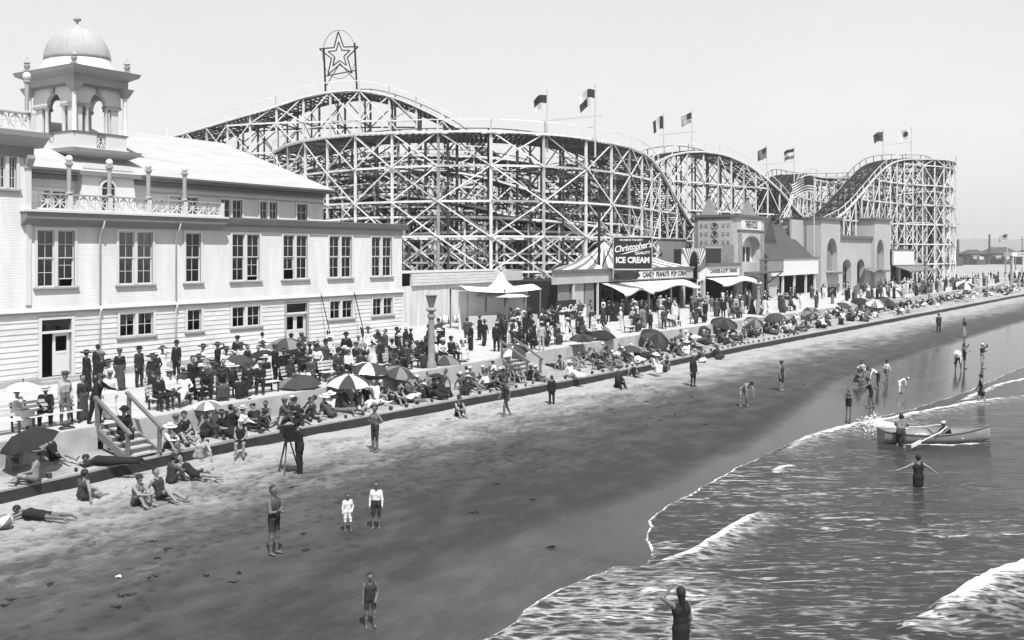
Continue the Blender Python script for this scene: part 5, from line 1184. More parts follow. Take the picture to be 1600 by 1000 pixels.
# leaning boathooks against the pavilion, bracket and small frames by its corner
for px, yt, yb in ((500, 458, 537), (552, 456, 522)):
    X_, d_ = at_row(px, 40.35); X2, d2 = at_row(px+22, 39.5); o = MB().tube([(X_, 40.28, CAM_H+(395-yt)*d_/FPX), (X2, 39.6, Z_PROM+.25)], .03, 6); o.tube([(X2-.35, 39.75, Z_PROM+1.2), (X2-.2, 39.68, Z_PROM+.8), (X2, 39.6, Z_PROM+.05)], [.04, .12, .10], 8); o = o.build('furled_parasol', signd); tag(o, 'furled dark parasol on a long pole leaning against the pavilion wall', 'parasol', 'furled parasols leaning on the pavilion')
for k, (px, py) in enumerate(((695, 506), (718, 504))):
    X_, Y_ = ground_point(px, py, Z_PROM); br = thing('barrel', 'wooden barrel lying on its side below the plank shed', 'barrel', (X_, Y_, Z_PROM+.33), .5, 'barrels lying by the shed')
    m = MB(); N = 12
    prof = [(.26, -.5), (.33, -.2), (.34, 0), (.33, .2), (.26, .5)]
    m.lathe((0, 0, 0), prof, N); o = m.build('staves', plankv, br); o.rotation_euler = (math.pi/2, 0, .3)
    m = MB(); [m.lathe((0, 0, 0), [(.335, z_), (.345, z_+.02), (.345, z_+.06), (.335, z_+.08)], N) for z_ in (-.3, .22)]; o = m.build('hoop', iron, br); o.rotation_euler = (math.pi/2, 0, .3)
# tall white folding chairs for hire near the tent
def hire_chair(px, py, rz, lab):
    X_, Y_ = ground_point(px, py, Z_PROM); c = thing('hire_chair', lab, 'chair', (X_, Y_, Z_PROM), rz, 'white hire chairs')
    for x_ in (-.4, .4):
        for y_ in (-.35, .35): boxo('leg', x_-.04, x_+.04, y_-.04, y_+.04, 0, 2.0 if y_ > 0 else 1.15, white, c)
    boxo('seat', -.44, .44, -.4, .4, .55, .62, white, c); 
    for k in range(5): boxo('back_slat', -.36, .36, .33, .38, .75+.26*k, .9+.26*k, white, c)
    boxo('arm', -.46, -.34, -.42, .4, 1.15, 1.2, white, c); boxo('arm', .34, .46, -.42, .4, 1.15, 1.2, white, c); boxo('name_board', -.36, .36, -.42, -.38, .62, .9, white, c)
hire_chair(898, 497, .4, 'tall white slatted chair for hire beside the soda signboard'); hire_chair(909, 496, .4, 'tall white slatted chair for hire beside the soda signboard')
# ------------------------------------------------------------------ far shore: cottages, poles, stand
def cottage(px0, px1, yroof, yeave, ybase, d, label, wins):
    p0, p1 = at_depth(px0, ybase, d), at_depth(px1, ybase, d); w = (p1-p0).length; S = d/FPX
    c = thing('cottage', label, 'house', (p0.x, p0.y, p0.z), math.atan2(p1.y-p0.y, p1.x-p0.x)); ze, zr = (ybase-yeave)*S, (ybase-yroof)*S
    dk = mat('dark_cottage_wall', .10, .9, .2, .1); dr = mat('dark_cottage_roof', .07, .9, .2, .1)
    boxo('wall', 0, w, 0, 9, -1.5, ze, dk, c); m = MB(); m.add([(-.8, -.8, ze), (w+.8, -.8, ze), (w+.8, 9.8, ze), (-.8, 9.8, ze), (w*.25, 4.5, zr), (w*.75, 4.5, zr)], [(0, 1, 5, 4), (1, 2, 5), (2, 3, 4, 5), (3, 0, 4), (0, 3, 2, 1)]); m.build('roof', dr, c)
    for u, v, zz0, zz1 in wins: wn = thing_part('window', c); boxo('frame', w*u, w*v, -.12, -.02, ze*zz0, ze*zz1, sashm, wn); boxo('pane', w*u+.3, w*v-.3, -.14, -.121, ze*zz0+.25, ze*zz1-.25, mat('pale_blind', .6), wn)
    boxo('porch_roof', w*.1, w*.55, -2.4, -.8, ze*.78, ze*.83, palewall, c)
cottage(1478, 1505, 391, 397, 411, 430, 'low dark cottage just past the coaster, behind the tall pole', [(.2, .4, .3, .7)])
cottage(1512, 1541, 390, 397, 410, 470, 'dark cottage with two pale windows across the sand', [(.3, .5, .35, .72), (.62, .85, .35, .72)])
cottage(1544, 1592, 386, 396, 410, 490, 'wide dark cottage with pale windows beside the short pole', [(.25, .42, .35, .72), (.55, .72, .35, .72), (.8, .93, .35, .72)])
cottage(1600, 1650, 388, 396, 410, 480, 'dark cottage behind the far beach stand', [(.3, .5, .35, .72)])
def pole(px, yt, yb, d, r_, label, name='telegraph_pole', arm=True):
    b, t = at_depth(px, yb, d), at_depth(px, yt, d); p = thing(name, label, 'pole', tuple(b)); m = MB(); m.tube([(0, 0, -1), (0, 0, t.z-b.z)], [r_, r_*.75], 8); m.build('shaft', mat('pole_wood', .08, .9, .2), p)
    if arm: m = MB(); h = t.z-b.z; m.bar((-1.6*RT[0], -1.6*RT[1], h*.82), (1.6*RT[0], 1.6*RT[1], h*.82), .18, .14); m.build('crossarm', mat('pole_wood', .08), p)
pole(1493, 339, 402, 330, .26, 'tall telegraph pole past the end of the coaster'); pole(1546, 366, 400, 430, .5, 'short thick pole beside the wide dark cottage', arm=False)
pole(1497, 374, 398, 600, .9, 'pale slender chimney stack behind the tall telegraph pole', 'chimney_stack', False); pole(1597, 369, 398, 420, .2, 'far telegraph pole behind the beach stand')
b = at_depth(1574, 400, 400); ff = thing('flag', 'far striped flag flying above the dark cottages', 'flag', tuple(b)); m = MB(); m.tube([(0, 0, -2), (0, 0, 9.2)], .12, 6); m.build('flag_pole', polem, ff); c = flag_cloth(None, 4.2, 2.4, 'stars', 4, '').build('flag_cloth', [fd, fl, fg], ff, True); c.location = (0, 0, 9)
b = at_depth(1575, 424, 240); bs = thing('beach_stand', 'far white beach stand with lettered canopy at the edge of the sand', 'stand', (b.x, b.y, 1.6), math.atan2(RT[1], RT[0]))
boxo('canopy_board', 0, 8, -2, 2, 5.0, 6.0, signw, bs); text_mesh('SURF BATHS', 'sign_lettering', lettm, bs, facing(3.6, -2.03, 5.5, 0), .85, 0, .01)
for x_ in (.3, 2.8, 5.3, 7.7): boxo('post', x_-.12, x_+.12, -1.9, -1.66, 0, 5.0, sashm, bs); boxo('post', x_-.12, x_+.12, 1.66, 1.9, 0, 5.0, sashm, bs)
boxo('counter', .2, 7.8, -1.6, -1.0, 0, 1.6, sashm, bs)
# ------------------------------------------------------------------ umbrellas, boat, camera, benches and small things
UM = {'black': mat('umbrella_black', .018, .85, .2), 'dark': mat('umbrella_dark', .045, .85, .15), 'grey': mat('umbrella_grey', .17, .85, .1), 'white': mat('umbrella_white', .66, .85, .05)}
polew = mat('umbrella_pole', .12, .6, .2)
def ground_z(X, Y):
    return float(Z_PROM if Y >= prom_y(X) else terrace_z(X, Y)+.02 if Y >= kerb_y(X) else beach_z(X, Y))
_UMESH = {}
def umbrella(px, py, Y, r, cols, label, tilt=(0, 0), group=None, pole=True, n=8):
    """py is the top of the canopy, Y the row it stands on, r its radius in metres"""
    X, d = at_row(px, Y); zt = CAM_H+(HORIZON-py)*d/FPX; zg = ground_z(X, Y)
    u = thing('beach_umbrella', label, 'umbrella', (X, Y, zt), 0, group); u.rotation_euler = (Matrix.Rotation(tilt[0], 3, Vector((RT[0], RT[1], 0))) @ Matrix.Rotation(tilt[1], 3, Vector((FW[0], FW[1], 0))) @ Matrix.Rotation(R.uniform(0, 6), 3, 'Z')).to_euler()
    prof = [(.03, 0), (.35, -.045), (.68, -.17), (.9, -.32), (1.0, -.44)]
    for k in range(n):
        a0, a1 = 2*math.pi*k/n, 2*math.pi*(k+1)/n; m = MB(); vs_ = []; N = 5
        for i, (q, z) in enumerate(prof):
            for j in range(N):
                t = j/(N-1); a = a0+(a1-a0)*t; sag = .045*math.sin(math.pi*t)*(q**1.5); rr_ = q*r*(1-.06*math.sin(math.pi*t)*q)
                vs_.append((rr_*math.cos(a), rr_*math.sin(a), (z+(-.0 if i < 4 else 0))*r+sag*r*(.3 if i == 4 else -.4)))
        m.add(vs_, [(i*N+j, (i+1)*N+j, (i+1)*N+j+1, i*N+j+1) for i in range(len(prof)-1) for j in range(N-1)])
        key = (round(r, 2), n, k)
        o = m.build('panel', UM[cols[k % len(cols)]], u, True)
        m = MB(); m.tube([(q*r*math.cos(a0), q*r*math.sin(a0), z*r-.02) for q, z in prof], .012, 4); m.build('rib', polew, u)
    m = MB(); m.lathe((0, 0, -.02), [(.03, 0), (.02, .12), (.005, .16)], 6); m.build('finial', polew, u)
    if pole: m = MB(); m.tube([(0, 0, 0), (0, 0, -min(2.3, zt-zg+.15))], .022, 6); m.build('pole', polew, u)
    return u
umbrella(40, 674, 27.9, .85, ['black'], 'domed black umbrella tilted on the sand beside the left stairs', (.25, -.2))
umbrella(36, 597, 30.1, .55, ['white'], 'small fringed white parasol above a woman in white', (0, 0), None, False)
umbrella(447, 528, 33.0, .98, ['grey', 'dark'], 'grey and dark panelled umbrella on the promenade by the second door', (.05, 0))
umbrella(468, 586, 29.6, .93, ['dark', 'dark', 'grey'], 'dark umbrella with grey panels at the promenade edge', (.12, 0))
umbrella(545, 585, 28.0, .97, ['white', 'dark'], 'white and dark panelled umbrella standing on the sand terrace', (.1, .05))
umbrella(577, 566, 29.2, .98, ['white', 'dark', 'dark'], 'white umbrella with broad dark panels behind the dark grey one', (.05, .1))
umbrella(625, 573, 28.4, .86, ['dark', 'grey'], 'charcoal umbrella leaning beside the white panelled umbrella', (.15, .25))
umbrella(695, 555, 29.6, .92, ['grey', 'dark'], 'grey and charcoal umbrella in front of the stone lamp post', (.08, .05))
umbrella(320, 560, 32.6, .6, ['dark', 'grey'], 'small dark and grey parasol on the promenade before the single window', (0, 0))
umbrella(380, 556, 31.4, .62, ['dark'], 'small dark parasol over the seated promenade crowd', (.1, .3)); umbrella(405, 548, 32.4, .62, ['black'], 'small black parasol over the seated promenade crowd', (.1, -.2))
umbrella(675, 588, 28.2, .5, ['black'], 'small black parasol laid open on the sand below the lamp post', (.5, -.3), None, False)
umbrella(322, 626, 28.6, .5, ['white', 'grey'], 'small white and grey parasol against the retaining wall', (.2, 0))
umbrella(803, 540, 28.8, .85, ['grey', 'white', 'dark', 'dark'], 'grey white and dark umbrella tilted beside the middle stairs', (.35, -.2))
for px, py, Y, r, c, lab, tl in [(910, 522, 28.2, .85, ['dark', 'black'], 'dark umbrella at the promenade edge past the middle stairs', (.1, 0)), (942, 516, 29.0, .95, ['black'], 'broad black umbrella at the promenade edge before the striped tent', (.1, .1)),
    (985, 540, 25.6, .75, ['dark'], 'dark umbrella beside a woman in white on the kerb', (.05, 0)), (1027, 520, 27.2, 1.1, ['dark', 'black'], 'large dark umbrella tilted low on the sand below the booth', (.5, .3)),
    (1095, 514, 27.8, .8, ['black'], 'black umbrella lying open on the sand below the sunburst booth', (.6, -.2)), (1133, 498, 27.0, 1.15, ['dark', 'black'], 'large black umbrella on the sand before the turreted tower', (.35, .1)),
    (1180, 498, 25.6, .85, ['dark', 'grey'], 'dark and grey umbrella on the sand below the lamp post', (.5, .1)), (1208, 492, 25.8, .9, ['dark'], 'plain dark umbrella next to the dark and grey one', (.4, -.3)),
    (1270, 488, 25.0, .95, ['grey', 'dark'], 'grey and dark pinwheel umbrella lying tilted on the far sand', (.9, 0)), (1322, 474, 24.4, .9, ['dark'], 'dark umbrella on the sand before the gateway', (.3, .3)), (1345, 466, 24.6, 1.1, ['black'], 'broad black umbrella on the sand before the gateway', (.2, 0)),
    (1368, 469, 22.8, 1.05, ['grey', 'white'], 'pale grey umbrella between two black ones on the far sand', (.4, 0)), (1387, 466, 22.6, 1.1, ['black', 'dark'], 'black umbrella beside the pale grey one on the far sand', (.4, .3)),
    (1397, 452, 24.6, 1.2, ['white', 'dark', 'white'], 'white and dark umbrella on the far sand below the gateway', (.4, -.2)), (1443, 449, 23.0, 1.2, ['dark'], 'dark low umbrella near the far lamp post', (.3, 0)), (1508, 440, 20.5, 1.5, ['white', 'dark'], 'white and dark umbrella farthest along the beach', (.5, 0)),
    (1590, 436, 17.0, 1.4, ['grey', 'dark'], 'grey umbrella near the far beach stand', (.3, 0))]:
    umbrella(px, py, Y, r, c, lab, tl)
# rowing boat in the shallows
bx, by = ground_point(1462, 690, SEA); rz = math.atan2(RT[1], RT[0])
BO = thing('rowing_boat', 'grey wooden rowing boat pushed out through the shallows', 'boat', (bx, by, SEA-.12), rz+.06)
hullm = mat('boat_paint', .28, .6, .15, 1.5); Lb = 4.7; NS, NR = 21, 9; vs_ = []
def hull(t):                                              # half beam, keel height, gunwale height at station t
    return .68*(math.sin(math.pi*min(1, (t*.86+.16)))**.75 if t < .98 else .02), .02+.55*max(0, t-.72)**1.5*2.2+.05*(1-t), .50+.30*abs(t-.4)**1.8*2.2
for s_ in (1.0, .955):
    for i in range(NS):
        t = i/(NS-1); hb, kz, gz = hull(t); hb = max(hb*s_, .012)
        for j in range(NR):
            a = -math.pi/2+math.pi*j/(NR-1); vs_.append(((t-.5)*Lb*(1 if s_ == 1 else .985), hb*math.copysign(abs(math.sin(a))**.7, math.sin(a)), kz+(0 if s_ == 1 else .03)+(gz-kz)*(1-math.cos(a)**.8 if math.cos(a) > 0 else 1)))
m = MB(); o_ = NS*NR
m.add(vs_, [(k+i*NR+j, k+(i+1)*NR+j, k+(i+1)*NR+j+1, k+i*NR+j+1) for k in (0, o_) for i in range(NS-1) for j in range(NR-1)]+[(i*NR+e, (i+1)*NR+e, o_+(i+1)*NR+e, o_+i*NR+e) for i in range(NS-1) for e in (0, NR-1)]+[tuple(range(NR)), tuple(range(o_, o_+NR))])
m.build('hull', hullm, BO, 'auto')
for sg in (-1, 1):
    m = MB(); m.tube([((i/(NS-1)-.5)*Lb, sg*max(hull(i/(NS-1))[0], .01), hull(i/(NS-1))[2]+.01) for i in range(NS)], .035, 6); m.build('gunwale', dark_trim, BO, True)
for x_ in (-1.5, -.3, .8): t = x_/Lb+.5; boxo('thwart', x_-.13, x_+.13, -hull(t)[0]*.93, hull(t)[0]*.93, .32, .36, plankv, BO)
for sg in (-1, 1):
    m = MB(); m.tube([(.35, sg*.25, .78), (-.2, sg*.7, .62), (-1.5, sg*1.6, .42)], .025, 6); m.bar((-1.4, sg*1.53, .44), (-2.0, sg*1.95, .34), .03, .15); o = m.build('oar', plankv); tag(o, 'wooden oar held out over the %s side of the boat' % ('seaward' if sg < 0 else 'shore'), 'oar'); o.matrix_world = BO.matrix_basis.copy() if False else Matrix.Translation(BO.location) @ Matrix.Rotation(BO.rotation_euler.z, 4, 'Z')
# churned splash where the stern meets the swash
m = MB()
for k in range(900):
    a, q = R.uniform(0, 6.28), R.random()**.7; px, py = 1364+36*q*math.cos(a), 670+19*q*math.sin(a); X, Y = ground_point(px, py, SEA); z = SEA+.02+max(0, R.gauss(.16, .2))*(1.2-q); s_ = R.uniform(.012, .07)*(1.15-q)
    vs_ = [(X+s_*R.uniform(.5, 1.5)*c[0], Y+s_*R.uniform(.5, 1.5)*c[1], z+s_*R.uniform(.4, 1.0)*c[2]) for c in ((1, 0, 0), (-1, 0, 0), (0, 1, 0), (0, -1, 0), (0, 0, 1), (0, 0, -1))]
    m.add(vs_, [(0, 2, 4), (2, 1, 4), (1, 3, 4), (3, 0, 4), (2, 0, 5), (1, 2, 5), (3, 1, 5), (0, 3, 5)])
tag(m.build('splash', mat('sea_foam', .72, .9, .05), None, True), 'white splash of churned foam at the stern of the boat', 'foam', kind='stuff')
# plate camera on its tripod
X, Y = ground_point(449, 737, .22); z0 = float(beach_z(X, Y)); CM = thing('plate_camera', 'black plate camera on a three legged wooden tripod beside the photographer', 'camera', (X, Y, z0), HEAD+.6)
for a in (.4, 2.5, 4.6): beam('tripod_leg', (.05*math.cos(a), .05*math.sin(a), 1.22), (.42*math.cos(a), .42*math.sin(a), -.03), .045, .045, mat('tripod_wood', .10), CM)
boxo('camera_body', -.18, .12, -.2, .2, 1.24, 1.62, signd, CM); boxo('bellows', .12, .32, -.15, .15, 1.28, 1.56, mat('bellows_leather', .03), CM); m = MB(); m.tube([(.32, 0, 1.42), (.42, 0, 1.42)], .06, 10); m.build('lens', iron, CM)
m = MB(); N = 8; vs_ = [(-.16-.30*(i/N)**1.3, (-.23+.46*j/N)*(1-.25*i/N), 1.64-.5*(i/N)**1.2) for i in range(N+1) for j in range(N+1)]; m.add(vs_, [(i*(N+1)+j, (i+1)*(N+1)+j, (i+1)*(N+1)+j+1, i*(N+1)+j+1) for i in range(N) for j in range(N)]); m.build('dark_cloth', mat('focusing_cloth', .012, .95, .2, spec=.05), CM, True)
# beach ball, crate, kelp
X, Y = ground_point(8, 830, .15); o = MB()
for k in range(6):
    a0, a1 = k*math.pi/3, (k+1)*math.pi/3; NN = 6; vs_ = [(.2*math.sin(p)*math.cos(a0+(a1-a0)*j/4), .2*math.sin(p)*math.sin(a0+(a1-a0)*j/4), .2*math.cos(p)) for p in np.linspace(.02, math.pi-.02, 9) for j in range(5)]
    o.add(vs_, [(i*5+j, (i+1)*5+j, (i+1)*5+j+1, i*5+j+1) for i in range(8) for j in range(4)], k % 2)
o = o.build('beach_ball', [UM['grey'], UM['white']], None, True); o.location = (X, Y, float(beach_z(X, Y))+.2); o.rotation_euler = (.6, .4, 0); tag(o, 'pale panelled beach ball lying near the sunbather', 'ball')
X, Y = ground_point(143, 702, .9); cr = thing('picnic_hamper', 'dark square hamper standing at the foot of the left stairs', 'hamper', (X, Y, .85), .3); boxo('hamper_body', -.28, .28, -.24, .24, 0, .42, signd, cr); boxo('hamper_lid', -.3, .3, -.26, .26, .421, .47, mat('hamper_lid', .06), cr)
kel = mat('wet_kelp', .022, .5, .3)
KP = [(690, 205), (650, 240), (1275, 190), (860, 300), (975, 320), (490, 430), (1265, 128), (45, 415), (20, 440), (1000, 285), (630, 180), (280, 580), (410, 582), (635, 310), (205, 355), (515, 385)]
KP = [(a*.375, 780+b*.375) for a, b in KP]+[(1030, 636), (1055, 644), (1100, 656), (1080, 620), (1030, 652), (1256, 598), (1010, 628), (700, 662), (640, 690), (775, 748), (830, 768), (455, 764), (410, 752), (1330, 548), (1300, 560), (860, 835), (740, 790), (1010, 660), (955, 640)]
for k, (px, py) in enumerate(KP):
    X, Y = ground_point(px, py, .05); L_ = R.uniform(.08, .3); m = MB(); a = R.uniform(-.6, .3)-.2
    P_ = [(L_*(t-.5)*math.cos(a+.8*math.sin(t*5+k)), L_*(t-.5)*math.sin(a+.8*math.sin(t*5+k)), .02+.015*math.sin(t*9+k)) for t in np.linspace(0, 1, 7)]; m.tube(P_, [.006, .012, .02, .014, .018, .01, .005], 6)
    for q in range(3): p = P_[1+2*q]; m.tube([p, (p[0]+R.uniform(-.1, .1), p[1]+R.uniform(-.14, .14), .03), (p[0]+R.uniform(-.2, .2), p[1]+R.uniform(-.15, .15), .015)], [.01, .012, .004], 5)
    o = m.build('seaweed_strand', kel, None, True); o.location = (X, Y, float(beach_z(X, Y))); tag(o, 'small dark strand of seaweed lying on the damp beach sand', 'seaweed', 'seaweed scattered on the beach')
X, Y = ground_point(186, 895, .1); o = MB(); N = 5; o.add([(.07*(i/N-.5)*1.6, .13*(j/N-.5), .01+.02*math.sin(i*2+j)) for i in range(N+1) for j in range(N+1)], [(i*(N+1)+j, (i+1)*(N+1)+j, (i+1)*(N+1)+j+1, i*(N+1)+j+1) for i in range(N) for j in range(N)]); o = o.build('paper_scrap', signw); o.location = (X, Y, float(beach_z(X, Y))+.02); tag(o, 'crumpled scrap of white paper on the empty damp sand', 'paper')
# promenade benches, white slats on iron ends
benchm = mat('bench_paint', .62, .7, .15)
def bench(X, Y, rz, label):
    b = thing('bench', label, 'bench', (X, Y, Z_PROM), rz, 'white slatted promenade benches')
    for k in range(3): boxo('seat_slat', -.9, .9, -.22+.15*k, -.09+.15*k, .42, .45, benchm, b)
    for k in range(3): beam('back_slat', (-.9, .27+.03*k, .58+.14*k), (.9, .27+.03*k, .58+.14*k), .03, .1, benchm, b)
    for x_ in (-.8, .8):
        boxo('leg', x_-.03, x_+.03, -.2, -.14, 0, .42, iron, b); beam('leg', (x_, .24, 0), (x_, .36, .95), .06, .05, iron, b); boxo('bearer', x_-.03, x_+.03, -.2, .26, .37, .418, iron, b)
BENCH = []
for row, (xa, xb, dy, wh) in enumerate([(16.8, 19.8, 1.2, 'left of the first stairs'), (23.6, 43.0, 1.25, 'front row'), (24.6, 43.0, 2.75, 'second row'), (48.5, 62.0, 1.4, 'past the middle stairs'), (64, 98, 1.5, 'before the shops')]):
    x = xa
    while x < xb:
        Y = float(prom_y(x))+dy+R.uniform(-.12, .12); rz = R.uniform(-.2, .12)
        lab = {0: 'white slatted bench on the promenade left of the first stairs', 1: 'white slatted bench along the promenade edge between the two stairs', 2: 'white slatted bench in the back row between the two stairs', 3: 'white slatted bench past the middle stairs near the kiosk', 4: 'white slatted bench on the promenade before the shops'}[row]
        bench(x, Y, rz, lab); BENCH.append((x, Y, rz, row)); x += 2.05+R.uniform(0, .5) if row < 3 else R.uniform(2.4, 4.2) if row == 3 else R.uniform(4, 8)
# ------------------------------------------------------------------ people: one continuous body per pose, grown from bones
V = lambda *a: np.array(a, float)
def nrm(v): v = np.array(v, float); return v/np.linalg.norm(v)
HEADS, HAIR, TORSO, UARM, FARM, HAND, HIP, THIGH, SHIN, FOOT, SKIRT = range(11)
def bones(P, coat=False, skirt=None):
    """pose -> list of tapered bones (a, ra, b, rb, zone) plus head frame and hands"""
    pel = V(*P['pel']); t = nrm(P.get('torso', (0, 0, 1))); hd = nrm(P.get('head', t)); left = nrm(P.get('left', (0, 1, 0))); f = np.cross(left, t); fc = np.cross(left, hd)
    if 'turn' in P: a = P['turn']; fc = fc*math.cos(a)+left*math.sin(a)
    c = .016 if coat else 0; Bn = []
    neck = pel+t*.52; waist = pel+t*.17; chest = pel+t*.36
    for s in (-1, 1):
        Bn.append((pel+left*s*.075, .108+c, waist+left*s*.055, .098+c*1.3, TORSO if coat else HIP)); Bn.append((waist+left*s*.055, .100+c*1.3, chest+left*s*.085+f*.01, .112+c, TORSO)); Bn.append((chest+left*s*.085, .108+c, pel+t*.45+left*s*.12, .066+c, TORSO))
    Bn.append((neck-t*.03, .056, neck+hd*.08, .052, HEADS))
    hc = neck+hd*.185
    Bn.append((neck+hd*.105+fc*.035, .058, hc+fc*.02, .078, HEADS)); Bn.append((hc+fc*.018, .080, hc+hd*.02, .088, HEADS)); Bn.append((hc+fc*.098+hd*-.0, .008, hc+fc*.105-hd*.028, .015, HEADS))
    for s in (-1, 1): cr = nrm(np.cross(hd, fc)); Bn.append((hc+cr*s*.085-hd*.02, .014, hc+cr*s*.09+hd*.015, .018, HEADS))
    Bn.append((hc+hd*.035-fc*.018, .092, hc-fc*.03+hd*.0, .086, HAIR))
    if P.get('longhair'): Bn.append((hc-fc*.05, .07, neck-f*.06-t*.12, .05, HAIR))
    hands = []
    for s, k in ((1, 'armL'), (-1, 'armR')):
        ua, fa = P[k]; ua, fa = nrm(np.array(ua)*[1, s, 1]), nrm(np.array(fa)*[1, s, 1]); sh = pel+t*.455+left*s*.165
        el = sh+ua*.285; wr = el+fa*.25; hn = nrm(np.array(P.get('hand', fa if 'hand' not in P else P['hand'])))
        Bn.append((sh, .056+c, el, .042+c, UARM)); Bn.append((el, .041+c*.9, wr, .028+c*.5, FARM)); Bn.append((wr, .028, wr+fa*.07, .034, HAND)); hands.append((wr+fa*.07, fa, s))
    feet = []
    tr = .018 if P.get('trousers') or coat else 0
    for s, k in ((1, 'legL'), (-1, 'legR')):
        th, shn = P[k][:2]; ft = P[k][2] if len(P[k]) > 2 else (1, .15, -.08)
        th, shn, ft = [nrm(np.array(v)*[1, s, 1]) for v in (th, shn, ft)]; hp = pel-t*.03+left*s*.088; kn = hp+th*.43; an = kn+shn*.41
        Bn.append((hp, .092+tr*.5, hp+th*.26, .073+tr, HIP)); Bn.append((hp+th*.24, .074+tr, kn, .055+tr, THIGH)); Bn.append((kn, .054+tr, kn+shn*.16-f*.012, .056+tr, SHIN)); Bn.append((kn+shn*.16-f*.012, .054+tr, an, .036+tr*1.4, SHIN)); Bn.append((an-ft*.03, .036, an+ft*.15, .030, FOOT)); feet.append(an)
        P.setdefault('_kn', {})[s] = kn; P.setdefault('_an', {})[s] = an
    if coat:
        for s in (-1, 1): Bn.append((pel+left*s*.07, .125, pel-t*.03+left*s*.09+(nrm(np.array(P['legL'][0]))*.10), .125, TORSO))
    if skirt:
        kn, an = P['_kn'], P['_an']; km = (kn[1]+kn[-1])/2; am = (an[1]+an[-1])/2; seated = km[2] > pel[2]-.25
        if skirt == 'long':
            for s in (-1, 1):
                Bn.append((pel+left*s*.07, .12, kn[s], .115, SKIRT)); Bn.append((kn[s], .115, an[s]+V(0, 0, .07) if not P.get('lying') else an[s], .13 if not P.get('lying') else .07, SKIRT))
            Bn.append((pel, .13, km, .12, SKIRT)); Bn.append((km, .13, am+V(0, 0, .08), .15 if not P.get('lying') else .08, SKIRT))
        else:
            for s in (-1, 1): Bn.append((pel+left*s*.06, .125, pel+(kn[s]-pel)*.62, .115, SKIRT))
            Bn.append((pel, .125, pel+(km-pel)*.62, .12, SKIRT))
    return Bn, (hc, hd, fc), hands
def grow(Bn, h):
    """smooth union of tapered bones sampled on a grid, skinned with surface nets"""
    lo = np.min([np.minimum(a-ra, b-rb) for a, ra, b, rb, _ in Bn], 0)-3*h; hi = np.max([np.maximum(a+ra, b+rb) for a, ra, b, rb, _ in Bn], 0)+3*h
    n = np.ceil((hi-lo)/h).astype(int)+1; F = np.full(n, 9.0, np.float32); K = .028
    ax = [lo[i]+h*np.arange(n[i]) for i in range(3)]
    for a, ra, b, rb, _ in Bn:
        mn = np.minimum(a-ra, b-rb)-.09; mx = np.maximum(a+ra, b+rb)+.09; i0 = np.maximum(((mn-lo)/h).astype(int), 0); i1 = np.minimum(((mx-lo)/h).astype(int)+2, n)
        X, Y, Z = np.meshgrid(*[ax[i][i0[i]:i1[i]] for i in range(3)], indexing='ij'); e = b-a; L2 = max(e@e, 1e-9)
        u = np.clip(((X-a[0])*e[0]+(Y-a[1])*e[1]+(Z-a[2])*e[2])/L2, 0, 1)
        d = np.sqrt((X-a[0]-u*e[0])**2+(Y-a[1]-u*e[1])**2+(Z-a[2]-u*e[2])**2)-(ra+(rb-ra)*u)
        sl = tuple(slice(i0[i], i1[i]) for i in range(3)); g = F[sl]; k = min(K, .6*min(ra, rb)+.004)
        hh = np.clip(.5+.5*(g-d)/k, 0, 1); F[sl] = g*(1-hh)+d*hh-k*hh*(1-hh)
    ins = F < 0
    cs = np.zeros(n-1, int)
    for dx in (0, 1):
        for dy in (0, 1):
            for dz in (0, 1): cs += ins[dx:n[0]-1+dx, dy:n[1]-1+dy, dz:n[2]-1+dz]
    act = (cs > 0) & (cs < 8); idx = -np.ones(n-1, int); C = np.argwhere(act); idx[act] = np.arange(len(C))
    acc = np.zeros((len(C), 3)); num = np.zeros(len(C))
    cor = [(x, y, z) for x in (0, 1) for y in (0, 1) for z in (0, 1)]
    for p in cor:
        for ax_ in range(3):
            if p[ax_]: continue
            q = list(p); q[ax_] = 1
            fa, fb = F[C[:, 0]+p[0], C[:, 1]+p[1], C[:, 2]+p[2]], F[C[:, 0]+q[0], C[:, 1]+q[1], C[:, 2]+q[2]]; w = (fa < 0) != (fb < 0)
            t = np.where(w, fa/np.where(w, fa-fb, 1), 0); pos = np.tile(np.array(p, float), (len(C), 1)); pos[:, ax_] += t; acc += pos*w[:, None]; num += w
    vert = lo+h*(C+acc/np.maximum(num, 1)[:, None])
    Q = []
    for ax_ in range(3):
        sA = [slice(None)]*3; sB = [slice(None)]*3; sA[ax_] = slice(0, -1); sB[ax_] = slice(1, None); e = ins[tuple(sA)] != ins[tuple(sB)]
        E_ = np.argwhere(e); o1, o2 = [(1, 2), (2, 0), (0, 1)][ax_]
        E_ = E_[(E_[:, o1] > 0) & (E_[:, o2] > 0) & (E_[:, o1] < n[o1]-1) & (E_[:, o2] < n[o2]-1)]
        def cell(da, db): q = E_.copy(); q[:, o1] -= da; q[:, o2] -= db; return idx[q[:, 0], q[:, 1], q[:, 2]]
        quad = np.stack([cell(1, 1), cell(0, 1), cell(0, 0), cell(1, 0)], 1); fl = ~ins[E_[:, 0], E_[:, 1], E_[:, 2]]; quad[fl] = quad[fl][:, ::-1]; Q.append(quad)
    Q = np.concatenate(Q); return vert, Q
POSE = {}
def pose(name, **k): POSE[name] = k
dn = ((.06, .20, -1), (.22, .02, -1)); sl_ = ((.02, .05, -1), (-.04, .0, -1))
pose('stand', pel=(0, 0, .90), armL=dn, armR=dn, legL=sl_, legR=((.06, .06, -1), (-.02, .02, -1)))
pose('pocket', pel=(0, 0, .90), armL=((-.12, .35, -1), (.5, -.35, -.8)), armR=dn, legL=((.1, .1, -1), (0, 0, -1)), legR=sl_, head=(.1, 0, 1))
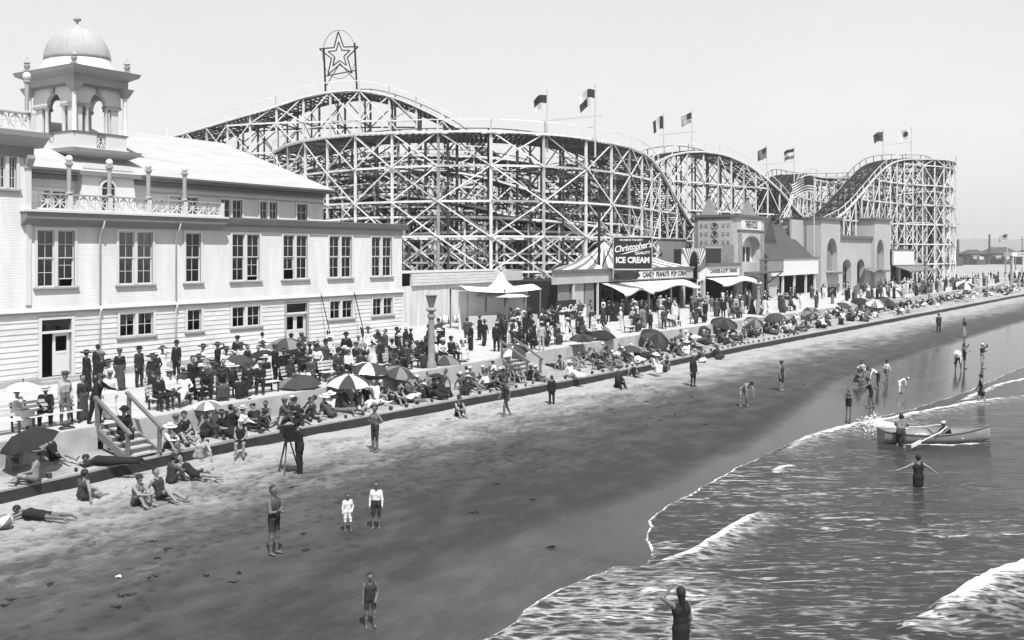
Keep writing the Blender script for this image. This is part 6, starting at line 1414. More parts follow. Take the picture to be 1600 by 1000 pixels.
pose('crossed', pel=(0, 0, .90), torso=(-.03, 0, 1), armL=((.35, .15, -1), (.55, -1, .12)), armR=((.35, .18, -1), (.6, -.9, -.02)), legL=sl_, legR=((.05, .05, -1), (-.05, 0, -1)))
pose('handup', pel=(0, 0, .90), armL=((.3, .8, .55), (.1, -.9, .75)), armR=dn, legL=sl_, legR=sl_, head=(.05, 0, 1), longhair=True)
pose('shade', pel=(0, 0, .90), armL=((.5, .5, .35), (.2, -.8, .55)), armR=((.4, .2, -.8), (.7, -.6, .3)), legL=sl_, legR=sl_)
pose('hips', pel=(0, 0, .90), armL=((-.1, .75, -.75), (.25, -.75, -.5)), armR=((-.1, .75, -.75), (.25, -.75, -.5)), legL=((.08, .1, -1), (0, 0, -1)), legR=((-.02, .1, -1), (-.04, 0, -1)))
pose('walk', pel=(0, 0, .87), torso=(.06, 0, 1), armL=((-.35, .15, -1), (.1, 0, -1)), armR=((.35, .12, -1), (.55, -.05, -1)), legL=((.42, .02, -1), (.02, 0, -1)), legR=((-.18, .02, -1), (-.55, 0, -1), (1, .1, -.5)))
pose('run', pel=(0, 0, .86), torso=(.25, 0, 1), armL=((-.6, .3, -.8), (.5, 0, -.6)), armR=((.5, .2, -.9), (.8, -.1, .3)), legL=((.65, .02, -.8), (-.15, 0, -1)), legR=((-.25, .02, -1), (-.9, 0, -.35), (.6, 0, -.9)))
pose('bend', pel=(-.12, 0, .88), torso=(.9, 0, .62), head=(.9, 0, .2), armL=((.45, .12, -1), (.15, -.02, -1)), armR=((.3, .12, -1), (.05, .0, -1)), legL=((.14, .16, -1), (-.02, .05, -1)), legR=((.05, .16, -1), (-.06, .05, -1)))
pose('push', pel=(-.25, 0, .86), torso=(.6, 0, .8), head=(.4, 0, .9), armL=((.75, .2, -.45), (1, -.1, -.25)), armR=((.75, .2, -.45), (1, -.1, -.25)), legL=((.35, .12, -1), (-.15, 0, -1)), legR=((-.25, .12, -1), (-.4, 0, -1)))
pose('wade', pel=(0, 0, .90), armL=((.15, .9, -.5), (.1, .9, -.35)), armR=((.1, .85, -.55), (.2, .8, -.6)), legL=sl_, legR=((.15, .05, -1), (-.1, 0, -1)))
pose('reach', pel=(0, 0, .88), torso=(.3, 0, 1), armL=((.8, .1, -.5), (1, 0, -.2)), armR=((.2, .3, -1), (.5, 0, -.8)), legL=((.3, .05, -1), (-.1, 0, -1)), legR=((-.15, .05, -1), (-.25, 0, -1)))
pose('photo', pel=(0, 0, .90), torso=(.12, 0, 1), armL=((.75, .12, -.7), (.9, -.25, .25)), armR=((.7, .12, -.7), (.95, -.15, .1)), legL=sl_, legR=((.04, .06, -1), (-.06, 0, -1)))
bl = ((1, .12, .02), (.06, 0, -1))
pose('bench', pel=(0, 0, .53), torso=(-.08, 0, 1), armL=((.3, .12, -1), (.95, -.4, -.25)), armR=((.32, .12, -1), (.95, -.35, -.2)), legL=bl, legR=((1, .08, .02), (.12, 0, -1)), seated=True)
pose('bench2', pel=(0, 0, .53), torso=(.22, 0, 1), head=(.3, 0, 1), armL=((.45, .15, -.9), (.7, -.55, -.4)), armR=((.5, .15, -.9), (.75, -.5, -.3)), legL=((1, .2, .02), (-.1, 0, -1)), legR=((1, .15, .02), (.0, 0, -1)), seated=True)
pose('bench3', pel=(.02, 0, .52), torso=(-.28, 0, 1), head=(-.05, 0, 1), armL=((.1, .5, -.9), (.8, -.2, -.1)), armR=((.2, .2, -1), (.9, -.5, .1)), legL=((1, -.02, .15), (.5, -.25, -.75)), legR=((1, .08, .02), (.3, 0, -1)), seated=True)
pose('knees', pel=(0, 0, .13), torso=(.18, 0, 1), head=(.15, 0, 1), armL=((.75, .12, -.62), (.75, -.45, -.1)), armR=((.75, .12, -.62), (.75, -.4, -.05)), legL=((.72, .1, .70), (.55, 0, -.83)), legR=((.66, .12, .75), (.5, 0, -.86)), ground=True)
pose('legsout', pel=(0, 0, .13), torso=(-.42, 0, 1), head=(-.1, 0, 1), armL=((-.45, .3, -.85), (-.1, .1, -1)), armR=((-.45, .3, -.85), (-.1, .1, -1)), legL=((1, .12, .20), (1, .02, -.32), (.6, .2, .8)), legR=((.85, .1, .5), (.75, 0, -.65)), ground=True)
pose('lean', pel=(0, 0, .13), torso=(-.1, -.35, 1), head=(0, -.1, 1), armL=((.5, .1, -.85), (.8, -.3, -.2)), armR=((-.15, .55, -.9), (0, .15, -1)), legL=((.95, .05, .3), (.55, -.6, -.5)), legR=((.9, .25, .02), (.3, -.95, -.02)), ground=True)
pose('squat', pel=(-.12, 0, .32), torso=(.42, 0, 1), head=(.35, 0, .9), armL=((.6, .1, -.75), (.55, -.1, -.8)), armR=((.65, .1, -.7), (.5, -.1, -.8)), legL=((.9, .3, .25), (-.35, 0, -1)), legR=((.9, .3, .22), (-.35, 0, -1)), ground=True)
pose('prone', pel=(0, 0, .13), torso=(1, 0, .10), head=(.95, .1, .35), armL=((.55, .55, -.3), (.75, -.75, -.02)), armR=((.6, .5, -.3), (.75, -.75, .0)), legL=((-1, .12, -.05), (-1, .04, -.02), (-.8, .1, -.5)), legR=((-1, .10, -.05), (-1, .1, .0), (-.8, .2, -.5)), lying=True, ground=True)
pose('supine', pel=(0, 0, .12), torso=(-1, 0, .06), head=(-1, 0, .22), left=(0, 1, 0), armL=((.1, .8, -.1), (-.6, .3, .1)), armR=((.8, .35, -.12), (.9, -.2, .0)), legL=((1, .10, .35), (.75, 0, -.6), (.6, .1, .8)), legR=((1, .10, .0), (1, .05, -.02), (.3, .2, .9)), lying=True, ground=True)
pose('side', pel=(0, 0, .15), torso=(-.75, 0, .55), head=(-.4, 0, .9), left=(0, 1, 0), armL=((.5, .3, -.5), (.8, -.3, .0)), armR=((-.5, .25, -.8), (.5, .2, -.6)), legL=((1, .08, .28), (.7, -.05, -.55)), legR=((1, .12, .05), (.95, .0, -.05)), lying=True, ground=True)
pose('row', pel=(0, 0, .52), torso=(.5, 0, .9), head=(.45, 0, .9), armL=((.75, .15, -.55), (.9, -.05, -.3)), armR=((.75, .15, -.55), (.9, -.05, -.3)), legL=((1, .12, .02), (.45, 0, -.9)), legR=((1, .12, .02), (.4, 0, -.9)), seated=True)
_BODY = {}
def body(pname, coat, skirt):
    key = (pname, coat, skirt)
    if key in _BODY: return _BODY[key]
    P = dict(POSE[pname]); P.pop('_kn', None); P.pop('_an', None); Bn, hf, hands = bones(P, coat, skirt)
    zmin = min(min(a[2]-ra, b[2]-rb) for a, ra, b, rb, z in Bn)                       # rest the figure on what carries it
    sh = -zmin if not P.get('seated') else 0.0
    v, q = grow(Bn, .0165)
    cen = v[q].mean(1); best = np.full(len(q), 9.0); zone = np.zeros(len(q), int)
    for a, ra, b, rb, z in Bn:
        e = b-a; u = np.clip((cen-a)@e/max(e@e, 1e-9), 0, 1); d = np.linalg.norm(cen-a-u[:, None]*e, axis=1)-(ra+(rb-ra)*u); w = d < best-(0 if z != HAIR else -.0); best = np.where(w, d, best); zone = np.where(w, z, zone)
    hc, hd, fc = hf; cr = np.cross(hd, fc)
    for s in (-1, 1): ey = hc+fc*.088+cr*s*.034+hd*.012; zone[np.linalg.norm(cen-ey, axis=1) < .016] = HAIR
    mo = hc+fc*.085-hd*.075; zone[np.linalg.norm((cen-mo)*[1, 1, 1.3], axis=1) < .014] = HAIR
    vs_, fs, zs_ = [tuple(p) for p in v], [tuple(int(i) for i in f) for f in q], list(zone)
    for (pt, d, s) in hands:                              # four fingers and a thumb on each palm
        m = MB(); dn_ = V(0, 0, -1); sd = nrm(np.cross(d, dn_)+1e-4); up = np.cross(sd, d)
        for k in range(4):
            o = pt+sd*(k-1.5)*.017-d*.01; ln = (.062, .074, .070, .052)[k]; m.tube([o, o+d*ln*.55-up*.006, o+d*ln*.9-up*.03], [.0095, .009, .007], 5)
        o = pt-d*.045+sd*s*.03; m.tube([o, o+d*.035+sd*s*.025, o+d*.065+sd*s*.028-up*.01], [.012, .0105, .008], 5)
        of = len(vs_); vs_ += m.v; fs += [tuple(i+of for i in f) for f in m.f]; zs_ += [HAND]*len(m.f)
    me = bpy.data.meshes.new('person'); me.from_pydata([(a, b, c+sh) for a, b, c in vs_], [], fs)
    me.polygons.foreach_set('use_smooth', [True]*len(fs))
    for i in range(11): me.materials.append(None)
    me.polygons.foreach_set('material_index', np.array(zs_, dtype=np.int32)); me.update()
    M = Matrix((Vector(fc), Vector(cr), Vector(hd))).transposed().to_4x4(); M.translation = Vector(hc)+Vector((0, 0, sh))
    _BODY[key] = (me, M, bool(P.get('seated'))); return _BODY[key]
# cloth, skin, hats
CL = {'black': mat('cloth_black', .014, .9, .3, 6, .7, 14), 'dark': mat('cloth_dark', .032, .9, .3, 6, .7, 14), 'char': mat('cloth_charcoal', .06, .9, .25, 6, .7, 14), 'grey': mat('cloth_grey', .15, .9, .2, 6, .7, 14), 'pale': mat('cloth_pale', .38, .9, .15, 6, .7, 14), 'white': mat('cloth_white', .68, .9, .10, 6, .7, 14)}
SK = mat('skin', .23, .6, .12, 8); SKD = mat('skin_tanned', .13, .6, .12, 8); HR = mat('hair_dark', .015, .7, .2); HRL = mat('hair_fair', .12, .7, .2); SHOE = mat('shoe_leather', .02, .5, .1); STRAW = mat('hat_straw', .5, .85, .1); RUB = mat('bathing_cap', .6, .5, .05)
def outfit(kind, c, c2=None, skin=SK, hair=HR):
    c = CL[c]; c2 = CL[c2] if c2 else c
    if kind == 'suit': return [skin, hair, c, c, c, skin, c2, c2, c2, SHOE, c2]
    if kind == 'shirt': return [skin, hair, c, c, c, skin, c2, c2, c2, SHOE, c2]
    if kind == 'shorts': return [skin, hair, c, c, c, skin, c2, c2, skin, skin, c2]
    if kind == 'swim': return [skin, hair, c, skin, skin, skin, c2, skin, skin, skin, c2]
    if kind == 'trunks': return [skin, hair, skin, skin, skin, skin, c, c, skin, skin, c]
    if kind == 'dress': return [skin, hair, c, c, c, skin, c2, c2, CL['white'] if c2 is CL['white'] else CL['dark'], SHOE, c2]
HATM = {}
def hat_mesh(k):
    if k in HATM: return HATM[k]
    m = MB(); mats = [STRAW]
    if k == 'boater': m.lathe((0, 0, 0), [(.175, .045), (.178, .055), (.105, .06), (.10, .13), (.02, .135)], 18, 0, cap=False); m.lathe((0, 0, 0), [(.107, .062), (.106, .095), (.1, .096)], 18, 1, cap=False); mats = [STRAW, CL['black']]
    elif k == 'fedora': m.lathe((0, 0, 0), [(.165, .062), (.17, .05), (.115, .045), (.108, .10), (.10, .15), (.05, .16), (.01, .145)], 18, 0, cap=False); mats = [CL['black']]
    elif k == 'greyfedora': m.lathe((0, 0, 0), [(.165, .062), (.17, .05), (.115, .045), (.108, .10), (.10, .15), (.05, .16), (.01, .145)], 18, 0, cap=False); m.lathe((0, 0, 0), [(.117, .05), (.113, .085), (.1, .086)], 18, 1, cap=False); mats = [CL['grey'], CL['black']]
    elif k == 'cap': m.lathe((.01, 0, 0), [(.10, .03), (.125, .06), (.12, .10), (.06, .125), (.01, .13)], 16, 0, cap=False); m.add([(.09, -.07, .045), (.17, -.05, .03), (.185, 0, .028), (.17, .05, .03), (.09, .07, .045), (.1, 0, .055)], [(0, 1, 2, 5), (5, 2, 3, 4)], 0); mats = [CL['char']]
    elif k in ('sunhat', 'darkhat'): m.lathe((0, 0, 0), [(.25, .02), (.26, .035), (.18, .055), (.115, .05), (.115, .11), (.08, .15), (.01, .155)], 20, 0, cap=False); m.lathe((0, 0, 0), [(.118, .052), (.118, .085), (.1, .086)], 20, 1, cap=False); mats = [CL['white'], CL['black']] if k == 'sunhat' else [CL['black'], CL['grey']]
    elif k in ('bathcap', 'darkcap'): m.lathe((-.008, 0, 0), [(.094, -.015), (.107, .0), (.108, .03), (.09, .085), (.05, .115), (.01, .122)], 14, 0, cap=False); mats = [RUB if k == 'bathcap' else CL['dark']]
    o = m.build('hat', mats, None, True); me = o.data; bpy.data.objects.remove(o); HATM[k] = me; return me
PEOPLE = []
def person(X, Y, z, pname, of, hat=None, head=0.0, s=1.0, coat=False, skirt=None, label=None, group=None):
    me, HM, seated = body(pname, coat, skirt)
    o = bpy.data.objects.new('person', me); COL.objects.link(o)
    for i, mm in enumerate(of): o.material_slots[i].link = 'OBJECT'; o.material_slots[i].material = mm
    o.location = (X, Y, z); o.scale = (s*R.uniform(.97, 1.03), s*R.uniform(.97, 1.05), s); 
    dv = FW*(-math.cos(head))+RT*math.sin(head); o.rotation_euler = (0, 0, math.atan2(dv[1], dv[0]))
    if hat:
        h = bpy.data.objects.new('hat', hat_mesh(hat)); COL.objects.link(h); h.parent = o; h.matrix_local = HM
    tag(o, label, 'person', group); PEOPLE.append((X, Y)); return o
dg_ = math.radians
def put(px, py, zone, *a, dz=0.0, **k):
    z = {'b': .05, 't': .84, 'p': Z_PROM}[zone] if isinstance(zone, str) else zone
    for _ in range(3):
        X, Y = ground_point(px, py, z)
        if zone == 'b': z = float(beach_z(X, Y))
        elif zone == 't': z = float(terrace_z(X, Y))+.0
    return person(X, Y, z+dz, *a, **k)
o_ = outfit
# --- figures that stand alone on the sand and in the water
put(428, 866, 'b', 'crossed', o_('swim', 'char', 'dark', SKD), None, dg_(60), 1.0, label='man in dark bathing suit with folded arms standing on bare sand')
put(543, 830, 'b', 'pocket', o_('shorts', 'white', 'white', SKD), None, dg_(25), .6, label='small child in white romper with dark sash standing beside the boy')
put(588, 826, 'b', 'stand', o_('shorts', 'white', 'dark', SKD), None, dg_(-5), .755, label='boy in white blouse and dark knee breeches standing barefoot')
put(578, 980, 'b', 'pocket', o_('swim', 'dark', 'dark', SKD), None, dg_(20), .655, label='boy in dark bathing suit alone on the wet sand')
put(1064, 1052, -.50, 'handup', o_('swim', 'black', 'black', SKD), None, dg_(200), .95, skirt='short', label='long haired woman in black bathing dress raising a hand to her head')
put(1435, 784, -.80, 'wade', o_('swim', 'black', 'black', SK), 'darkcap', dg_(175), .92, skirt='short', label='bather in black suit wading with arms spread out')
put(1534, 634, -.52, 'walk', o_('swim', 'black', 'black', SK), 'darkcap', dg_(250), .98, skirt='short', label='woman in black bathing dress striding through the shallow foam')
put(1408, 708, -.68, 'push', o_('trunks', 'dark', None, SKD), None, dg_(155), 1.0, label='bare-chested man pushing at the side of the rowing boat')
th = dg_(-75); bz_ = BO.location; person(bz_.x+RT[0]*.62, bz_.y+RT[1]*.62, bz_.z-.19, 'row', o_('swim', 'black', 'black', SKD), 'bathcap', dg_(-80), .96, label='rower in dark suit and white cap bending over inside the boat')
put(1326, 647, 'b', 'crossed', o_('swim', 'char', 'black', SKD), None, dg_(-20), .74, skirt='short', label='girl in dark suit standing where the wet sand mirrors her')
put(1361, 637, 'b', 'reach', o_('swim', 'black', 'black', SKD), 'darkcap', dg_(-100), .92, label='bather in black suit reaching towards the crouching child')
put(1339, 603, 'b', 'squat', o_('swim', 'dark', 'dark', SKD), None, dg_(80), .85, label='child in dark suit crouching on the wet sand')
put(1348, 596, 'b', 'run', o_('shorts', 'white', 'grey', SKD), None, dg_(-60), .8, label='boy in white shirt running past the crouching child')
put(1369, 608, 'b', 'bend', o_('shorts', 'white', 'dark', SKD), None, dg_(-95), .95, label='youth in white shirt bending over beside the running boy')
put(1385, 599, 'b', 'walk', o_('shorts', 'white', 'grey', SKD), None, dg_(110), .82, label='boy in white shirt and grey breeches stepping towards the sea')
put(1408, 614, 'b', 'bend', o_('dress', 'white', 'white', SKD), 'bathcap', dg_(70), .68, skirt='short', label='little girl in white dress and cap stooping at the water edge')
put(1497, 580, 'b', 'bend', o_('shorts', 'white', 'dark', SKD), 'sunhat', dg_(-30), .95, label='person in white hat and blouse bending down on the wet sand')
put(1507, 576, 'b', 'shade', o_('swim', 'black', 'black', SKD), None, dg_(60), .98, label='man in black suit standing beside the bending white-hatted person')
put(1535, 575, 'b', 'shade', o_('shorts', 'black', 'pale', SK), 'bathcap', dg_(40), .98, label='bather with white cap and dark top lifting a hand to the face')
put(1467, 519, 'b', 'pocket', o_('suit', 'dark', 'dark'), 'cap', dg_(185), 1.0, coat=True, label='man in dark suit and cap strolling alone on the damp sand')
put(1507, 527, 'b', 'crossed', o_('shirt', 'black', 'pale', SKD), None, dg_(30), 1.0, label='man in black jersey and pale trousers standing on the damp sand')
put(1083, 604, 'b', 'stand', o_('dress', 'black', 'black'), 'darkhat', dg_(30), .98, skirt='short', label='woman in black short dress and broad hat standing on the sand')
put(1164, 636, 'b', 'bend', o_('swim', 'pale', 'pale', SK), None, dg_(25), 1.0, label='man in pale bathing suit bending with hands towards his knees')
put(1221, 611, 'b', 'stand', o_('swim', 'dark', 'dark', SK), 'cap', dg_(40), .97, skirt='short', label='woman in dark bathing dress and cap facing the water')
put(468, 740, 'b', 'photo', o_('suit', 'black', 'black'), 'fedora', dg_(-92), 1.02, coat=True, label='photographer in black suit and hat standing at the plate camera')
put(586, 706, 'b', 'hips', o_('trunks', 'dark', None, SKD), None, dg_(-40), 1.0, label='bare-chested bather in dark trunks standing hands on hips')
put(1489, 472, 'b', 'stand', o_('dress', 'white', 'white'), 'sunhat', 0, .95, skirt='long', label='woman in white dress and hat standing just below the far kerb')
put(128, 782, 'b', 'lean', o_('swim', 'char', 'char', SK), 'darkcap', dg_(150), 1.0, label='bather in charcoal suit seated below the kerb with back turned')
put(213, 790, 'b', 'knees', o_('swim', 'grey', 'char', SK), 'darkcap', dg_(65), 1.0, label='bather in grey suit seated with drawn-up knees, nearer the water of a couple')
put(252, 782, 'b', 'legsout', o_('swim', 'dark', 'dark', SK), None, dg_(65), 1.0, label='bather in dark suit lounging with legs out beside the grey-suited one')
put(62, 812, 'b', 'prone', o_('swim', 'black', 'black', SKD), None, dg_(-100), 1.0, label='sunbather in black suit lying face down near the ball')
put(266, 756, 'b', 'knees', o_('swim', 'dark', 'dark', SKD), None, dg_(140), 1.02, label='man in dark suit seated with back turned just below the kerb')
put(303, 752, 'b', 'side', o_('swim', 'black', 'black', SK), None, dg_(80), 1.0, label='bather in black suit reclining on one side below the kerb')
put(716, 651, 'b', 'knees', o_('swim', 'black', 'black', SK), 'darkcap', dg_(30), 1.0, label='bather in black crouched against the kerb below the lamp post')
put(791, 652, 'b', 'walk', o_('swim', 'dark', 'dark', SKD), None, dg_(-60), 1.02, label='man in dark suit striding along the sand below the middle stairs')
put(862, 632, 'b', 'stand', o_('suit', 'black', 'black'), None, dg_(180), .8, coat=True, label='youth in black suit standing with back turned by the kerb')
put(965, 606, 'b', 'knees', o_('suit', 'black', 'black'), 'greyfedora', dg_(30), 1.0, coat=True, label='man in black seated on the sand against the kerb past the dark umbrella')
# --- people on the sand terrace, by eye from the photograph
put(20, 728, 't', 'knees', o_('swim', 'pale', 'grey', SK), None, dg_(40), 1.0, label='bather in pale top seated under the black umbrella')
put(55, 754, 't', 'lean', o_('swim', 'grey', 'grey', SK), 'darkhat', dg_(-60), 1.0, label='woman in grey suit and broad dark hat seated before the black umbrella')
put(104, 706, 't', 'knees', o_('shirt', 'white', 'white'), 'darkhat', dg_(30), .95, label='woman in white with dark hat seated against the retaining wall')
put(85, 722, 't', 'legsout', o_('swim', 'black', 'black', SK), None, dg_(70), .95, label='bather in black lounging beside the woman in white')
put(172, 727, 't', 'prone', o_('suit', 'black', 'black'), None, dg_(-80), 1.05, coat=True, label='dark clothed figure stretched out asleep along the kerb')
put(262, 701, 't', 'knees', o_('shorts', 'white', 'dark'), 'sunhat', dg_(60), .95, label='woman in white blouse with brimmed cap seated beside the left stairs')
put(280, 690, 't', 'legsout', o_('swim', 'black', 'black'), 'greyfedora', dg_(50), .98, label='man in black bathing suit and grey hat lounging by the wall')
put(310, 720, 't', 'lean', o_('shirt', 'pale', 'pale'), 'fedora', dg_(170), 1.0, label='man in pale suit and black hat seated with back turned on the kerb')
put(376, 694, 't', 'bench', o_('swim', 'black', 'black', SK), 'bathcap', dg_(10), .98, dz=-.42, label='bather in black with white cap sitting on the kerb, legs hanging')
put(357, 672, 't', 'knees', o_('suit', 'black', 'black'), None, dg_(150), 1.0, coat=True, label='person in black seated under the small white and grey parasol')
put(388, 655, 't', 'knees', o_('swim', 'dark', 'dark', SKD), None, dg_(40), .9, label='tanned youth in dark suit seated against the wall')
person(20.35, 28.4, .99, 'bench2', o_('suit', 'black', 'black'), 'fedora', dg_(40), 1.0, coat=True, label='man in black with hat sitting on the left stairs')
put(893, 590, 't', 'legsout', o_('dress', 'white', 'white'), 'sunhat', dg_(40), .95, skirt='long', label='woman in white seated on the kerb beyond the middle stairs')
put(1022, 574, 't', 'bench2', o_('dress', 'white', 'white'), 'sunhat', dg_(40), .95, dz=-.40, skirt='long', label='woman in white sitting on the kerb beside the dark umbrella')
# --- promenade, left of and around the first stairs
put(28, 668, 'p', 'bench', o_('dress', 'white', 'white'), 'sunhat', dg_(70), .97, skirt='long', label='woman in white dress on the bench under the fringed parasol')
put(72, 664, 'p', 'bench2', o_('suit', 'black', 'black'), 'boater', dg_(20), 1.0, coat=True, label='man in black suit and straw boater leaning forward on the end bench')
put(101, 664, 'p', 'pocket', o_('shirt', 'pale', 'grey'), 'cap', dg_(60), 1.05, label='man in shirt sleeves and cap standing by the left stairs')
put(129, 657, 'p', 'stand', o_('dress', 'dark', 'char'), None, dg_(60), .9, skirt='long', label='girl in dark dress standing at the head of the left stairs')
put(149, 662, 'p', 'reach', o_('suit', 'black', 'black'), 'cap', dg_(80), 1.0, coat=True, label='man in black leaning over the left stair rail')
put(172, 655, 'p', 'stand', o_('dress', 'white', 'white'), 'boater', dg_(10), .98, skirt='long', label='woman in white dress and banded hat facing the sea by the stairs')
put(135, 612, 'p', 'stand', o_('dress', 'black', 'black'), 'darkhat', dg_(150), .98, skirt='long', label='woman in black before the pavilion beside the open door')
put(153, 600, 'p', 'stand', o_('dress', 'black', 'black'), None, dg_(180), 1.0, skirt='long', label='dark haired woman in black near the open pavilion door')
put(187, 610, 'p', 'stand', o_('dress', 'black', 'char'), 'cap', dg_(10), 1.0, skirt='long', label='stout woman in black with knitted cap by the pavilion')
put(217, 605, 'p', 'pocket', o_('suit', 'dark', 'dark'), 'fedora', dg_(70), 1.0, coat=True, label='man in dark suit and hat holding his hands together by the pavilion')
put(254, 600, 'p', 'shade', o_('dress', 'white', 'white'), 'darkhat', dg_(0), .95, skirt='long', label='woman in white with black-banded wide hat by the pavilion wall')
put(276, 592, 'p', 'stand', o_('suit', 'black', 'black'), 'fedora', dg_(-20), 1.0, coat=True, label='man in open black coat and hat below the single small window')
put(371, 580, 'p', 'stand', o_('suit', 'black', 'black'), 'fedora', dg_(0), .98, coat=True, label='man in black coat with white vest below the curtained window')
put(410, 570, 'p', 'stand', o_('shirt', 'white', 'black'), None, dg_(150), .98, label='bareheaded man in white shirt before the pavilion wall')
put(455, 575, 'p', 'stand', o_('suit', 'dark', 'dark'), 'fedora', dg_(170), .98, coat=True, label='man in dark suit entering the second pavilion door'); put(471, 574, 'p', 'stand', o_('suit', 'char', 'char'), 'greyfedora', dg_(180), 1.0, coat=True, label='man in charcoal suit and grey hat at the second pavilion door')
put(541, 575, 'p', 'pocket', o_('suit', 'black', 'black'), 'fedora', dg_(-10), 1.02, coat=True, label='tall man in black coat and hat below the leaning parasols')
put(582, 585, 'p', 'shade', o_('dress', 'white', 'white'), 'sunhat', dg_(-20), .97, skirt='long', label='woman in long white dress shading her eyes below the leaning parasols')
put(560, 575, 'p', 'stand', o_('dress', 'pale', 'pale'), 'boater', dg_(10), .95, skirt='long', label='woman in pale dress and boater beside the tall man in black')
put(634, 560, 'p', 'stand', o_('suit', 'black', 'black'), 'sunhat', dg_(-60), 1.0, coat=True, label='man in black with white hat at the pavilion corner')
put(846, 548, 'p', 'stand', o_('suit', 'pale', 'pale'), 'boater', dg_(180), 1.0, label='man in pale suit standing beside the tent kiosk'); put(802, 540, 'p', 'pocket', o_('shirt', 'white', 'grey'), 'boater', dg_(10), 1.02, label='man in white shirt and boater before the tent kiosk')
# --- crowds: rows on benches, strollers, sitters on the sand
HATS_M = ['boater', 'fedora', 'fedora', 'cap', 'greyfedora', 'boater', None]; HATS_W = ['sunhat', 'darkhat', 'darkhat', 'sunhat', None]
HN = {'boater': 'straw boater', 'fedora': 'black hat', 'cap': 'flat cap', 'greyfedora': 'grey hat', 'sunhat': 'white sun hat', 'darkhat': 'wide black hat', None: 'bare head', 'bathcap': 'white bathing cap', 'darkcap': 'dark bathing cap'}
def free(X, Y, r): return all((X-a)**2+(Y-b)**2 > r*r for a, b in PEOPLE)
def rand_person(X, Y, z, how, area, head, group):
    w = R.random() < .48
    if how == 'sit':
        pz = R.choice(['bench', 'bench', 'bench2', 'bench3'])
    elif how == 'stand': pz = R.choice(['stand', 'stand', 'pocket', 'walk', 'hips' if R.random() < .3 else 'stand', 'shade' if R.random() < .4 else 'pocket'])
    else: pz = R.choice(['knees', 'legsout', 'lean', 'side', 'knees', 'prone' if R.random() < .6 else 'supine'])
    verb = {'sit': 'seated', 'stand': 'walking' if pz == 'walk' else 'standing', 'sand': 'lying' if pz in ('side', 'prone', 'supine') else 'sitting'}[how]
    if how == 'sand' and R.random() < .5:
        c = R.choice(['black', 'dark', 'char', 'black', 'grey']); ht = R.choice(['bathcap', 'darkcap', None, None, 'darkcap']); of = outfit('swim', c, None, R.choice([SK, SKD])); tx_ = {'char': 'charcoal'}.get(c, c)+' bathing suit'; sk, ct = ('short' if w and pz in ('knees', 'lean') else None), False; nm = 'bather'
    elif w:
        c = R.choice(['black', 'black', 'black', 'dark', 'char', 'white', 'white']); c2 = c if R.random() < .7 else R.choice(['black', 'white', 'grey']); ht = R.choice(HATS_W); of = outfit('dress', c, c2); sk, ct = 'long', False
        tx_ = {'char': 'charcoal'}.get(c, c)+(' dress' if c == c2 else ' blouse, '+c2+' skirt'); nm = 'woman'
    else:
        c = R.choice(['black', 'black', 'black', 'dark', 'dark', 'char']); ht = R.choice(HATS_M); sk = None
        if R.random() < .15: of = outfit('shirt', 'white', c); ct = False; tx_ = 'white shirt and '+{'char': 'charcoal'}.get(c, c)+' trousers'
        else: of = outfit('suit', c, c); ct = True; tx_ = {'char': 'charcoal'}.get(c, c)+' suit'
        nm = 'man'
    lab = '%s %s in %s, %s, %s' % (verb, nm, tx_, HN[ht], area) if ht else '%s bareheaded %s in %s, %s' % (verb, nm, tx_, area)
    person(X, Y, z, pz, of, ht, head, R.uniform(.93, 1.04) if not w else R.uniform(.9, .98), ct, sk, lab, group)
AREA = {0: 'on the end bench', 1: 'on front row benches', 2: 'on back row benches', 3: 'on benches near kiosk', 4: 'on benches by shops'}
for x, y, rz, row in BENCH:
    for off in (-.62, 0, .62):
        if row == 0 or R.random() > {1: .94, 2: .9, 3: .8, 4: .6}[row]: continue
        X, Y = x+off*math.cos(rz)+R.uniform(-.04, .04), y+off*math.sin(rz)-.02
        if not free(X, Y, .42): continue
        rand_person(X, Y, Z_PROM+.03, 'sit', AREA[row], dg_(-57+90)+R.uniform(-.5, .4), 'people seated on promenade benches')
def scatter(n, xr, yf, z, how, area, group, rmin, hd, tries=40):
    k = 0
    for _ in range(n*tries):
        if k >= n: break
        X = R.uniform(*xr); Y = yf(X)
        if not free(X, Y, rmin): continue
        zz = z(X, Y) if callable(z) else z
        rand_person(X, Y, zz, how, area, hd(), group); k += 1
sea_w = lambda: R.gauss(dg_(30), .8)
anyw = lambda: R.uniform(0, 6.28)
scatter(24, (23.5, 46), lambda x: float(prom_y(x))+R.uniform(3.6, 6.4), Z_PROM, 'stand', 'behind the benches', 'people standing before the pavilion', .7, sea_w)
scatter(10, (48, 62), lambda x: float(prom_y(x))+R.uniform(1.5, 5.5), Z_PROM, 'stand', 'near the tent kiosk', 'people around the tent kiosk', .7, anyw)
scatter(16, (46.5, 58), lambda x: float(prom_y(x))+R.uniform(2.0, 7.5), Z_PROM, 'stand', 'near the middle stairs', 'people around the tent kiosk', .6, anyw)
scatter(14, (24, 43), lambda x: float(prom_y(x))+R.uniform(1.7, 3.4), Z_PROM, 'stand', 'among the bench rows', 'people standing before the pavilion', .5, sea_w)
scatter(14, (57, 66), lambda x: 35+R.uniform(-1.5, 3.5), Z_PROM, 'stand', 'beside the tent kiosk', 'people around the tent kiosk', .7, anyw)
scatter(10, (66, 80), lambda x: float(prom_y(x))+R.uniform(1.5, 11.0), Z_PROM, 'stand', 'before the striped tent', 'strollers before the shops', .9, anyw)
tz = lambda X, Y: float(terrace_z(X, Y))
scatter(62, (22, 44), lambda x: float(kerb_y(x))+.6+R.random()*(float(prom_y(x))-float(kerb_y(x))-1.1), tz, 'sand', 'sand between the stairs', 'people on the sand terrace', .44, sea_w)
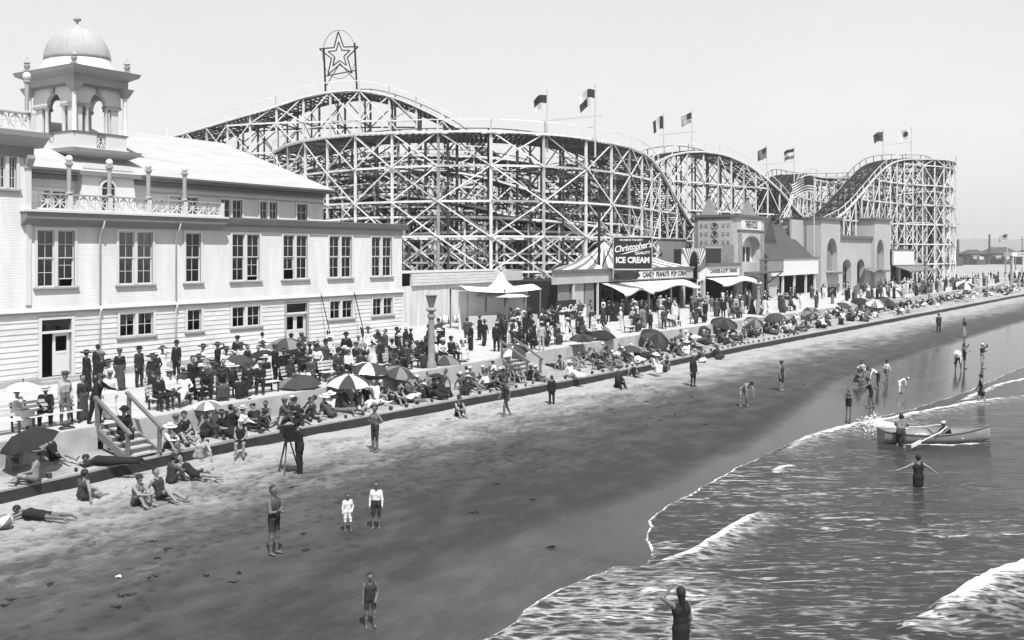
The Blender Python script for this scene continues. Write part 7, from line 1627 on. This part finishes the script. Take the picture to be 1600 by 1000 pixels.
scatter(34, (46.8, 66), lambda x: float(kerb_y(x))+.5+R.random()*(float(prom_y(x))-float(kerb_y(x))-1.2), tz, 'sand', 'sand past middle stairs', 'people on the sand terrace', .62, sea_w)
scatter(10, (66, 80), lambda x: float(kerb_y(x))+.6+R.random()*(float(prom_y(x))-float(kerb_y(x))-1.2), tz, 'sand', 'sand below the shops', 'people on the far sand terrace', .9, sea_w)
scatter(5, (48, 64), lambda x: float(kerb_y(x))-.55, lambda X, Y: float(beach_z(X, Y)), 'sand', 'against the kerb', 'bathers against the kerb', .9, sea_w)

# --- the far crowd, too small to tell apart: one mass of small figures
def far_crowd():
    CM_ = ['black', 'dark', 'black', 'char', 'white', 'white', 'pale', 'grey', 'dark']; mats = [CL[k] for k in ('black', 'dark', 'char', 'white', 'pale', 'grey')]+[SK, HR]; ix = {k: i for i, k in enumerate(('black', 'dark', 'char', 'white', 'pale', 'grey'))}
    lib = {}
    for pn, ct, sk in (('stand', True, None), ('pocket', True, None), ('stand', False, 'long'), ('walk', False, 'long'), ('knees', True, None), ('legsout', False, None), ('side', True, None), ('lean', False, 'long')):
        P = dict(POSE[pn]); Bn, _, _ = bones(P, ct, sk); v, q = grow(Bn, .05); cen = v[q].mean(1); best = np.full(len(q), 9.); zn = np.zeros(len(q), int)
        for a, ra, b, rb, z in Bn:
            e = b-a; u = np.clip((cen-a)@e/max(e@e, 1e-9), 0, 1); d = np.linalg.norm(cen-a-u[:, None]*e, axis=1)-(ra+(rb-ra)*u); w = d < best; best = np.where(w, d, best); zn = np.where(w, z, zn)
        v = v-[0, 0, v[:, 2].min()]; lib[(pn, sk)] = (v, q, zn)
    keys = list(lib); VS, QS, MI, of = [], [], [], 0
    def add(X, Y, z, k):
        nonlocal of
        v, q, zn = lib[k]; a = R.uniform(0, 6.28); c, s = math.cos(a), math.sin(a); sc = R.uniform(.9, 1.05); p = v*sc
        VS.append(np.stack([X+p[:, 0]*c-p[:, 1]*s, Y+p[:, 0]*s+p[:, 1]*c, z+p[:, 2]], 1)); QS.append(q+of); of += len(v)
        c1, c2 = ix[R.choice(CM_)], ix[R.choice(CM_)]; c2 = c1 if R.random() < .7 else c2; tab = [6, R.choice([7, 3, 0, 0]), c1, c1, c1, 6, c2, c2, c2, 0, c2]; MI.append(np.array(tab)[zn])
    for _ in range(170):
        X = 104+86*R.random()**.8; add(X, float(prom_y(X))+R.uniform(.6, 12.5)*R.random()**.5, Z_PROM, R.choice(keys[:4]))
    for _ in range(90):
        X = R.uniform(64, 104); Y = float(prom_y(X))+R.uniform(.8, 11.5)
        if free(X, Y, .6): add(X, Y, Z_PROM, R.choice(keys[:4]))
    for _ in range(80):
        X = R.uniform(66, 104); k_, p_ = float(kerb_y(X)), float(prom_y(X)); Y = k_+.7+R.random()*(p_-k_-1.2)
        if free(X, Y, .8): add(X, Y, float(terrace_z(X, Y)), R.choice(keys[4:]))
    for _ in range(45):
        X = R.uniform(185, 290); add(X, float(prom_y(X))+R.uniform(-1, 14), 1.7 if X < 200 else 1.69, R.choice(keys[:4]))
    for _ in range(150):
        X = R.uniform(100, 235); k_, p_ = float(kerb_y(X)), float(prom_y(X)); Y = k_+.6+R.random()**.8*(p_-k_-1); add(X, Y, float(terrace_z(X, Y)), R.choice(keys[4:]))
    me = bpy.data.meshes.new('distant_crowd'); me.from_pydata(np.concatenate(VS).tolist(), [], np.concatenate(QS).tolist()); [me.materials.append(m_) for m_ in mats]
    me.polygons.foreach_set('material_index', np.concatenate(MI).astype(np.int32)); me.polygons.foreach_set('use_smooth', np.ones(len(me.polygons), dtype=bool)); o = bpy.data.objects.new('distant_crowd', me); COL.objects.link(o)
    tag(o, 'far dense crowd of small figures along the promenade and sand', 'crowd', kind='stuff')
far_crowd()
# ------------------------------------------------------------------ sea air
m = MB(); m.box(-380, 4640, -4700, 4640, -7, 82); hz = m.build('haze', None)
hm = bpy.data.materials.new('sea_haze'); hm.use_nodes = True; hn, hl = hm.node_tree.nodes, hm.node_tree.links; hn.clear()
ho = hn.new('ShaderNodeOutputMaterial'); hv = hn.new('ShaderNodeVolumePrincipled'); hv.inputs['Color'].default_value = (.92, .92, .92, 1); hv.inputs['Density'].default_value = .0003; hv.inputs['Anisotropy'].default_value = .2
hl.new(hv.outputs[0], ho.inputs['Volume']); hz.data.materials.clear(); hz.data.materials.append(hm); tag(hz, 'thin pale sea haze over the whole beach', 'haze', kind='stuff')
SC.cycles.volume_bounces = 0
